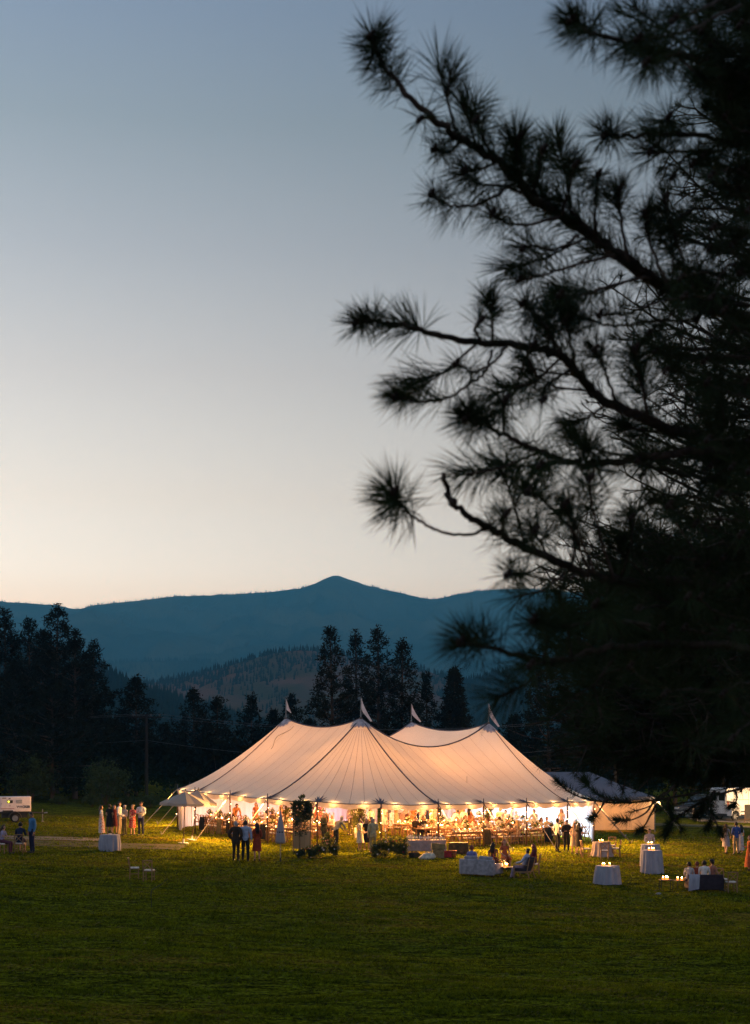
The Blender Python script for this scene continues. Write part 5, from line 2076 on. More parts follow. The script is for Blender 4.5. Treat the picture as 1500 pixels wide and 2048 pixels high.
def patterned(name, c1, c2, scale=14.0, stripes=False):
    m = bpy.data.materials.new(name)
    m.use_nodes = True
    nt = m.node_tree
    b = nt.nodes['Principled BSDF']
    tc = nt.nodes.new('ShaderNodeTexCoord')
    if stripes:
        t = nt.nodes.new('ShaderNodeTexWave')
        t.bands_direction = 'Z'
        t.inputs['Scale'].default_value = scale
        t.inputs['Distortion'].default_value = 0.4
        fac = t.outputs['Fac']
    else:
        t = nt.nodes.new('ShaderNodeTexVoronoi')
        t.inputs['Scale'].default_value = scale
        fac = t.outputs['Distance']
    nt.links.new(tc.outputs['Object'], t.inputs['Vector'])
    r = nt.nodes.new('ShaderNodeValToRGB')
    set_ramp(r, [(0.35, c1), (0.5, c2)])
    nt.links.new(fac, r.inputs[0])
    nt.links.new(r.outputs[0], b.inputs['Base Color'])
    b.inputs['Roughness'].default_value = 0.85
    return m


M_FLORAL = patterned('dark_floral_print', (0.40, 0.10, 0.06), (0.035, 0.020, 0.020), 16)
M_REDPRINT = patterned('red_print', (0.70, 0.35, 0.22), (0.50, 0.035, 0.025), 14)
M_STRIPED = patterned('striped_print', (0.06, 0.06, 0.09), (0.50, 0.44, 0.46), 5.5, True)
M_WHITEPRINT = patterned('pale_floral_print', (0.45, 0.12, 0.10), (0.62, 0.52, 0.44), 12)


def pp_(label, px, py, face, **kw):
    return person(label, ground_pt(px, py), face, **kw)


# the pair and the person at the left edge
pp_('person in blue shirt and dark trousers standing with bowed head at the left edge', 64, 1706, -50, pose='bow', hair='black', skin=1, h=1.96, top=('shirt', BLUE), bottom=('trousers', NAVY))
# six guests on the path
pp_('person in white top and pale printed long skirt, leftmost guest by the path', 203, 1673, 100, pose='pocket', sex='f', h=1.74, style='longhair', hair='brown', top=('top', WHITE), bottom=('longskirt', M_WHITEPRINT))
pp_('person in black knee length dress seen from behind among the six guests', 219, 1670, 165, pose='clasp', sex='f', h=1.75, style='bun', hair='brown', **dress(BLACK))
pp_('person in dark red dress half hidden behind the black dress', 229, 1668, 20, pose='stand', sex='f', h=1.66, hair='brown', style='longhair', **dress((0.10, 0.02, 0.02)))
pp_('person in white shirt and khaki trousers turned to the right among the six guests', 239, 1671, 80, pose='clasp', h=1.90, hair='brown', top=('shirt', WHITE), bottom=('trousers', KHAKI))
pp_('person in pale shirt and olive trousers behind the white shirted guest', 249, 1670, -40, pose='clasp', h=1.70, hair='grey', top=('shirt', (0.45, 0.42, 0.40)), bottom=('trousers', OLIVE))
pp_('person in red printed dress standing on the path', 265, 1671, -30, pose='clasp', sex='f', h=1.74, hair='blond', style='bun', top=('top', M_REDPRINT), bottom=('skirt', M_REDPRINT))
pp_('person in white shirt and dark trousers with arms crossed, rightmost guest on the path', 282, 1671, -15, pose='cross', h=1.90, hair='brown', skin=1, top=('shirt', WHITE), bottom=('trousers', NAVY))
# trio in front of the tent
pp_('person in dark suit seen from behind, left of the three on the lawn', 472, 1723, 160, pose='pocket', h=1.90, hair='grey', top=('jacket', (0.045, 0.03, 0.022)), bottom=('trousers', (0.03, 0.022, 0.018)))
pp_('person in pale blue shirt and black trousers, middle of the three on the lawn', 491, 1723, 180, pose='hug', h=1.94, hair='brown', top=('shirt', LBLUE), bottom=('trousers', BLACK))
pp_('person in rust coloured dress with long dark hair, right of the three on the lawn', 514, 1722, 195, pose='clasp', sex='f', h=1.80, hair='black', style='longhair', **dress(RUST, sleeve=True))
# by the entrance
pp_('person in dark suit standing inside the entrance behind the sign', 648, 1693, 60, pose='drink', h=1.80, hair='grey', top=('jacket', (0.05, 0.05, 0.03)), bottom=('trousers', (0.03, 0.03, 0.025)))
pp_('person in grey shirt and wide dark trousers leaning over the table at the entrance', 672, 1697, 120, pose='bend', h=1.82, hair='grey', top=('shirt', (0.30, 0.29, 0.24)), bottom=('trousers', (0.035, 0.032, 0.025)))
pp_('person in cream dress standing in the entrance', 720, 1703, 60, pose='clasp', sex='f', h=1.74, hair='brown', **dress(CREAM))
pp_('blond person in black dress in the entrance between two others', 733, 1701, -5, pose='clasp', sex='f', h=1.68, hair='blond', style='longhair', **dress(BLACK))
pp_('person in pale khaki suit seen from behind in the entrance', 746, 1706, 200, pose='drink', h=1.82, hair='grey', top=('jacket', (0.40, 0.36, 0.22)), bottom=('trousers', (0.26, 0.22, 0.13)))
# standing at the right end of the tent
pp_('person in white shirt and dark trousers at the right front of the tent', 1115, 1704, 110, pose='pocket', h=1.82, skin=2, hair='black', top=('shirt', (0.55, 0.50, 0.44)), bottom=('trousers', BLACK))
pp_('person in dark waistcoat with arms crossed at the right front of the tent', 1133, 1704, 10, pose='cross', h=1.72, skin=1, hair='black', top=('jacket', (0.03, 0.02, 0.02)), bottom=('trousers', BLACK))
pp_('person in beige dress beside a guest with long dark hair at the tent corner', 1148, 1708, -20, pose='clasp', sex='f', h=1.64, hair='blond', **dress((0.45, 0.32, 0.22)))
pp_('person in short dark dress with long black hair at the tent corner', 1158, 1710, 140, pose='drink', sex='f', h=1.70, hair='black', style='longhair', **dress((0.03, 0.025, 0.02)))
# right lawn
pp_('person in striped dress walking near the van', 1452, 1709, 150, pose='walk', sex='f', h=1.70, hair='brown', style='longhair', top=('top', M_STRIPED), bottom=('skirt', M_STRIPED))
pp_('person in blue shirt and khaki trousers near the van', 1472, 1709, 195, pose='clasp', h=1.80, hair='brown', top=('shirt', (0.05, 0.08, 0.28)), bottom=('trousers', KHAKI))
pp_('person in long white dress behind the blue shirted person', 1481, 1707, 200, pose='stand', sex='f', h=1.62, hair='black', style='longhair', **dress((0.60, 0.52, 0.50), long=True))
pp_('person in orange dress cut by the right picture edge', 1499, 1742, -80, pose='drink', sex='f', h=1.74, hair='red', style='longhair', **dress((0.42, 0.10, 0.03), long=True))
pp_('person in grey shirt leaning on the rear tall cocktail table', 1299, 1728, 8, pose='clasp', h=1.78, hair='brown', top=('shirt', (0.34, 0.30, 0.32)), bottom=('trousers', (0.06, 0.05, 0.05)))
# ================================================================== furniture and objects
M_WOOD = mat('oak_brown', (0.31, 0.175, 0.085), 0.55, color2=(0.20, 0.11, 0.052), scale=7, stretch=(1, 1, 0.15), bump=0.2)
M_WOODDK = mat('walnut_dark', (0.085, 0.045, 0.024), 0.5, color2=(0.045, 0.024, 0.014), scale=7, stretch=(1, 1, 0.15), bump=0.2)
M_PLANK = mat('farm_table_board', (0.26, 0.15, 0.075), 0.5, color2=(0.16, 0.085, 0.04), scale=4, stretch=(0.2, 1, 1), bump=0.2)
M_CUSH = mat('ivory_cushion', (0.70, 0.66, 0.60), 0.85, bump=0.3)
M_LINEN = mat('pale_linen', (0.34, 0.34, 0.40), 0.9, color2=(0.25, 0.25, 0.30), scale=5, bump=0.5, bscale=30, stretch=(1, 1, 0.4))
M_LINENP = mat('blush_linen', (0.38, 0.31, 0.30), 0.9, color2=(0.29, 0.23, 0.22), scale=5, bump=0.5, bscale=30)
M_GLASS = mat('clear_glassware', (0.75, 0.78, 0.76), 0.08, spec=0.8, trans=0.35)
M_WAX = mat('candle_wax', (0.80, 0.70, 0.52), 0.6, trans=0.3)
M_FLAME = emitter('candle_flame', (1.0, 0.50, 0.16), 120.0, sampled=False)
M_VOT = emitter('emissive_votive_glass', (1.0, 0.24, 0.04), 2.6, sampled=False)  # candle glow is put into the votive glass as emission
M_CHINA = mat('white_china', (0.78, 0.76, 0.72), 0.3)
M_GRASSGREEN = mat('arrangement_foliage', (0.105, 0.120, 0.030), 0.7, color2=(0.050, 0.070, 0.016), scale=7, trans=0.5)
M_DKLEAF = mat('potted_foliage', (0.032, 0.050, 0.016), 0.7, color2=(0.014, 0.024, 0.008), scale=7, trans=0.2)
PETAL = {'white': mat('white_petals', (0.78, 0.74, 0.66), 0.7, trans=0.25), 'magenta': mat('magenta_petals', (0.46, 0.04, 0.22), 0.7, trans=0.25), 'red': mat('dark_red_petals', (0.26, 0.02, 0.03), 0.7, trans=0.2),
         'peach': mat('peach_petals', (0.70, 0.36, 0.22), 0.7, trans=0.25), 'yellow': mat('yellow_petals', (0.68, 0.52, 0.10), 0.7, trans=0.25)}


# ------------------------------------------------------------------ cross-back chair, faces -Y
def chair_parts():
    P = {}
    P['seat'] = (MB().box((0, 0, 0.435), (0.43, 0.42, 0.035)).mesh('seat', M_WOOD), [(0, 0, 0)])
    cu = MB()
    cu.box((0, -0.005, 0.472), (0.40, 0.39, 0.04), taper=0.93)
    P['cushion'] = (cu.mesh('cushion', M_CUSH), [(0, 0, 0)])
    P['leg'] = (MB().tube([(0, 0, 0), (0, 0, 0.42)], [0.022, 0.027], 6).mesh('leg', M_WOOD), [(-0.18, -0.17, 0), (0.18, -0.17, 0)])
    for s, nm in ((-1, 'a'), (1, 'b')):
        P['back_post' + nm] = (MB().tube([(s * 0.19, 0.21, 0), (s * 0.185, 0.185, 0.43), (s * 0.20, 0.23, 0.70), (s * 0.20, 0.255, 0.88)], [0.023, 0.027, 0.025, 0.023], 6).mesh('back_post', M_WOOD), [(0, 0, 0)])
    P['top_rail'] = (MB().tube([(-0.22, 0.25, 0.87), (-0.11, 0.275, 0.885), (0, 0.285, 0.89), (0.11, 0.275, 0.885), (0.22, 0.25, 0.87)], 0.038, 6, flat=0.65).mesh('top_rail', M_WOOD), [(0, 0, 0)])
    for s, nm in ((-1, 'a'), (1, 'b')):
        P['cross_brace' + nm] = (MB().tube([(s * 0.185, 0.19, 0.50), (s * 0.09, 0.235 + s * 0.008, 0.61), (0, 0.252 + s * 0.008, 0.70), (-s * 0.10, 0.262 + s * 0.008, 0.79), (-s * 0.19, 0.255, 0.855)], 0.019, 5).mesh('cross_brace', M_WOOD), [(0, 0, 0)])
    P['stretcher'] = (MB().tube([(-0.18, -0.17, 0.2), (-0.186, 0.195, 0.2)], 0.011, 5).tube([(0.18, -0.17, 0.2), (0.186, 0.195, 0.2)], 0.011, 5).mesh('stretcher', M_WOOD), [(0, 0, 0)])
    return P


CP = chair_parts()


def chair(label, p, face, group=None, z=None, scale=1.0):
    o = thing('cross_back_chair', label, 'chair', (p[0], p[1], p[2] if z is None else z), R(face), group, scale)
    for k, (me, locs) in CP.items():
        for l in locs:
            link(k.rstrip('ab') if k[-1] in 'ab' and k.startswith(('back_post', 'cross_brace')) else k, me, o, l)
    return o


def simple_chair_mesh():
    """The same chair as one mesh, for the far rows."""
    mb = MB()
    mats = [M_WOOD, M_CUSH]
    for k, (me, locs) in CP.items():
        for l in locs:
            mb.add([V(v.co) + V(l) for v in me.vertices], [tuple(p.vertices) for p in me.polygons], 1 if k == 'cushion' else 0)
    return mb.mesh('cross_back_chair', mats)


SIMPLE = simple_chair_mesh()


def far_chair(label, p, face, group):
    o = link('cross_back_chair', SIMPLE, None, p, R(face))
    return tag(o, label, 'chair', group)


# ------------------------------------------------------------------ candles and flowers
VOT = MB().lathe([(0.030, 0.0), (0.038, 0.004), (0.040, 0.085), (0.034, 0.085), (0.032, 0.03)], 10, caps=False).mesh('glass', M_VOT, True)
WAX = MB().lathe([(0.029, 0.006), (0.029, 0.045), (0.0, 0.045)], 8).mesh('candle', M_WAX, True)
FLM = MB().lathe([(0.0, 0.048), (0.013, 0.062), (0.017, 0.078), (0.009, 0.105), (0.0, 0.125)], 8).mesh('flame', M_FLAME, True)


def votive(label, p, group, scale=1.0):
    o = thing('votive_candle', label, 'candle', p, 0, group, scale)
    link('glass', VOT, o)
    link('candle', WAX, o)
    link('flame', FLM, o)
    return o


TALL = MB().lathe([(0.05, 0), (0.055, 0.01), (0.055, 0.20), (0.05, 0.21), (0.048, 0.02)], 12, caps=False).mesh('glass', M_GLASS, True)
PIL = MB().lathe([(0.035, 0.005), (0.035, 0.12), (0, 0.12)], 10).mesh('candle', M_WAX, True)
PFL = MB().lathe([(0.0, 0.122), (0.018, 0.14), (0.022, 0.158), (0.010, 0.195), (0.0, 0.215)], 8).mesh('flame', M_FLAME, True)


def lantern(label, p, group, scale=1.0):
    o = thing('candle_lantern', label, 'candle', p, 0, group, scale)
    link('glass', TALL, o)
    link('candle', PIL, o)
    link('flame', PFL, o)
    return o


FLW = {}


def bloom_mesh(seed, w, h, colors, nb, size):
    """Blooms as small cups of petals, scattered over a crown."""
    g = np.random.default_rng(seed)
    mb = MB()
    for i in range(nb):
        d = g.normal(0, 1, 3)
        d /= np.linalg.norm(d)
        d[2] = abs(d[2]) * 0.8 + 0.1 if g.random() < 0.7 else d[2]
        c = np.array([d[0] * w / 2 * 1.0, d[1] * w / 2 * 1.0, h * 0.5 + d[2] * h * 0.5])
        c[2] = max(c[2], size)
        s = size * (0.7 + 0.6 * g.random())
        n = V(d).normalized()
        t = n.orthogonal().normalized()
        b = n.cross(t)
        for k in range(6):
            a = 2 * PI * k / 6 + g.random()
            o = t * math.cos(a) + b * math.sin(a)
            o2 = t * math.cos(a + 1.0) + b * math.sin(a + 1.0)
            cv = V(c)
            mb.add([cv - n * s * 0.3, cv + o * s * 0.8 + n * s * 0.15, cv + (o + o2) * s * 0.55 + n * s * 0.45, cv + o2 * s * 0.8 + n * s * 0.15], [(0, 1, 2, 3)], i % len(colors))
    return mb.mesh('blooms', [PETAL[c] for c in colors])


def arrangement(label, p, w, h, seed, colors, nb=14, size=0.05, leaf=0.07, n=420, vase=0.12, group=None, m=None, cat='flowers', cache=True, name='flower_arrangement'):
    o = thing(name, label, cat, p, 0, group)
    key = (seed, w, h)
    if key not in FLW:
        FLW[key] = (bush_mesh(seed, w, h, leaf, n, m or M_GRASSGREEN, 0.1, 24), bloom_mesh(seed, w, h, colors, nb, size))
    vz = vase
    if vase:
        MB().lathe([(0.05, 0), (0.06, 0.01), (0.075, vase * 0.6), (0.055, vase), (0.05, vase)], 12).build('vase', M_CHINA, o, smooth=True)
    a = link('foliage', FLW[key][0], o, (0, 0, vz * 0.8))
    a['kind'] = 'stuff'
    b = link('blooms', FLW[key][1], o, (0, 0, vz * 0.8))
    return o


# ------------------------------------------------------------------ dining tables under the tent
def tp(u, v, z=0.0):
    p = P2 + UH * u + VH * v
    return V((p.x, p.y, float(gz(p.x, p.y)) + z))


PLANKS = 5
TT = [MB().box((0, (i - 2) * 0.196, 0.745), (2.44, 0.190, 0.035)).mesh('board', M_PLANK) for i in range(PLANKS)]
TLEG = MB().tube([(0, 0, 0), (0, 0, 0.66)], [0.035, 0.045], 4).mesh('leg', M_WOOD)
TAPR = MB().box((0, 0.40, 0.69), (2.2, 0.03, 0.07)).box((0, -0.40, 0.69), (2.2, 0.03, 0.07)).box((1.08, 0, 0.69), (0.03, 0.77, 0.07)).box((-1.08, 0, 0.69), (0.03, 0.77, 0.07)).mesh('apron', M_WOOD)
SEATS = []
RZU = math.atan2(UH.y, UH.x)
RZV = math.atan2(VH.y, VH.x)
rng = random.Random(8)


def dining(u, v, along_u, nm, row, seats=4, simple=False):
    rz = RZU if along_u else RZV
    p = tp(u, v)
    t = thing('dining_table', 'long wooden dining ' + nm, 'table', p, rz)
    for me in TT:
        link('board', me, t)
    link('apron', TAPR, t)
    for sx in (-1.08, 1.08):
        for sy in (-0.39, 0.39):
            link('leg', TLEG, t, (sx, sy, 0))
    M = Matrix.Rotation(rz, 3, 'Z')
    near_s = -1 if (M @ V((0, -1, 0))).y < 0 else 1
    flip = (M @ V((1, 0, 0))).x < 0
    for s in (-1, 1):
        for i in range(seats):
            x = (i - (seats - 1) / 2) * 0.60
            d = M @ V((x, s * 0.72, 0))
            q = V((p.x + d.x, p.y + d.y, 0))
            q.z = float(gz(q.x, q.y))
            face = math.degrees(rz) + (0 if s > 0 else 180)
            pos = ('leftmost', 'second from left', 'third from left', 'rightmost')[seats - 1 - i if flip else i]
            lab = ('near side' if s == near_s else 'far side') + ' wooden chair, ' + pos + ', at the ' + nm
            (far_chair if simple else chair)(lab, q, face, 'cross-back chairs at the ' + nm)
            SEATS.append([q, face, row, False])
    # things on the table
    for i in range(4):
        x = (i - 1.5) * 0.62 + rng.uniform(-.12, .12)
        d = M @ V((x, rng.uniform(-.16, .16), 0.765))
        q = p + d
        if i % 2 == 0:
            lantern('glass candle lantern burning on the ' + nm, q, 'candle lanterns on the ' + nm, 1.15)
        else:
            arrangement('low flower arrangement on the ' + nm, q, 0.42, 0.34, 100 + (i + len(SEATS)) % 4, ('white', 'peach', 'yellow'), 12, 0.045, 0.09, 160, 0.10, 'low flower arrangements on the ' + nm)
    for i in range(3):
        d = M @ V((rng.uniform(-1.1, 1.1), rng.uniform(-.25, .25), 0.765))
        votive('lit votive candle on the ' + nm, p + d, 'lit votive candles on the ' + nm, 1.3)
    for s in (-1, 1):
        for i in range(seats):
            wh = ('near side' if s == near_s else 'far side') + ', ' + ('leftmost', 'second from left', 'third from left', 'rightmost')[seats - 1 - i if flip else i] + ', on the ' + nm
            d = M @ V(((i - (seats - 1) / 2) * 0.60 + 0.14, s * 0.24, 0.765))
            tag(link('wine_glass', WGL, None, p + d), 'wine glass, ' + wh, 'glass', 'wine glasses on the ' + nm)
            d = M @ V(((i - (seats - 1) / 2) * 0.60, s * 0.33, 0.764))
            tag(link('dinner_plate', PLT, None, p + d), 'white plate, ' + wh, 'plate', 'white plates on the ' + nm)


WGL = MB().lathe([(0.034, 0), (0.034, 0.004), (0.004, 0.01), (0.004, 0.10), (0.036, 0.135), (0.040, 0.17), (0.032, 0.21)], 10, caps=False).mesh('wine_glass', M_GLASS, True)
PLT = MB().lathe([(0.07, 0.001), (0.125, 0.014), (0.13, 0.016), (0.07, 0.006)], 14).mesh('dinner_plate', M_CHINA, True)

dining(1.5, -4.5, True, 'table beside the closed umbrella', 'front left row')
dining(4.25, -4.5, True, 'table behind the three guests', 'front left row')
dining(7.0, -4.5, True, 'table just right of the open umbrellas', 'front left row far end')
dining(9.7, -3.2, True, 'corner table behind the open umbrellas', 'left corner', simple=True)
dining(2.6, -1.4, True, 'table behind the wooden sign', 'second left row entrance', simple=True)
dining(5.4, -1.4, True, 'inner table left of the wooden sign', 'second left row far end', simple=True)
dining(-4.6, 4.2, False, 'table behind the drinks table', 'front right row')
dining(-4.6, 6.95, False, 'table behind the pale sofa', 'front right row')
dining(-4.6, 9.7, False, 'table beyond the lounge chair', 'front right row')
dining(-4.2, 12.4, False, 'table at the right tent corner', 'front right row')
dining(-1.6, 4.2, False, 'inner table behind the drinks table', 'second right row entrance', simple=True)
dining(-1.6, 6.95, False, 'inner table behind the pale sofa', 'second right row middle', simple=True)
dining(-1.6, 9.7, False, 'inner table by the right mast', 'second right row right end', simple=True)
dining(1.6, 5.2, False, 'centre table under the front ridge', 'centre', simple=True)
dining(1.6, 8.0, False, 'centre table near the back bar', 'centre', simple=True)
dining(0.8, 13.6, True, 'nearer table along the bluish wall', 'along the bluish wall', simple=True)
dining(3.6, 13.6, True, 'farther table along the bluish wall', 'along the bluish wall', simple=True)
dining(10.4, 1.6, False, 'left table along the pink wall', 'along the pink wall', simple=True)
dining(10.4, 4.4, False, 'right table along the pink wall', 'along the pink wall', simple=True)


def seat_near(px, near_row=None):
    """The free seat seen closest to a picture column."""
    best = None
    for s in SEATS:
        if s[3] or (near_row and near_row not in s[2]):
            continue
        x = 750 + F * s[0].x / s[0].y
        if best is None or abs(x - px) < best[0]:
            best = (abs(x - px), s)
    best[1][3] = True
    return best[1]


def sitter(label, px, row, **kw):
    s = seat_near(px, row)
    a = R(s[1])
    p = s[0] + V((math.sin(a) * 0.02, -math.cos(a) * 0.02, 0))
    kw.setdefault('pose', 'sit')
    return person(label, p, s[1], z=p.z - 0.02 + 0.025, **kw)


FRONT_R = 'front right row'
sitter('seated person in pale shirt seen from behind right of the bar', 971, FRONT_R, hair='brown', top=('shirt', (0.40, 0.36, 0.32)))
sitter('seated person in dark grey shirt seen from behind with raised elbow', 1014, FRONT_R, hair='black', top=('shirt', (0.12, 0.10, 0.08)))
sitter('seated blond person at the third table of the front right row', 1033, FRONT_R, sex='f', hair='blond', style='longhair', **dress((0.50, 0.40, 0.30)))
sitter('seated person in white shirt beside the blond guest in the front right row', 1047, FRONT_R, hair='grey', top=('shirt', WHITE))
sitter('seated person in cream top at the right end of the front right row', 1078, FRONT_R, sex='f', hair='black', style='longhair', **dress(CREAM))
sitter('seated person in pale yellow shirt at the right end of the front right row', 1092, FRONT_R, hair='brown', top=('shirt', (0.62, 0.52, 0.34)))
sitter('seated person in dark suit behind the bar bottles', 850, 'second right row entrance', hair='black', top=('jacket', BLACK))
sitter('seated person with dark hair in black behind the bar bottles', 816, 'second right row entrance', hair='black', top=('jacket', (0.02, 0.015, 0.012)))
sitter('seated person in white blouse at the table behind the bar', 925, 'second right row middle', sex='f', hair='brown', style='longhair', **dress(WHITE))
sitter('seated person in orange shirt at the middle right table', 945, 'second right row middle', hair='brown', top=('shirt', (0.45, 0.20, 0.08)))
sitter('seated person in white shirt beside the right mast', 1000, 'second right row right end', hair='brown', top=('shirt', WHITE))
sitter('seated person with short dark hair in white shirt in front of the bluish wall', 1009, 'along the bluish wall', hair='black', top=('shirt', WHITE))
sitter('seated person in beige shirt in front of the bluish wall', 1037, 'along the bluish wall', hair='grey', top=('shirt', (0.5, 0.42, 0.34)))
sitter('seated white haired person in white shirt at the entrance table', 688, 'second left row entrance', hair='grey', top=('shirt', WHITE))
sitter('seated person with dark hair beside the white haired guest', 705, 'second left row entrance', sex='f', hair='black', style='longhair', **dress((0.08, 0.04, 0.03)))
sitter('seated person in white shirt at the front left row under the pink wall', 475, 'second left row far end', hair='black', top=('shirt', WHITE))
sitter('seated person in dark jacket at the second front left table', 452, 'second left row', hair='brown', top=('jacket', (0.06, 0.04, 0.03)))
sitter('seated person in peach dress at the pink wall', 560, 'along the pink wall', sex='f', hair='blond', style='longhair', **dress((0.55, 0.28, 0.18)))
sitter('seated person in grey suit at the pink wall', 600, 'along the pink wall', hair='grey', top=('jacket', (0.16, 0.15, 0.15)))

# people standing under the tent
def stand_at(label, px, u, v, face, **kw):
    """u, v: place in the tent; px only records the picture column it was measured at."""
    return person(label, tp(u, v), face, **kw)


stand_at('person serving at the front left row, orange light put into the shirt colour', 447, 8.4, -2.9, 30, pose='bend', hair='brown', top=('shirt', (0.52, 0.24, 0.09)), bottom=('trousers', (0.10, 0.06, 0.04)))  # the orange lamplight is put into this shirt's colour
stand_at('person in rust dress standing beyond the front left tables', 462, 8.6, -1.2, -20, sex='f', pose='clasp', hair='brown', style='longhair', h=1.68, **dress((0.40, 0.14, 0.08)))
stand_at('person in white shirt walking past the bar at the back', 823, 5.9, 8.6, -70, pose='walk', hair='brown', h=1.80, top=('shirt', (0.66, 0.56, 0.52)), bottom=('trousers', (0.16, 0.06, 0.04)))
stand_at('person in orange dress near the bar', 840, 3.9, 7.4, 20, sex='f', pose='clasp', hair='red', style='longhair', **dress((0.50, 0.16, 0.06)))
stand_at('blond person in white dress near the bar', 852, 3.6, 7.9, -10, sex='f', pose='clasp', hair='blond', style='longhair', **dress(WHITE))
stand_at('person in pale pink shirt behind the edge pole near the bar', 869, 2.9, 8.3, 150, pose='pocket', hair='brown', top=('shirt', (0.62, 0.46, 0.42)), bottom=('trousers', (0.3, 0.2, 0.12)))
stand_at('person in peach dress at the middle right table', 880, 0.2, 5.6, 60, sex='f', pose='clasp', hair='brown', style='longhair', **dress((0.60, 0.30, 0.18)))
stand_at('person in pale pink shirt leaning over the middle right table', 907, 0.0, 7.1, 110, pose='bend', hair='black', top=('shirt', (0.60, 0.48, 0.50)), bottom=('trousers', (0.12, 0.08, 0.06)))
stand_at('blond person in white shirt behind the middle right table', 925, 0.2, 8.2, -40, pose='clasp', hair='blond', top=('shirt', WHITE), bottom=('trousers', KHAKI))
stand_at('person in apricot dress with long dark hair behind the middle right table', 935, 0.3, 8.8, 140, sex='f', pose='clasp', hair='black', style='longhair', **dress((0.55, 0.25, 0.13)))
stand_at('person in cream jacket by the garlanded right mast', 968, -0.2, 10.9, 10, pose='drink', hair='brown', top=('jacket', CREAM), bottom=('trousers', KHAKI))
stand_at('tall person in white shirt standing before the bluish wall', 993, 0.0, 12.2, 60, pose='clasp', hair='brown', h=1.84, top=('shirt', WHITE), bottom=('trousers', BLACK))
stand_at('person in white shirt and brown cap near the right tables', 1037, -2.4, 11.6, 30, pose='pocket', hair='brown', top=('shirt', WHITE), bottom=('trousers', OLIVE))
stand_at('person in blush shirt standing before the right end of the bluish wall', 1090, -2.6, 13.8, -20, pose='clasp', sex='f', hair='blond', style='longhair', **dress((0.62, 0.46, 0.38)))

CROWD = [
    ('person in white dress dancing under the centre of the tent', 5.0, 6.0, 40, 'f', 'clasp', 'blond', dress(WHITE)),
    ('person in grey suit dancing beside the white dress', 5.4, 6.5, 200, 'm', 'drink', 'brown', dict(top=('jacket', (0.18, 0.17, 0.17)), bottom=('trousers', (0.10, 0.09, 0.09)))),
    ('person in salmon dress at the back of the tent', 6.4, 7.2, -30, 'f', 'clasp', 'brown', dress((0.52, 0.20, 0.14))),
    ('person in pale green dress near the rear mast', 6.2, 8.0, 60, 'f', 'drink', 'red', dress((0.34, 0.42, 0.26))),
    ('person in white shirt with rolled sleeves at the back bar', 7.2, 10.6, 170, 'm', 'pocket', 'black', dict(top=('shirt', WHITE), bottom=('trousers', NAVY))),
    ('person in navy dress at the back bar', 7.0, 11.4, 190, 'f', 'clasp', 'blond', dress(NAVY)),
    ('person in tan jacket between the right tables', 2.9, 10.3, -60, 'm', 'drink', 'grey', dict(top=('jacket', (0.36, 0.25, 0.14)), bottom=('trousers', KHAKI))),
    ('person in yellow dress between the right tables', 3.1, 10.9, 80, 'f', 'clasp', 'brown', dress((0.60, 0.42, 0.10))),
    ('person in white blouse and black skirt carrying plates', 3.2, 3.4, 20, 'f', 'walk', 'black', dict(top=('shirt', WHITE), bottom=('skirt', BLACK))),
    ('person in lilac shirt behind the entrance flowers', 3.4, 2.0, -40, 'm', 'clasp', 'brown', dict(top=('shirt', (0.40, 0.32, 0.46)), bottom=('trousers', OLIVE))),
    ('person in coral dress left of the front mast', 4.6, 0.4, 30, 'f', 'clasp', 'red', dress((0.58, 0.20, 0.15))),
    ('person in dark vest serving along the pink wall', 8.9, 3.0, 140, 'm', 'bend', 'black', dict(top=('jacket', BLACK), bottom=('trousers', BLACK))),
]
for lab, u, v, fc_, sx, po, ha, kw in CROWD:
    stand_at(lab, 0, u, v, fc_, sex=sx, pose=po, hair=ha, style='longhair' if sx == 'f' else 'hair', h=1.68 if sx == 'f' else 1.79, **kw)

# ------------------------------------------------------------------ coats and throws over chair backs
def throw(label, seat_px, row, color, L=0.62, w=0.46):
    s = seat_near(seat_px, row)
    a = R(s[1])
    o = thing('draped_throw', label, 'throw', s[0], a)
    vs_, fs_ = [], []
    prof = [(0.10, 0.60), (0.17, 0.80), (0.215, 0.915), (0.262, 0.935), (0.315, 0.90), (0.325, 0.70), (0.335, 0.50), (0.345, 0.90 - L)]
    n = 11
    for i in range(n):
        x = (i / (n - 1) - 0.5) * w
        for j, (y, z) in enumerate(prof):
            f = max(0, j - 3) / 4
            vs_.append((x * (1 + 0.12 * f), y + 0.022 * math.sin(i * 1.7 + seat_px) * f, z + 0.02 * math.sin(i * 0.9) * f))
    m = len(prof)
    for i in range(n - 1):
        for j in range(m - 1):
            fs_.append((i * m + j, (i + 1) * m + j, (i + 1) * m + j + 1, i * m + j + 1))
    MB().add(vs_, fs_).build('cloth', cloth(color), o, smooth=True)
    return o


throw('black shawl draped over a chair at the far end of the front left row', 418, 'front left row far end', (0.012, 0.010, 0.012), 0.72)
throw('khaki blanket draped over a chair in the front left row', 442, 'front left row far end', (0.20, 0.14, 0.06), 0.80)
throw('dark brown coat over a chair behind the three on the lawn', 470, 'front left row', (0.04, 0.025, 0.016), 0.75)
throw('dark jacket over the chair left of the closed umbrella', 534, 'front left row', (0.025, 0.018, 0.014), 0.80, 0.5)
throw('black coat draped over a chair at the right end of the front right row', 1094, FRONT_R, (0.010, 0.010, 0.016), 0.80, 0.5)
throw('grey blanket draped over a chair behind the lawn sofa', 1044, FRONT_R, (0.22, 0.19, 0.20), 0.85, 0.5)
throw('brown coat over a chair beside the grey blanket', 960, FRONT_R, (0.07, 0.045, 0.02), 0.8, 0.48)


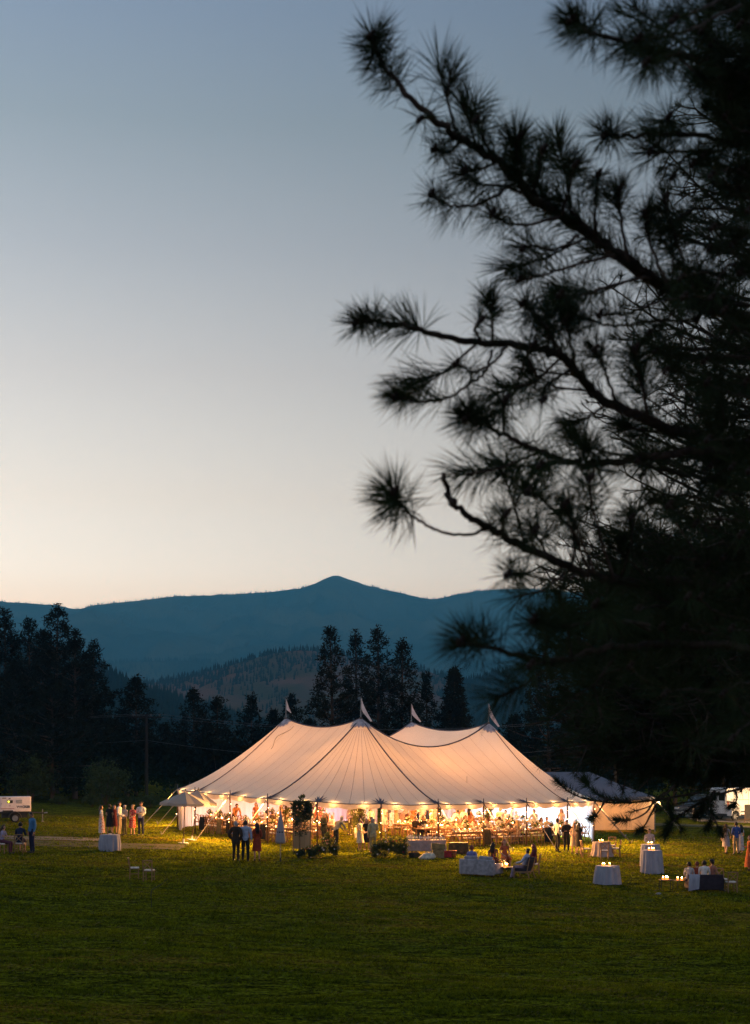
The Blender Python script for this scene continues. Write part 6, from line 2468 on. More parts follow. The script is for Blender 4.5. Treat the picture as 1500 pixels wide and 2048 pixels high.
# ------------------------------------------------------------------ garlands on the masts, tall flowers
def garland(label, p, h, colors, seed, r=0.22, z0=0.9):
    o = thing('mast_garland', label, 'garland', p)
    g = np.random.default_rng(seed)
    n = 60
    c = np.zeros((n, 3))
    zz = z0 + (h - z0) * g.random(n)
    a = g.random(n) * 2 * PI
    rr = r * (0.35 + 0.65 * g.random(n))
    c[:, 0], c[:, 1], c[:, 2] = np.cos(a) * rr, np.sin(a) * rr, zz
    v = spray(c, g, 0.12, 16, 0.11, 0.06)
    link('foliage', np_mesh('foliage', v, np.arange(len(v)).reshape(-1, 3), M_GRASSGREEN), o, kind='stuff')
    if colors:
        link('blooms', bloom_mesh(seed, r * 2.4, h * 0.55, colors, 26, 0.07), o, (0, 0, h * 0.45))
    return o


garland('green garland with magenta blooms wound round the left rear mast', tp(LA, 0), 2.55, ('magenta', 'magenta', 'white'), 1, 0.30)
garland('green garland wound round the front mast', tp(0, 0), 2.5, ('white',), 2, 0.24)
garland('white flowers wound round the rear mast by the bar', tp(LA, LB), 2.6, ('white', 'peach'), 3, 0.30)
garland('leafy garland wound round the right mast', tp(0, LB), 2.6, ('yellow', 'white'), 4, 0.26)
arrangement('tall arrangement of magenta blossom beside the sign', tp(5.2, 0.9), 0.9, 1.9, 31, ('magenta', 'magenta', 'peach'), 46, 0.075, 0.10, 500, 0.5)
arrangement('tall white flower arrangement behind the entrance guests', tp(1.6, 0.9), 0.75, 1.5, 32, ('white',), 40, 0.07, 0.10, 420, 0.6)
arrangement('white flower arrangement on the back bar', tp(8.2, 10.0, 1.12), 0.7, 0.8, 33, ('white', 'peach'), 26, 0.07, 0.10, 300, 0.2)
M_RED = mat('red_enamel', (0.35, 0.02, 0.03), 0.4)
o = thing('red_tray_stand', 'small red tray on a thin stand before the pink wall', 'stand', tp(7.4, 2.6))
MB().lathe([(0.0, 1.05), (0.30, 1.05), (0.31, 1.12), (0.29, 1.12), (0.28, 1.07)], 16).build('tray', M_RED, o)
MB().tube([(0, 0, 0), (0, 0, 1.05)], 0.02, 6).build('pole', M_STEEL, o)
MB().lathe([(0.0, 0.02), (0.2, 0.015), (0.2, 0.0)], 14).build('base', M_STEEL, o)

# ------------------------------------------------------------------ back bar in the rear opening
M_BARF = mat('white_bar_front', (0.66, 0.64, 0.66), 0.6, bump=0.2)
M_BOTG = mat('green_bottle_glass', (0.05, 0.10, 0.04), 0.1, spec=0.7, trans=0.2)
M_BOTB = mat('brown_bottle_glass', (0.13, 0.05, 0.015), 0.1, spec=0.7, trans=0.2)
M_BOTC = mat('clear_bottle_glass', (0.62, 0.64, 0.62), 0.08, spec=0.7, trans=0.35)
BOT = {}
for k, m in (('green', M_BOTG), ('brown', M_BOTB), ('clear', M_BOTC)):
    body_me = MB().lathe([(0.036, 0), (0.038, 0.01), (0.038, 0.185), (0.030, 0.215), (0.014, 0.24), (0.013, 0.30)], 10).mesh('glass', m, True)
    lab_me = MB().lathe([(0.0392, 0.06), (0.0392, 0.15)], 10, caps=False).mesh('paper_label', M_CHINA, True)
    cap_me = MB().lathe([(0.0145, 0.285), (0.0145, 0.31), (0.0, 0.31)], 8).mesh('cap', M_HOUSING, True)
    BOT[k] = (body_me, lab_me, cap_me)


def bottle(label, p, kind, group, s=1.0):
    label = kind + ' glass ' + label
    o = thing('bottle', label, 'bottle', p, rng.uniform(0, 6), group, s)
    for nm, me in zip(('glass', 'paper_label', 'cap'), BOT[kind]):
        link(nm, me, o)


bb = tp(8.6, 11.2)
rzb = RZV + R(-6)
o = thing('back_bar', 'long white fronted bar with a brown panel in the rear opening of the tent', 'bar', bb, rzb)
MB().box((0, 0, 0.53), (3.4, 0.55, 1.05)).build('counter', M_BARF, o)
MB().box((0, -0.02, 1.08), (3.55, 0.68, 0.05)).build('bar_top', M_CHINA, o)
MB().box((-0.55, -0.29, 0.50), (1.15, 0.03, 0.82)).build('front_panel', M_WOOD, o)
for i in range(7):
    MB().box((0.25 + i * 0.22, -0.285, 0.52), (0.19, 0.02, 0.9)).build('plank', M_BARF, o)
bm_ = Matrix.Rotation(rzb, 3, 'Z')
for i in range(16):
    bottle('bottle standing on the back bar', bb + bm_ @ V((-1.5 + i * 0.20 + rng.uniform(-.05, .05), rng.uniform(-.15, .2), 1.105)), rng.choice(('clear', 'clear', 'green', 'brown')), 'bottles standing on the back bar', 1.1)
wd = MB()
bd = tp(10.6, 9.4)
o = thing('white_backdrop', 'white draped backdrop left of the back bar', 'backdrop', bd, RZV)
vs_, fs_ = [], []
for i in range(25):
    x = -0.7 + 1.4 * i / 24
    vs_ += [(x, 0.05 * math.sin(i * 1.4), 0.0), (x, 0.04 * math.sin(i * 1.4), 1.1), (x, 0.02 * math.sin(i * 1.4), 2.1)]
for i in range(24):
    for j in range(2):
        fs_.append((3 * i + j, 3 * i + j + 3, 3 * i + j + 4, 3 * i + j + 1))
MB().add(vs_, fs_).build('drape', M_WALL, o, smooth=True)
for s in (-0.72, 0.72):
    MB().tube([(s, 0, 0), (s, 0, 2.14)], 0.02, 6).build('upright', M_STEEL, o)
MB().tube([(-0.74, 0, 2.13), (0.74, 0, 2.13)], 0.018, 6).build('crossbar', M_STEEL, o)

# ------------------------------------------------------------------ front bar with bottles, crates and bags
fb = ground_pt(851, 1709)
fb = V((fb.x, fb.y, fb.z))
o = thing('drinks_table', 'cloth covered drinks table crowded with bottles in front of the tent', 'table', fb, R(2))
MB().box((0, 0, 0.735), (2.0, 0.72, 0.04)).build('tabletop', M_WOOD, o)
for sx in (-0.94, 0.94):
    for sy in (-0.3, 0.3):
        MB().tube([(sx, sy, 0), (sx, sy, 0.715)], 0.022, 6).build('leg', M_STEEL, o)


def drape_box(lx, ly, top, drop, n=40, amp=0.02, seed=0):
    """A table cloth over a rectangular top, hanging in soft folds."""
    vs_, fs_ = [], []
    per = []
    for i in range(n):
        t = i / n * 4
        e, f = int(t), t - int(t)
        c = [(-1, -1), (1, -1), (1, 1), (-1, 1), (-1, -1)]
        per.append((lerp(c[e][0], c[e + 1][0], f), lerp(c[e][1], c[e + 1][1], f)))
    rows = [(1.0, top, 0), (1.0, top - drop * 0.3, 0.4), (1.0, top - drop * 0.7, 0.8), (1.0, top - drop, 1.0)]
    for r_, z, w in rows:
        for i, (x, y) in enumerate(per):
            k = 1 + 0.0
            off = amp * w * math.sin(i * 1.9 + seed) + 0.03 * w
            nx, ny = (x if abs(x) >= 0.999 else 0), (y if abs(y) >= 0.999 else 0)
            vs_.append((x * lx / 2 + nx * off, y * ly / 2 + ny * off, z))
    for r_ in range(3):
        for i in range(n):
            j = (i + 1) % n
            fs_.append((r_ * n + i, (r_ + 1) * n + i, (r_ + 1) * n + j, r_ * n + j))
    fs_.append(tuple(range(n)))
    return MB().add(vs_, fs_)


tc_ = drape_box(2.04, 0.76, 0.762, 0.56, 48).build('tablecloth', M_LINENP, None, fb, R(2), smooth=False)
tag(tc_, 'blush cloth hanging over the front drinks table', 'tablecloth')
for i in range(22):
    x = -0.95 + 1.9 * (i + rng.uniform(-.3, .3)) / 21
    kind = rng.choice(('brown', 'green', 'clear', 'clear'))
    bottle('bottle standing on the front drinks table', fb + V((x, rng.uniform(-.22, .25), 0.765)), kind, 'bottles standing on the front drinks table', rng.uniform(0.85, 1.1))
M_CRATE = mat('crate_wood', (0.26, 0.21, 0.10), 0.8, color2=(0.15, 0.12, 0.055), scale=6, bump=0.3)


def crate(label, p, rz, w=0.5, d=0.36, h=0.34):
    o = thing('wooden_crate', label, 'crate', p, rz)
    for k in range(3):
        z = h * (k + 0.5) / 3
        for s in (-1, 1):
            MB().box((0, s * d / 2, z), (w, 0.014, h / 3 - 0.02)).build('slat', M_CRATE, o)
            MB().box((s * w / 2, 0, z), (0.014, d - 0.016, h / 3 - 0.02)).build('slat', M_CRATE, o)
    MB().box((0, 0, 0.012), (w - 0.02, d - 0.02, 0.016)).build('base', M_CRATE, o)
    for sx in (-1, 1):
        for sy in (-1, 1):
            MB().box((sx * (w / 2 - 0.03), sy * (d / 2 - 0.03), h / 2), (0.03, 0.03, h - 0.03)).build('corner_post', M_CRATE, o)
    return o


cb = ground_pt(876, 1716)
crate('lower wooden crate right of the white bag by the drinks table', cb, R(5), 0.56, 0.4, 0.44)
crate('left upper wooden crate stacked by the drinks table', cb + V((-0.16, 0.0, 0.445)), R(3), 0.34, 0.36, 0.30)
crate('right upper wooden crate stacked by the drinks table', cb + V((0.20, 0.0, 0.445)), R(-4), 0.34, 0.36, 0.26)
M_BAG = mat('white_canvas_bag', (0.60, 0.56, 0.46), 0.9, bump=0.6, bscale=8)
bp_ = ground_pt(851, 1719)
o = thing('canvas_bag', 'slumped white canvas bag in front of the drinks table', 'bag', bp_)
mb = MB()
n = 20
rows = [(0.34, 0.16, 0.0), (0.40, 0.20, 0.06), (0.38, 0.19, 0.16), (0.30, 0.13, 0.26), (0.17, 0.06, 0.33)]
vs_, fs_ = [], []
for i, (rx_, ry_, z) in enumerate(rows):
    for k in range(n):
        a = 2 * PI * k / n
        w = 1 + 0.09 * math.sin(3 * a + i) + 0.05 * math.sin(7 * a)
        vs_.append((rx_ * w * math.cos(a) + 0.05 * i, ry_ * w * math.sin(a), z + (0.02 * math.sin(5 * a) if i else 0)))
for i in range(4):
    for k in range(n):
        k2 = (k + 1) % n
        fs_.append((i * n + k, i * n + k2, (i + 1) * n + k2, (i + 1) * n + k))
fs_.append(tuple(4 * n + k for k in range(n)))
mb.add(vs_, fs_)
mb.build('sack', M_BAG, o, smooth=True)
MB().tube([(-0.05, -0.08, 0.30), (0.05, -0.16, 0.40), (0.2, -0.16, 0.42), (0.32, -0.06, 0.31)], 0.012, 5).build('handle', M_BAG, o)
dp = ground_pt(828, 1716)
o = thing('bottle_tub', 'dark tub of upright bottles under the drinks table', 'tub', dp)
MB().lathe([(0.24, 0), (0.28, 0.26), (0.29, 0.27), (0.26, 0.27), (0.22, 0.03)], 16, caps=False).build('tub', M_HOUSING, o)
for i in range(7):
    bottle('bottle standing in the dark tub', dp + V((0.15 * math.cos(i), 0.15 * math.sin(i), 0.05)), rng.choice(('green', 'brown')), 'bottles standing in the dark tub')
rp = ground_pt(894, 1715)
o = thing('red_crate', 'dark red crate between the wooden crates and the orange bucket', 'crate', rp, R(4))
MB().box((0, 0, 0.01), (0.40, 0.32, 0.02)).build('base', M_RED, o)
for s in (-1, 1):
    MB().box((0, s * 0.16, 0.17), (0.42, 0.014, 0.30)).build('side', M_RED, o)
    MB().box((s * 0.205, 0, 0.17), (0.014, 0.30, 0.30)).build('side', M_RED, o)
M_ORANGE = mat('orange_bucket', (0.42, 0.13, 0.04), 0.6)
op = ground_pt(906, 1715)
o = thing('bucket', 'orange tapered bucket right of the crates', 'bucket', op)
MB().lathe([(0.13, 0), (0.135, 0.005), (0.185, 0.34), (0.195, 0.345), (0.195, 0.36), (0.175, 0.36), (0.125, 0.02), (0.0, 0.02)], 18, caps=False).build('pail', M_ORANGE, o, smooth=True)
MB().tube([(-0.19, 0, 0.33), (-0.15, -0.12, 0.24), (0, -0.19, 0.20), (0.15, -0.12, 0.24), (0.19, 0, 0.33)], 0.006, 5).build('handle', M_STEEL, o)
kp = ground_pt(918, 1709)
kp = kp + V((0, 0.35, 0))
M_OLIVE = mat('olive_tarp', (0.085, 0.062, 0.026), 0.85, bump=0.5, bscale=9)
o = thing('covered_chest', 'low chest under an olive cloth right of the orange bucket', 'chest', kp, R(-6))
MB().box((0, 0, 0.30), (0.92, 0.58, 0.58)).build('chest', M_WOODDK, o)
tag(drape_box(0.97, 0.62, 0.60, 0.50, 40, 0.025, 2).build('olive_cloth', M_OLIVE, None, kp, R(-6)), 'olive cloth spread over the low chest', 'cloth')

# ------------------------------------------------------------------ sign with greenery, flower beds at the entrance
sp = ground_pt(604, 1703)
M_SIGN = mat('pale_sign_board', (0.36, 0.27, 0.16), 0.7, color2=(0.24, 0.17, 0.09), scale=5, stretch=(1, 1, 0.1), bump=0.3)
sg = thing('sign_board', 'tall wooden board with louvres and trailing greenery left of the entrance', 'sign', sp, R(4))
for s in (-0.44, 0.44):
    MB().box((s, 0, 1.22), (0.07, 0.06, 2.44)).build('upright', M_WOOD, sg)
MB().box((0, 0, 2.40), (0.81, 0.05, 0.07)).build('top_rail', M_WOOD, sg)
for i in range(12):
    MB().box((0, 0, 1.12 + i * 0.098), (0.805, 0.02, 0.07), rot=Matrix.Rotation(R(28), 3, 'X')).build('slat', M_SIGN, sg)
for i in range(6):
    MB().box((-0.335 + i * 0.134, 0, 0.60), (0.126, 0.025, 0.92)).build('plank', M_SIGN, sg)
for s in (-0.44, 0.44):
    MB().tube([(s, 0.0, 0.75), (s + (0.02 if s > 0 else -0.02), -0.42, 0.0)], 0.022, 6).build('brace', M_WOOD, sg)
    MB().tube([(s, 0.0, 0.75), (s, 0.42, 0.0)], 0.022, 6).build('brace', M_WOOD, sg)
g = np.random.default_rng(3)
n = 130
c = np.zeros((n, 3))
c[:, 0] = g.uniform(-0.52, 0.52, n)
top_w = np.abs(c[:, 0]) / 0.52
c[:, 2] = 2.52 - g.random(n) ** 1.5 * (0.75 + 0.4 * (1 - top_w))
c[:, 1] = g.uniform(-0.18, 0.08, n)
v = spray(c, g, 0.10, 18, 0.10, 0.06)
gl = thing('sign_greenery', 'leafy greenery hung over the top of the wooden board', 'greenery', sp, R(4))
link('foliage', np_mesh('foliage', v, np.arange(len(v)).reshape(-1, 3), M_DKLEAF), gl, kind='stuff')
link('sprigs', (lambda w_: np_mesh('sprigs', w_, np.arange(len(w_)).reshape(-1, 3), M_DKLEAF))(spray(np.stack([g.uniform(-.12, .1, 14), g.uniform(-.05, .05, 14), 2.55 + 0.35 * g.random(14)], 1), g, 0.06, 14, 0.09, 0.05)), gl, kind='stuff')

st_ = ground_pt(599, 1713)
tr_ = thing('potted_tree', 'slender young tree standing before the wooden board', 'tree', st_)
MB().tube([(0, 0, 0), (0.02, 0, 0.7), (0.0, 0.02, 1.3), (0.05, 0, 1.9)], [0.022, 0.018, 0.014, 0.006], 6).build('trunk', M_BARK, tr_)
c = g.normal(0, 1, (60, 3)) * np.array([0.20, 0.20, 0.30]) + np.array([0.02, 0, 1.62])
v = spray(c, g, 0.10, 14, 0.09, 0.05)
link('crown', np_mesh('crown', v, np.arange(len(v)).reshape(-1, 3), M_DKLEAF), tr_)
tag(arrangement('low dark leafy bush at the foot of the wooden board', ground_pt(600, 1716), 0.75, 0.42, 50, ('white',), 4, 0.03, 0.09, 900, 0, m=M_DKLEAF, cat='bush', name='low_bush'))
BED_L = [(622, 1716, 0.7, 0.55, 'left of the entrance, outermost'), (640, 1717, 0.75, 0.80, 'left of the entrance, second from the sign'), (655, 1712, 0.8, 1.15, 'left of the entrance, tallest'), (668, 1713, 0.6, 0.60, 'left of the entrance, nearest the opening')]
for i, (px, py, w, h, nm) in enumerate(BED_L):
    arrangement('flower clump with dark red blooms ' + nm, ground_pt(px, py), w, h, 60 + i, ('red', 'peach', 'white', 'yellow'), 22, 0.05, 0.085, 1300, 0, 'flower clumps beside the entrance')
BED_R = [(752, 1716, 0.55, 0.75, 'right of the entrance, nearest the opening'), (770, 1716, 0.9, 1.15, 'right of the entrance, tallest'), (790, 1716, 0.9, 1.05, 'right of the entrance, third from the opening'), (806, 1715, 0.7, 0.95, 'right of the entrance, beside the drinks table')]
for i, (px, py, w, h, nm) in enumerate(BED_R):
    arrangement('flower clump with pale blooms ' + nm, ground_pt(px, py), w, h, 70 + i, ('white', 'peach', 'red', 'yellow'), 22, 0.05, 0.085, 1500, 0, 'flower clumps beside the entrance')
o = thing('flower_pot', 'small clay pot of green leaves right of the entrance', 'pot', ground_pt(747, 1714))
MB().lathe([(0.09, 0), (0.14, 0.22), (0.15, 0.22), (0.15, 0.26), (0.12, 0.26)], 14).build('pot', M_ORANGE, o, smooth=True)
link('foliage', bush_mesh(9, 0.4, 0.4, 0.08, 300, M_GRASSGREEN, 0.1, 16), o, (0, 0, 0.24), kind='stuff')

# ------------------------------------------------------------------ umbrellas
M_CANV = fabric('umbrella_canvas', (0.40, 0.36, 0.32), 0.25)
M_CANVG = fabric('closed_umbrella_canvas', (0.40, 0.36, 0.38), 0.15)


def umbrella(label, p, hgt, dia, rot, tilt=(0, 0)):
    o = thing('market_umbrella', label, 'umbrella', p, rot)
    o.rotation_euler = (tilt[0], tilt[1], rot)
    ze, zt = hgt - 0.72, hgt - 0.12
    n = 8
    for k in range(n):
        a0, a1 = 2 * PI * k / n, 2 * PI * (k + 1) / n
        vs_, fs_ = [], []
        m = 6
        for i in range(m + 1):
            f = i / m
            for j in range(3):
                t = j / 2
                x = lerp(math.cos(a0), math.cos(a1), t) * dia / 2 * f
                y = lerp(math.sin(a0), math.sin(a1), t) * dia / 2 * f
                z = zt - (zt - ze) * (0.85 * f + 0.15 * f * f) - (0.03 * f if j == 1 else 0)
                vs_.append((x, y, z))
        for i in range(m):
            for j in range(2):
                b_ = i * 3 + j
                fs_.append((b_, b_ + 3, b_ + 4, b_ + 1))
        e = len(vs_)
        for j in range(3):
            x, y, z = vs_[m * 3 + j]
            vs_.append((x * 1.005, y * 1.005, z - 0.13))
        for j in range(2):
            fs_.append((m * 3 + j, e + j, e + j + 1, m * 3 + j + 1))
        MB().add(vs_, fs_).build('canopy_panel', M_CANV, o)
        MB().tube([(0.04 * math.cos(a0), 0.04 * math.sin(a0), zt - 0.03), (math.cos(a0) * dia / 2, math.sin(a0) * dia / 2, ze - 0.03)], 0.012, 4).build('rib', M_WOOD, o)
        MB().tube([(0.04 * math.cos(a0), 0.04 * math.sin(a0), ze - 0.2), (math.cos(a0) * dia / 4, math.sin(a0) * dia / 4, lerp(zt, ze, .5) - 0.04)], 0.010, 4).build('strut', M_WOOD, o)
    MB().tube([(0, 0, 0.02), (0, 0, hgt - 0.05)], 0.024, 8).build('pole', M_WOODDK, o)
    MB().lathe([(0.03, hgt - 0.13), (0.035, hgt - 0.06), (0.02, hgt - 0.03), (0.026, hgt + 0.03), (0.0, hgt + 0.06)], 8).build('finial', M_WOODDK, o)
    MB().lathe([(0.28, 0.0), (0.28, 0.05), (0.05, 0.07), (0.04, 0.25), (0.03, 0.25)], 18).build('base', M_CHINA, o)
    return o


umbrella('open white market umbrella nearer the camera at the left end of the tent', ground_pt(367, 1687), 2.86, 2.65, 0.2, (R(-1), R(2)))
umbrella('open white market umbrella leaning behind the other one at the left end of the tent', ground_pt(382, 1681) + V((0, 0.3, 0)), 2.86, 2.4, 0.5, (R(0), R(8)))
cu_ = ground_pt(561, 1725)
o = thing('closed_umbrella', 'closed grey market umbrella standing before the tent between the three guests and the sign', 'umbrella', cu_)
vs_, fs_ = [], []
n = 24
prof = [(0.02, 2.44), (0.06, 2.2), (0.11, 1.9), (0.155, 1.55), (0.195, 1.2), (0.215, 1.0), (0.20, 0.90), (0.05, 0.92)]
for i, (r_, z) in enumerate(prof):
    for k in range(n):
        a = 2 * PI * k / n
        rr = r_ * (1 + 0.20 * math.sin(a * 8) * min(1, i / 3))
        vs_.append((rr * math.cos(a), rr * math.sin(a), z + (0.03 * math.sin(a * 8) if i >= 5 else 0)))
for i in range(len(prof) - 1):
    for k in range(n):
        k2 = (k + 1) % n
        fs_.append((i * n + k, (i + 1) * n + k, (i + 1) * n + k2, i * n + k2))
MB().add(vs_, fs_).build('canvas', M_CANVG, o, smooth=True)
MB().tube([(0, 0, 0.0), (0, 0, 2.5)], 0.022, 8).build('pole', M_STEEL, o)
MB().lathe([(0.022, 2.44), (0.028, 2.5), (0.0, 2.62)], 8).build('finial', M_WOODDK, o)
MB().tube([(0, 0, 0.0), (0, 0, 0.22)], 0.035, 8).build('ground_socket', M_HOUSING, o)
MB().lathe([(0.168, 1.40), (0.180, 1.42), (0.174, 1.46)], 20, caps=False).build('tie_strap', M_HOUSING, o)


# ------------------------------------------------------------------ clothed cocktail tables
def round_cloth(dia, h, seed, folds=13, amp=0.09, flare=1.12, m=None):
    n = 120
    vs_, fs_ = [], []
    prof = [(0.25, h, 0), (0.5, h, 0), (0.497, h - 0.012, 0.0), (0.500, h - 0.06, 0.25), (0.52, h * 0.7, 0.6), (0.54, h * 0.4, 0.9), (0.5 * flare, 0.015, 1.0)]
    rg = random.Random(seed)
    ph = [rg.uniform(0, 6) for _ in range(4)]
    for r_, z, w in prof:
        for k in range(n):
            a = 2 * PI * k / n
            f = math.sin(folds * a + ph[0] + 0.8 * math.sin(2 * a + ph[1])) * (0.75 + 0.25 * math.sin(3 * a + ph[2]))
            rr = dia * (r_ + amp * w * f * 0.5)
            vs_.append((rr * math.cos(a), rr * math.sin(a), z + (0.012 * math.sin(5 * a + ph[3]) if w == 1 else 0)))
    for i in range(len(prof) - 1):
        for k in range(n):
            k2 = (k + 1) % n
            fs_.append((i * n + k, (i + 1) * n + k, (i + 1) * n + k2, i * n + k2))
    fs_.append(tuple(range(n)))
    return MB().add(vs_, fs_)


def cocktail(label, clabel, p, dia, h, seed, m=None, flare=1.1):
    o = thing('pedestal_table', label, 'table', p)
    MB().lathe([(0.0, h - 0.03), (dia * 0.485, h - 0.03), (dia * 0.485, h - 0.006), (0, h - 0.006)], 32).build('tabletop', M_WOOD, o)
    MB().tube([(0, 0, 0.03), (0, 0, h - 0.03)], 0.04, 10).build('pedestal', M_STEEL, o)
    MB().lathe([(0.26, 0), (0.26, 0.02), (0.05, 0.05)], 20).build('base', M_STEEL, o)
    c = round_cloth(dia, h, seed, flare=flare).build('tablecloth', m or M_LINEN, None, p, smooth=True)
    tag(c, clabel, 'tablecloth')
    return p + V((0, 0, h + 0.002))


CANDLE = (1.0, 0.42, 0.13)


def cluster(p, n, where, spread=0.16, power=5.0, scale=1.1, off=(0, 0)):
    for k in range(n):
        a = 2.4 * k + 0.5
        q = p + V((off[0] + spread * math.cos(a) * (0.6 + 0.4 * (k % 2)), off[1] + spread * math.sin(a), 0))
        votive('lit votive candle ' + where, q, 'lit votive candles ' + where, scale)
    lamp('votive_glow', p + V((off[0], off[1] - 0.02, 0.16)), power * 2.2, CANDLE, 0.04)


t = cocktail('low round table with two candles, alone on the lawn left of the tall ones', 'pale cloth on the low round table with two candles', ground_pt(1215, 1768), 1.02, 0.78, 1, flare=1.16)
cluster(t, 2, 'on the low round table alone on the lawn', 0.20, 4)
cluster(t, 2, 'at the left side of the low round table', 0.05, 2, off=(-0.16, 0))
t = cocktail('tall cocktail table nearer the camera of the two overlapping ones', 'pale floor length cloth on the nearer tall cocktail table', ground_pt(1304, 1747), 0.92, 1.08, 2, flare=1.16)
cluster(t, 4, 'on the nearer tall cocktail table', 0.14, 5)
t = cocktail('tall cocktail table half hidden behind the other one', 'pale floor length cloth on the rear tall cocktail table', ground_pt(1301, 1733), 0.92, 1.08, 3)
cluster(t, 3, 'on the rear tall cocktail table', 0.10, 5)
t = cocktail('low round table between cross-back chairs near the tent corner', 'blush cloth on the low round table between chairs', ground_pt(1203, 1713), 0.95, 0.76, 4, M_LINENP, 1.3)
cluster(t, 3, 'on the low round table between chairs', 0.10, 4)
t = cocktail('low round table with a small plant on the left lawn', 'pale crumpled cloth on the round table of the left lawn', ground_pt(220, 1702), 0.98, 0.80, 5, flare=1.04)
arrangement('small dark potted plant on the round table of the left lawn', t + V((0, 0, 0)), 0.22, 0.16, 80, ('white',), 3, 0.025, 0.06, 120, 0.06, cat='plant', name='potted_plant')
chair('cross-back chair left of the round table near the tent corner', ground_pt(1172, 1715), 95)
chair('cross-back chair with its back to the camera at the round table near the tent corner', ground_pt(1209, 1719), 175)
chair('cross-back chair right of the round table near the tent corner', ground_pt(1232, 1714), -105)
chair('cross-back chair behind the round table near the tent corner', ground_pt(1223, 1708), -20)
chair('left one of two lone cross-back chairs on the left lawn, seen from its side', ground_pt(269, 1757), 100, scale=0.95)
chair('right one of two lone cross-back chairs on the left lawn, its back to the camera', ground_pt(298, 1762), 172, scale=0.95)

# ------------------------------------------------------------------ pale sofa group
M_SOFA = mat('pale_grey_upholstery', (0.33, 0.31, 0.34), 0.9, bump=0.4, bscale=60)
M_DSOFA = mat('dark_plum_upholstery', (0.030, 0.018, 0.026), 0.8, bump=0.3, bscale=60)


def soft_box(c, d, r=0.05):
    """A box with rounded edges."""
    bm = bmesh.new()
    bmesh.ops.create_cube(bm, size=1.0)
    for v_ in bm.verts:
        v_.co = V((v_.co.x * d[0], v_.co.y * d[1], v_.co.z * d[2])) + V(c)
    bmesh.ops.bevel(bm, geom=list(bm.edges), offset=r, segments=3, affect='EDGES', profile=0.6)
    me = bpy.data.meshes.new('soft')
    bm.to_mesh(me)
    bm.free()
    me.polygons.foreach_set('use_smooth', [True] * len(me.polygons))
    return me


def soft(name, c, d, m, parent, r=0.05):
    me = soft_box(c, d, r)
    me.materials.append(m)
    return link(name, me, parent)


def sofa(label, p, face, L, m, back=0.78, cush=True):
    o = thing('sofa', label, 'sofa', p, R(face))
    soft('seat', (0, 0, 0.30), (L - 0.04, 0.78, 0.24), m, o, 0.04)
    soft('backrest', (0, 0.36, 0.42), (L, 0.18, back - 0.10), m, o, 0.05)
    for s in (-1, 1):
        soft('armrest', (s * (L / 2 - 0.06), -0.05, 0.36), (0.15, 0.78, 0.46), m, o, 0.05)
        for y in (-0.33, 0.36):
            MB().tube([(s * (L / 2 - 0.10), y, 0), (s * (L / 2 - 0.10), y, 0.19)], [0.018, 0.028], 6).build('leg', M_WOODDK, o)
    if cush:
        for s in (-1, 1):
            soft('seat_cushion', (s * (L / 4 - 0.06), -0.06, 0.47), (L / 2 - 0.16, 0.62, 0.12), m, o, 0.04)
            c = soft('back_cushion', (0, 0, 0), (L / 2 - 0.2, 0.16, 0.40), m, o, 0.06)
            c.location = (s * (L / 4 - 0.06), 0.20, 0.70)
            c.rotation_euler = (R(-14), R(3 * s), 0)
    return o


sf = ground_pt(962, 1752)
sofa('pale grey sofa with its back to the camera in front of the tent', sf, 146, 1.75, M_SOFA)
fdir = V((math.sin(R(146)), -math.cos(R(146)), 0))
fside = V((math.cos(R(146)), math.sin(R(146)), 0))


def near_pt(p, dx, dy):
    q = p + fside * dx + fdir * dy
    return V((q.x, q.y, float(gz(q.x, q.y))))


person('person in blue shirt on the pale sofa', near_pt(sf, 0.42, -0.02), 146, pose='sitback', hair='red', z=near_pt(sf, 0, 0).z - 0.01, top=('shirt', (0.16, 0.18, 0.42)), bottom=('trousers', (0.3, 0.25, 0.2)))
person('person in dark floral dress with long black hair beside the pale sofa', ground_pt(987, 1745), 160, pose='sitback', sex='f', hair='black', style='longhair', top=('top', M_FLORAL), bottom=('skirt', M_FLORAL))
person('person with long red hair in orange top facing the candles', ground_pt(1010, 1738), 15, pose='sitback', sex='f', hair='red', style='longhair', **dress((0.36, 0.10, 0.04)))
soft('garden_stool', (0, 0, 0.22), (0.46, 0.42, 0.44), M_WOODDK, None, 0.05)
gs = bpy.data.objects['garden_stool']
gs.location = ground_pt(987, 1745)
tag(gs, 'dark square stool under the person in floral dress', 'stool')
g2 = gs.copy()
COL.objects.link(g2)
g2.location = ground_pt(1010, 1738)
tag(g2, 'dark square stool under the red haired person in orange', 'stool')


def lounge_chair(label, p, face):
    o = thing('lounge_chair', label, 'chair', p, R(face))
    M_L = M_DSOFA
    soft('seat_cushion', (0, -0.02, 0.40), (0.56, 0.58, 0.13), M_L, o, 0.04)
    b = soft('back_cushion', (0, 0, 0), (0.56, 0.13, 0.55), M_L, o, 0.04)
    b.location = (0, 0.30, 0.68)
    b.rotation_euler = (R(-16), 0, 0)
    MB().box((0, 0.0, 0.31), (0.60, 0.60, 0.05)).build('seat_frame', M_WOOD, o)
    for s in (-1, 1):
        MB().tube([(s * 0.33, -0.31, 0), (s * 0.33, -0.31, 0.60)], [0.02, 0.025], 6).build('leg', M_WOOD, o)
        MB().tube([(s * 0.33, 0.42, 0), (s * 0.33, 0.30, 0.35), (s * 0.33, 0.42, 0.92)], [0.02, 0.026, 0.02], 6).build('leg', M_WOOD, o)
        MB().box((s * 0.33, 0.02, 0.615), (0.07, 0.72, 0.03)).build('armrest', M_WOOD, o)
    MB().box((0, 0.40, 0.88), (0.62, 0.03, 0.08)).build('top_rail', M_WOOD, o)
    return o


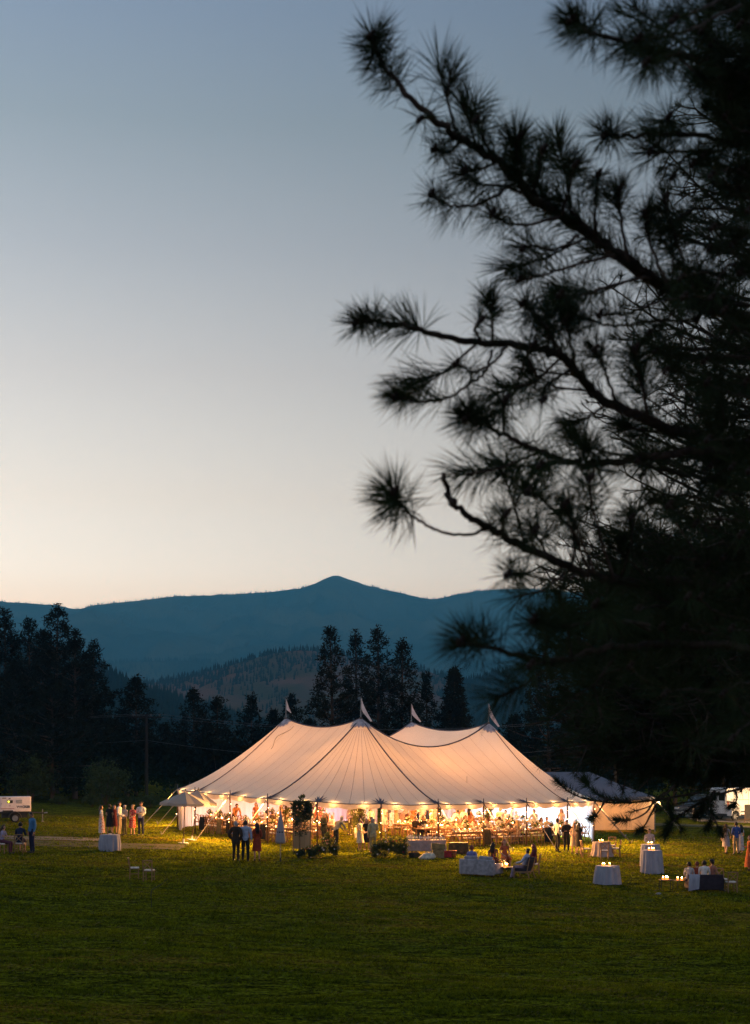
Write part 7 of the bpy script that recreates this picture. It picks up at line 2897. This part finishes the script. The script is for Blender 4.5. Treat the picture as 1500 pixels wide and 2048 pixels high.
lp = ground_pt(1047, 1757)
lounge_chair('wooden lounge chair with dark cushions right of the candles', lp, -118)
person('person in blue shirt leaning back in the wooden lounge chair', lp, -118, pose='lounge', hair='black', z=lp.z - 0.03, top=('shirt', LBLUE), bottom=('trousers', (0.35, 0.28, 0.38)))
lq = ground_pt(1069, 1748)
chair('cross-back chair behind the lounge chair', lq, -100)
person('person with red hair and plum shawl on the chair behind the lounge chair', lq, -100, pose='sit', sex='f', hair='red', style='longhair', top=('jacket', (0.10, 0.02, 0.03)), bottom=('skirt', (0.08, 0.03, 0.05)))


def low_table(label, p, w, d, h, m, frame, rz=0.0):
    o = thing('side_table', label, 'table', p, rz)
    MB().box((0, 0, h - 0.015), (w, d, 0.03)).build('tabletop', m, o)
    for sx in (-1, 1):
        for sy in (-1, 1):
            MB().tube([(sx * (w / 2 - 0.025), sy * (d / 2 - 0.025), 0), (sx * (w / 2 - 0.025), sy * (d / 2 - 0.025), h - 0.03)], 0.013, 4).build('leg', frame, o)
    return p + V((0, 0, h))


t = low_table('low wooden coffee table with candles between the pale sofa and the lounge chair', ground_pt(1006, 1753), 0.95, 0.6, 0.44, M_WOODDK, M_WOODDK, R(-20))
cluster(t, 4, 'on the coffee table by the pale sofa', 0.16, 9, 1.2, off=(0.10, -0.05))
cluster(t, 1, 'at the left end of the coffee table', 0.02, 3, 1.1, off=(-0.34, 0))
arrangement('small pale flower posy on the coffee table', t + V((-0.05, 0.15, 0)), 0.30, 0.26, 85, ('white', 'peach'), 12, 0.035, 0.06, 140, 0.08)

# ------------------------------------------------------------------ dark sofa group
ds = ground_pt(1408, 1783)
sofa('dark plum sofa with its back to the camera on the right lawn', ds, 183, 1.42, M_DSOFA, 0.74, False)
tv = thing('draped_throw', 'pale blanket hung over the left end of the dark sofa', 'throw', ds, R(183))
vs_, fs_ = [], []
prof = [(0.16, 0.60), (0.24, 0.72), (0.36, 0.752), (0.465, 0.73), (0.478, 0.50), (0.49, 0.25), (0.51, 0.06)]
n = 16
for i in range(n):
    x = lerp(0.30, 0.76, i / (n - 1))
    for j, (y, z) in enumerate(prof):
        f = max(0, j - 3) / 3
        vs_.append((x + 0.05 * f, y + 0.02 * math.sin(i * 1.3) * f, z + (0.10 * (1 - i / n) * f if j == len(prof) - 1 else 0)))
m_ = len(prof)
for i in range(n - 1):
    for j in range(m_ - 1):
        fs_.append((i * m_ + j, (i + 1) * m_ + j, (i + 1) * m_ + j + 1, i * m_ + j + 1))
MB().add(vs_, fs_).build('cloth', M_LINEN, tv, smooth=True)
d_ = V((math.sin(R(183)), -math.cos(R(183)), 0))


def on_sofa(dx, dy):
    s_ = V((math.cos(R(183)), math.sin(R(183)), 0))
    q = ds + s_ * dx + d_ * dy
    return V((q.x, q.y, float(gz(q.x, q.y)) + 0.0))


person('dark haired person wrapped in a pale blanket at the left end of the dark sofa', on_sofa(0.62, 0.05), 170, pose='sitback', sex='f', hair='black', h=1.60, top=('shirt', (0.45, 0.42, 0.42)), bottom=('trousers', (0.05, 0.04, 0.04)))
person('auburn haired person second from the left on the dark sofa', on_sofa(0.30, 0.10), 190, pose='sitback', sex='f', hair='red', h=1.62, top=('top', (0.30, 0.06, 0.03)), bottom=('trousers', BLACK))
person('person with short black hair and white collar on the dark sofa', on_sofa(0.0, 0.02), 178, pose='sitback', hair='black', h=1.70, top=('shirt', WHITE), bottom=('trousers', BLACK))
person('person with dark hair bun at the right end of the dark sofa', on_sofa(-0.42, 0.0), 120, pose='sitback', sex='f', hair='black', style='bun', h=1.78, top=('top', (0.30, 0.14, 0.10)), bottom=('trousers', BLACK), skin=1)
M_IRON = mat('black_iron', (0.015, 0.014, 0.014), 0.5)
t = low_table('low square table on thin black legs left of the dark sofa, farther from it', ground_pt(1332, 1783), 0.52, 0.46, 0.50, M_WOODDK, M_IRON)
cluster(t, 4, 'on the outer black legged table', 0.12, 5, 1.2)
t = low_table('low square table on thin black legs touching the left end of the dark sofa', ground_pt(1361, 1779), 0.48, 0.44, 0.40, M_WOODDK, M_IRON, R(12))
cluster(t, 3, 'on the black legged table beside the dark sofa', 0.12, 5, 1.2)
chair('cross-back chair glowing orange beside the dark sofa', ground_pt(1444, 1780), 15)
chair('cross-back chair with its back to the camera right of the dark sofa', ground_pt(1462, 1786), 185)
M_STONE = mat('pale_stone', (0.30, 0.28, 0.26), 0.9, bump=0.6)
mb = MB()
mb.ball((0, 0, 0.03), (0.12, 0.09, 0.055), 10, 6)
o = mb.build('flat_stone', M_STONE, None, ground_pt(1317, 1789), smooth=True)
tag(o, 'pale flat stone in the grass below the candle table', 'stone')

# pair seated at the left picture edge
c_ = ground_pt(40, 1706)
chair('cross-back chair at the left edge under the seated person in navy', c_, 178)
person('person in navy dress seated with the back to the camera at the left edge', c_, 178, pose='sit', sex='f', hair='black', style='bun', h=1.9, **dress(NAVY, sleeve=True))
c_ = ground_pt(5, 1707)
chair('cross-back chair cut by the left picture edge', c_, 80)
person('person in lilac top seated with crossed legs, cut by the left picture edge', c_, 80, pose='sit', sex='f', hair='brown', style='longhair', top=('top', (0.34, 0.30, 0.42)), bottom=('trousers', (0.09, 0.03, 0.05)))

# thin bent iron stake in the foreground
q = ground_pt(303, 1815)
mb = MB()
mb.tube([(0, 0, -0.05), (0.0, 0, 0.25), (-0.02, 0, 0.45), (0.01, 0, 0.62), (0.12, 0.05, 0.68), (0.30, 0.1, 0.78), (0.55, 0.2, 0.98)], [0.012, 0.012, 0.012, 0.012, 0.011, 0.010, 0.007], 6)
o = mb.build('bent_stake', M_IRON, None, q)
tag(o, 'thin bent iron stake stuck in the grass below the two lone chairs', 'stake')
# ================================================================== vehicles
M_WPAINT = mat('white_van_paint', (0.72, 0.71, 0.68), 0.28, var=0.03, spec=0.5)
M_DPAINT = mat('dark_car_paint', (0.055, 0.035, 0.030), 0.25, var=0.05, spec=0.6)
M_TINT = mat('dark_window_glass', (0.012, 0.014, 0.017), 0.06, spec=0.8)
M_TYRE = mat('tyre_rubber', (0.022, 0.022, 0.023), 0.85, scale=30)
M_RIM = mat('wheel_rim', (0.45, 0.45, 0.44), 0.35, metal=0.7)
M_PLASTIC = mat('black_plastic', (0.025, 0.025, 0.026), 0.6)
M_TAIL = mat('red_tail_lamp', (0.42, 0.02, 0.012), 0.25, spec=0.6)
M_LAMP = mat('clear_head_lamp', (0.60, 0.60, 0.58), 0.12, spec=0.8)
M_PLATE = mat('number_plate', (0.55, 0.55, 0.52), 0.5)


def arch(cx, r, z0, n=9):
    return [(cx + r * math.cos(PI - PI * i / (n - 1)), z0 + r * math.sin(PI - PI * i / (n - 1))) for i in range(n)]


def shell_body(name, prof, W, inset, m, parent):
    """A car body: the side outline (x, z) run across the width, narrowing towards the roof."""
    n = len(prof)
    vs_ = []
    for s in (1, -1):
        for x, z in prof:
            vs_.append((x, s * (W / 2 - inset(x, z)), z))
    rows = []
    fs_ = [tuple(range(n)), tuple(range(2 * n - 1, n - 1, -1))]
    for i in range(n):
        j = (i + 1) % n
        fs_.append((i, i + n, j + n, j))
    o = MB().add(vs_, fs_).build(name, m, parent)
    bv = o.modifiers.new('soft edge', 'BEVEL')
    bv.width = 0.035
    bv.segments = 2
    bv.limit_method = 'ANGLE'
    bv.angle_limit = R(40)
    return o


def side_panel(name, pts, W, inset, m, parent, s, proud=0.008):
    vs_ = [(x, s * (W / 2 - inset(x, z) + proud), z) for x, z in pts]
    vs2 = [(x, s * (W / 2 - inset(x, z) - 0.02), z) for x, z in pts]
    n = len(pts)
    fs_ = [tuple(range(n)) if s > 0 else tuple(range(n - 1, -1, -1))]
    for i in range(n):
        j = (i + 1) % n
        fs_.append((i, n + i, n + j, j))
    return MB().add(vs_ + vs2, fs_).build(name, m, parent)


def wheel(parent, x, y, r, w=0.22, spokes=5):
    tyre = MB()
    rot = Matrix.Rotation(R(90), 3, 'X')
    tyre.lathe([(r * 0.66, -w / 2), (r * 0.92, -w / 2), (r, -w * 0.3), (r, w * 0.3), (r * 0.92, w / 2), (r * 0.66, w / 2)], 24, (0, 0, 0), rot=rot, caps=False)
    wl = tyre.build('wheel', M_TYRE, parent, (x, y, r), smooth=True)
    so = 1 if y > 0 else -1
    rm = MB().lathe([(r * 0.68, -w * 0.42), (r * 0.62, -w * 0.30), (r * 0.20, -w * 0.22), (r * 0.14, -w * 0.34), (0.0, -w * 0.34)], 20, rot=Matrix.Rotation(R(90 * so), 3, 'X') @ Matrix.Rotation(PI, 3, 'X') if False else Matrix.Rotation(R(-90 * so), 3, 'X') @ Matrix.Scale(1, 3), caps=False)
    rm.build('rim', M_RIM, wl, smooth=True)
    for k in range(spokes):
        a = 2 * PI * k / spokes
        MB().box((r * 0.40 * math.cos(a), so * w * 0.36, r * 0.40 * math.sin(a)), (r * 0.50, 0.03, 0.07), rot=Matrix.Rotation(-a, 3, 'Y')).build('spoke', M_RIM, wl)
    return wl


# ---- white cargo van, seen from its right rear quarter
vr = R(31)
vm = Matrix.Rotation(vr, 3, 'Z')
wpt = ground_pt(1470, 1642)
vp = wpt - vm @ V((-1.85, -0.88, 0))
vp.z = wpt.z
van = thing('cargo_van', 'white high roofed cargo van lit by a work lamp at the right edge', 'van', vp, vr)
VW = 2.0


def vin(x, z):
    return 0.0 if z < 1.1 else 0.13 * ((z - 1.1) / 1.5) ** 1.4


vprof = [(-2.78, 0.42), *arch(-1.85, 0.42, 0.40), *arch(1.65, 0.42, 0.40), (2.62, 0.40), (2.80, 0.55), (2.78, 0.92), (2.55, 1.12), (2.05, 1.28), (1.35, 2.05), (1.05, 2.42), (0.6, 2.52), (-2.55, 2.55), (-2.72, 2.48), (-2.80, 1.2)]
shell_body('body', vprof, VW, vin, M_WPAINT, van)
for s in (1, -1):
    side_panel('cab_window', [(0.75, 1.32), (1.82, 1.32), (1.30, 1.95), (0.75, 2.0)], VW, vin, M_TINT, van, s)
    side_panel('rub_strip', [(-1.35, 0.66), (1.15, 0.66), (1.15, 0.76), (-1.35, 0.76)], VW, vin, M_PLASTIC, van, s, 0.018)
    side_panel('tail_lamp', [(-2.77, 0.95), (-2.62, 0.95), (-2.62, 1.55), (-2.77, 1.55)], VW, vin, M_TAIL, van, s, 0.015)
    side_panel('sill', [(-1.38, 0.40), (1.18, 0.40), (1.18, 0.50), (-1.38, 0.50)], VW, vin, M_PLASTIC, van, s, 0.012)
    side_panel('door_seam', [(-0.45, 0.72), (-0.435, 0.72), (-0.435, 2.25), (-0.45, 2.25)], VW, vin, M_PLASTIC, van, s, 0.003)
    side_panel('door_seam', [(0.64, 0.72), (0.655, 0.72), (0.655, 2.25), (0.64, 2.25)], VW, vin, M_PLASTIC, van, s, 0.003)
    side_panel('side_rail', [(-2.4, 1.62), (-0.5, 1.62), (-0.5, 1.645), (-2.4, 1.645)], VW, vin, M_PLASTIC, van, s, 0.006)
    MB().box((1.62, s * 1.12, 1.42), (0.10, 0.20, 0.30)).build('wing_mirror', M_PLASTIC, van)
    MB().box((0.72, s * (VW / 2 + 0.01), 1.20), (0.16, 0.03, 0.03)).build('handle', M_PLASTIC, van)
    MB().box((2.66, s * 0.72, 0.86), (0.12, 0.36, 0.22)).build('headlight', M_LAMP, van)
    wheel(van, -1.85, s * 0.86, 0.345)
    wheel(van, 1.65, s * 0.86, 0.345)
    d = MB().box((-2.805, s * 0.44, 1.42), (0.03, 0.84, 1.80)).build('rear_door', M_WPAINT, van)
    MB().box((-2.822, s * 0.44, 1.85), (0.012, 0.62, 0.55)).build('window', M_TINT, d)
    MB().box((-2.83, s * 0.07, 1.10), (0.03, 0.05, 0.16)).build('handle', M_PLASTIC, d)
MB().box((-2.86, 0, 0.48), (0.16, 1.94, 0.20)).build('bumper', M_PLASTIC, van)
MB().box((2.80, 0, 0.48), (0.14, 1.90, 0.24)).build('bumper', M_PLASTIC, van)
MB().box((-2.945, 0, 0.62), (0.01, 0.31, 0.155)).build('number_plate', M_PLATE, van)
MB().add([(2.06, -0.86, 1.30), (2.06, 0.86, 1.30), (1.38, 0.80, 2.05), (1.38, -0.80, 2.05)], [(0, 1, 2, 3)]).shift((0.012, 0, 0.012)).build('windscreen', M_TINT, van)
MB().box((0.0, 0, 0.40), (5.0, 1.5, 0.14)).build('chassis', M_PLASTIC, van)

# ---- dark sport utility, nose to the left
sr = R(220.5)
sm = Matrix.Rotation(sr, 3, 'Z')
SL, SW = 4.7, 1.88
fpt = ground_pt(1386, 1638)
spv = fpt - sm @ V((SL / 2, SW / 2, 0))
spv.z = fpt.z
suv = thing('parked_car', 'dark sport utility car parked left of the van behind the pine twigs', 'car', spv, sr)


def sin_(x, z):
    return 0.0 if z < 0.98 else 0.20 * (z - 0.98) / 0.75


sprof = [(-2.30, 0.40), *arch(-1.38, 0.40, 0.38), *arch(1.42, 0.40, 0.38), (2.25, 0.36), (2.35, 0.60), (2.28, 0.92), (1.10, 1.06), (0.38, 1.66), (0.0, 1.74), (-1.75, 1.74), (-2.15, 1.62), (-2.34, 1.02)]
shell_body('body', sprof, SW, sin_, M_DPAINT, suv)
for s in (1, -1):
    side_panel('side_window', [(-0.30, 1.10), (0.95, 1.10), (0.38, 1.58), (-0.30, 1.62)], SW, sin_, M_TINT, suv, s)
    side_panel('side_window', [(-1.25, 1.10), (-0.38, 1.10), (-0.38, 1.62), (-1.25, 1.62)], SW, sin_, M_TINT, suv, s)
    side_panel('side_window', [(-2.10, 1.12), (-1.33, 1.10), (-1.33, 1.62), (-1.85, 1.60)], SW, sin_, M_TINT, suv, s)
    side_panel('door_seam', [(-0.345, 0.45), (-0.335, 0.45), (-0.335, 1.06), (-0.345, 1.06)], SW, sin_, M_PLASTIC, suv, s, 0.003)
    side_panel('sill', [(-0.95, 0.37), (0.98, 0.37), (0.98, 0.47), (-0.95, 0.47)], SW, sin_, M_PLASTIC, suv, s, 0.012)
    MB().box((0.30, s * (SW / 2 + 0.01), 0.95), (0.18, 0.03, 0.035)).build('handle', M_RIM, suv)
    MB().box((-0.75, s * (SW / 2 + 0.01), 0.95), (0.18, 0.03, 0.035)).build('handle', M_RIM, suv)
    MB().box((0.92, s * 1.03, 1.10), (0.10, 0.20, 0.14)).build('wing_mirror', M_DPAINT, suv)
    MB().box((2.27, s * 0.66, 0.80), (0.14, 0.42, 0.15)).build('headlight', M_LAMP, suv)
    MB().tube([(-1.7, s * 0.66, 1.80), (0.0, s * 0.66, 1.80)], 0.02, 6).build('roof_rail', M_RIM, suv)
    MB().box((-2.28, s * 0.78, 1.12), (0.10, 0.20, 0.36)).build('tail_lamp', M_TAIL, suv)
    wheel(suv, -1.38, s * 0.84, 0.36, 0.24)
    wheel(suv, 1.42, s * 0.84, 0.36, 0.24)
MB().add([(1.08, -0.80, 1.08), (1.08, 0.80, 1.08), (0.40, 0.72, 1.65), (0.40, -0.72, 1.65)], [(0, 1, 2, 3)]).shift((0.012, 0, 0.012)).build('windscreen', M_TINT, suv)
for i in range(4):
    MB().box((2.345, 0, 0.66 + i * 0.05), (0.03, 0.84, 0.022)).build('grille_bar', M_RIM, suv)
MB().box((2.36, 0, 0.46), (0.10, 1.80, 0.14)).build('bumper', M_RIM, suv)
MB().box((-2.36, 0, 0.50), (0.10, 1.80, 0.20)).build('bumper', M_PLASTIC, suv)
MB().box((2.415, 0, 0.52), (0.01, 0.31, 0.13)).build('number_plate', M_PLATE, suv)
MB().box((0, 0, 0.40), (4.0, 1.5, 0.14)).build('chassis', M_PLASTIC, suv)

# ---- dark notice board on legs at the right edge
np_ = ground_pt(1504, 1647)
o = thing('notice_board', 'dark board on short legs cut by the right edge in front of the van', 'board', np_, R(-8))
M_CHALK = mat('dark_board_face', (0.035, 0.030, 0.026), 0.8, scale=4)
MB().box((0, 0, 0.86), (1.0, 0.03, 1.02)).build('panel', M_CHALK, o)
for s in (-1, 1):
    MB().box((s * 0.525, 0, 0.70), (0.05, 0.06, 1.40)).build('leg', M_WOODDK, o)
    MB().box((0, 0, 0.86 + s * 0.535), (0.998, 0.05, 0.05)).build('rail', M_WOODDK, o)

# ---- work lamp on a tripod beyond the right edge; its light falls on the van and the yard
wl = V((33.2, 103.0, float(gz(33.2, 103.0))))
o = thing('work_lamp', 'bright work lamp on a tripod standing right of the vehicles', 'lamp', wl, R(-20))
for k in range(3):
    a = 2 * PI * k / 3
    MB().tube([(0, 0, 1.2), (0.55 * math.cos(a), 0.55 * math.sin(a), 0)], 0.018, 6).build('leg', M_STEEL, o)
MB().tube([(0, 0, 1.1), (0, 0, 2.1)], 0.02, 6).build('pole', M_STEEL, o)
MB().box((0, 0.05, 2.2), (0.36, 0.12, 0.26)).build('housing', M_HOUSING, o)
MB().box((0, 0.115, 2.2), (0.30, 0.01, 0.20)).build('lens', M_LENS, o)
l = bpy.data.lights.new('work_lamp_light', 'SPOT')
l.energy = 15000
l.color = (1.0, 0.62, 0.30)
l.spot_size = R(110)
l.spot_blend = 0.6
l.shadow_soft_size = 0.12
lo = bpy.data.objects.new('work_lamp_light', l)
COL.objects.link(lo)
lo.location = wl + V((0, 0.25, 2.2))
lo.rotation_euler = (V((28.5, 112.5, 0.6)) - lo.location).to_track_quat('-Z', 'Y').to_euler()

# ---- white generator trailer at the left edge
gr_ = R(16)
gp = ground_pt(30, 1645)
gm = Matrix.Rotation(gr_, 3, 'Z')
M_GEN = mat('white_generator_panel', (0.78, 0.70, 0.69), 0.4, var=0.04)
M_TEAL = mat('grey_teal_panel', (0.22, 0.27, 0.29), 0.5)
M_GLOW = emitter('yellow_status_lamp', (0.85, 0.75, 0.06), 3.0)
GL, GW, GH, GB = 1.95, 0.95, 0.92, 0.66
gorg = gp - gm @ V((0.02, -0.48, 0))
gorg.z = gp.z
gen = thing('generator_trailer', 'white generator on a small trailer at the left edge of the lawn', 'generator', gorg, gr_)
gb_ = soft('housing', (0, 0, GB + GH / 2), (GL, GW, GH), M_GEN, gen, 0.04)
MB().box((-GL / 2 - 0.012, 0, GB + GH / 2), (0.02, GW - 0.08, GH - 0.08)).build('end_panel', M_TEAL, gen)
ep = MB().box((-GL / 2 - 0.026, 0, GB + 0.42), (0.012, GW - 0.26, 0.60)).build('radiator_grille', M_HOUSING, gen)
for i in range(7):
    MB().box((-GL / 2 - 0.036, 0, GB + 0.16 + i * 0.085), (0.012, GW - 0.30, 0.02)).build('slat', M_TEAL, ep)
yf = -GW / 2
dr = MB().box((-0.15, yf - 0.006, GB + 0.50), (1.30, 0.014, 0.66)).build('service_door', M_GEN, gen)
MB().box((-0.78, yf - 0.018, GB + 0.50), (0.02, 0.012, 0.08)).build('hinge', M_STEEL, dr)
MB().box((-0.28, yf - 0.02, GB + 0.62), (0.34, 0.016, 0.17)).build('control_panel', M_HOUSING, gen)
MB().lathe([(0.0, 0.03), (0.05, 0.025), (0.06, 0.0)], 12, rot=Matrix.Rotation(R(90), 3, 'X')).build('status_lamp', M_GLOW, gen, (-0.36, yf - 0.026, GB + 0.62))
vg = MB().box((0.26, yf - 0.016, GB + 0.62), (0.36, 0.012, 0.22)).build('vent', M_TEAL, gen)
for i in range(5):
    MB().box((0.26, yf - 0.027, GB + 0.54 + i * 0.042), (0.34, 0.012, 0.014)).build('slat', M_GEN, vg)
MB().box((-0.42, yf - 0.016, GB + 0.20), (0.80, 0.010, 0.022)).build('stripe', M_RED, gen)
MB().box((-0.62, yf - 0.012, GB + 0.84), (0.24, 0.008, 0.05)).build('badge', M_HOUSING, gen)
MB().box((-0.30, yf - 0.012, GB + 0.80), (0.12, 0.02, 0.06)).build('handle', M_HOUSING, gen)
MB().box((-0.28, yf - 0.012, GB + 0.36), (0.05, 0.006, 0.05)).build('warning_label', M_RED, gen)
MB().box((-0.40, yf - 0.010, GB + 0.05), (0.62, 0.016, 0.07)).build('lower_vent', M_HOUSING, gen)
tx = bpy.data.curves.new('lettering', 'FONT')
tx.body = 'WACKER'
tx.size = 0.195
tx.extrude = 0.004
tx.offset = 0.006
tx.align_x = 'RIGHT'
tx.materials.append(M_HOUSING)
to = bpy.data.objects.new('lettering', tx)
COL.objects.link(to)
tme = bpy.data.meshes.new_from_object(to.evaluated_get(bpy.context.evaluated_depsgraph_get()))
bpy.data.objects.remove(to)
to = link('lettering', tme, gen)
to.location = (GL / 2 - 0.05, yf - 0.010, GB + 0.235)
to.rotation_euler = (R(90), 0, 0)
MB().box((0, 0, GB - 0.06), (GL + 0.1, 0.80, 0.12)).build('frame', M_HOUSING, gen)
MB().box((0, 0, GB - 0.25), (GL * 0.8, 0.5, 0.26)).build('fuel_tank', M_HOUSING, gen)
for s in (1, -1):
    MB().tube([(0.02 + 0.36 * math.cos(PI * i / 8), s * 0.55, 0.30 + 0.34 * math.sin(PI * i / 8)) for i in range(9)], 0.05, 4, flat=2.0).build('mudguard', M_HOUSING, gen)
    wheel(gen, 0.02, s * 0.55, 0.27, 0.18, 8)
MB().tube([(GL / 2, -0.25, GB - 0.08), (GL / 2 + 0.85, 0, GB - 0.12)], 0.04, 4).tube([(GL / 2, 0.25, GB - 0.08), (GL / 2 + 0.85, 0, GB - 0.12)], 0.04, 4).build('drawbar', M_HOUSING, gen)
MB().tube([(GL / 2 + 0.80, 0, GB - 0.12), (GL / 2 + 1.02, 0, GB - 0.10)], 0.05, 6).build('coupling', M_STEEL, gen)
MB().tube([(GL / 2 + 0.72, 0, 0.08), (GL / 2 + 0.72, 0, GB + 0.12)], 0.03, 6).lathe([(0.07, 0.0), (0.07, 0.05), (0.03, 0.08)], 10, (GL / 2 + 0.72, 0, 0.0)).build('jockey_stand', M_STEEL, gen)
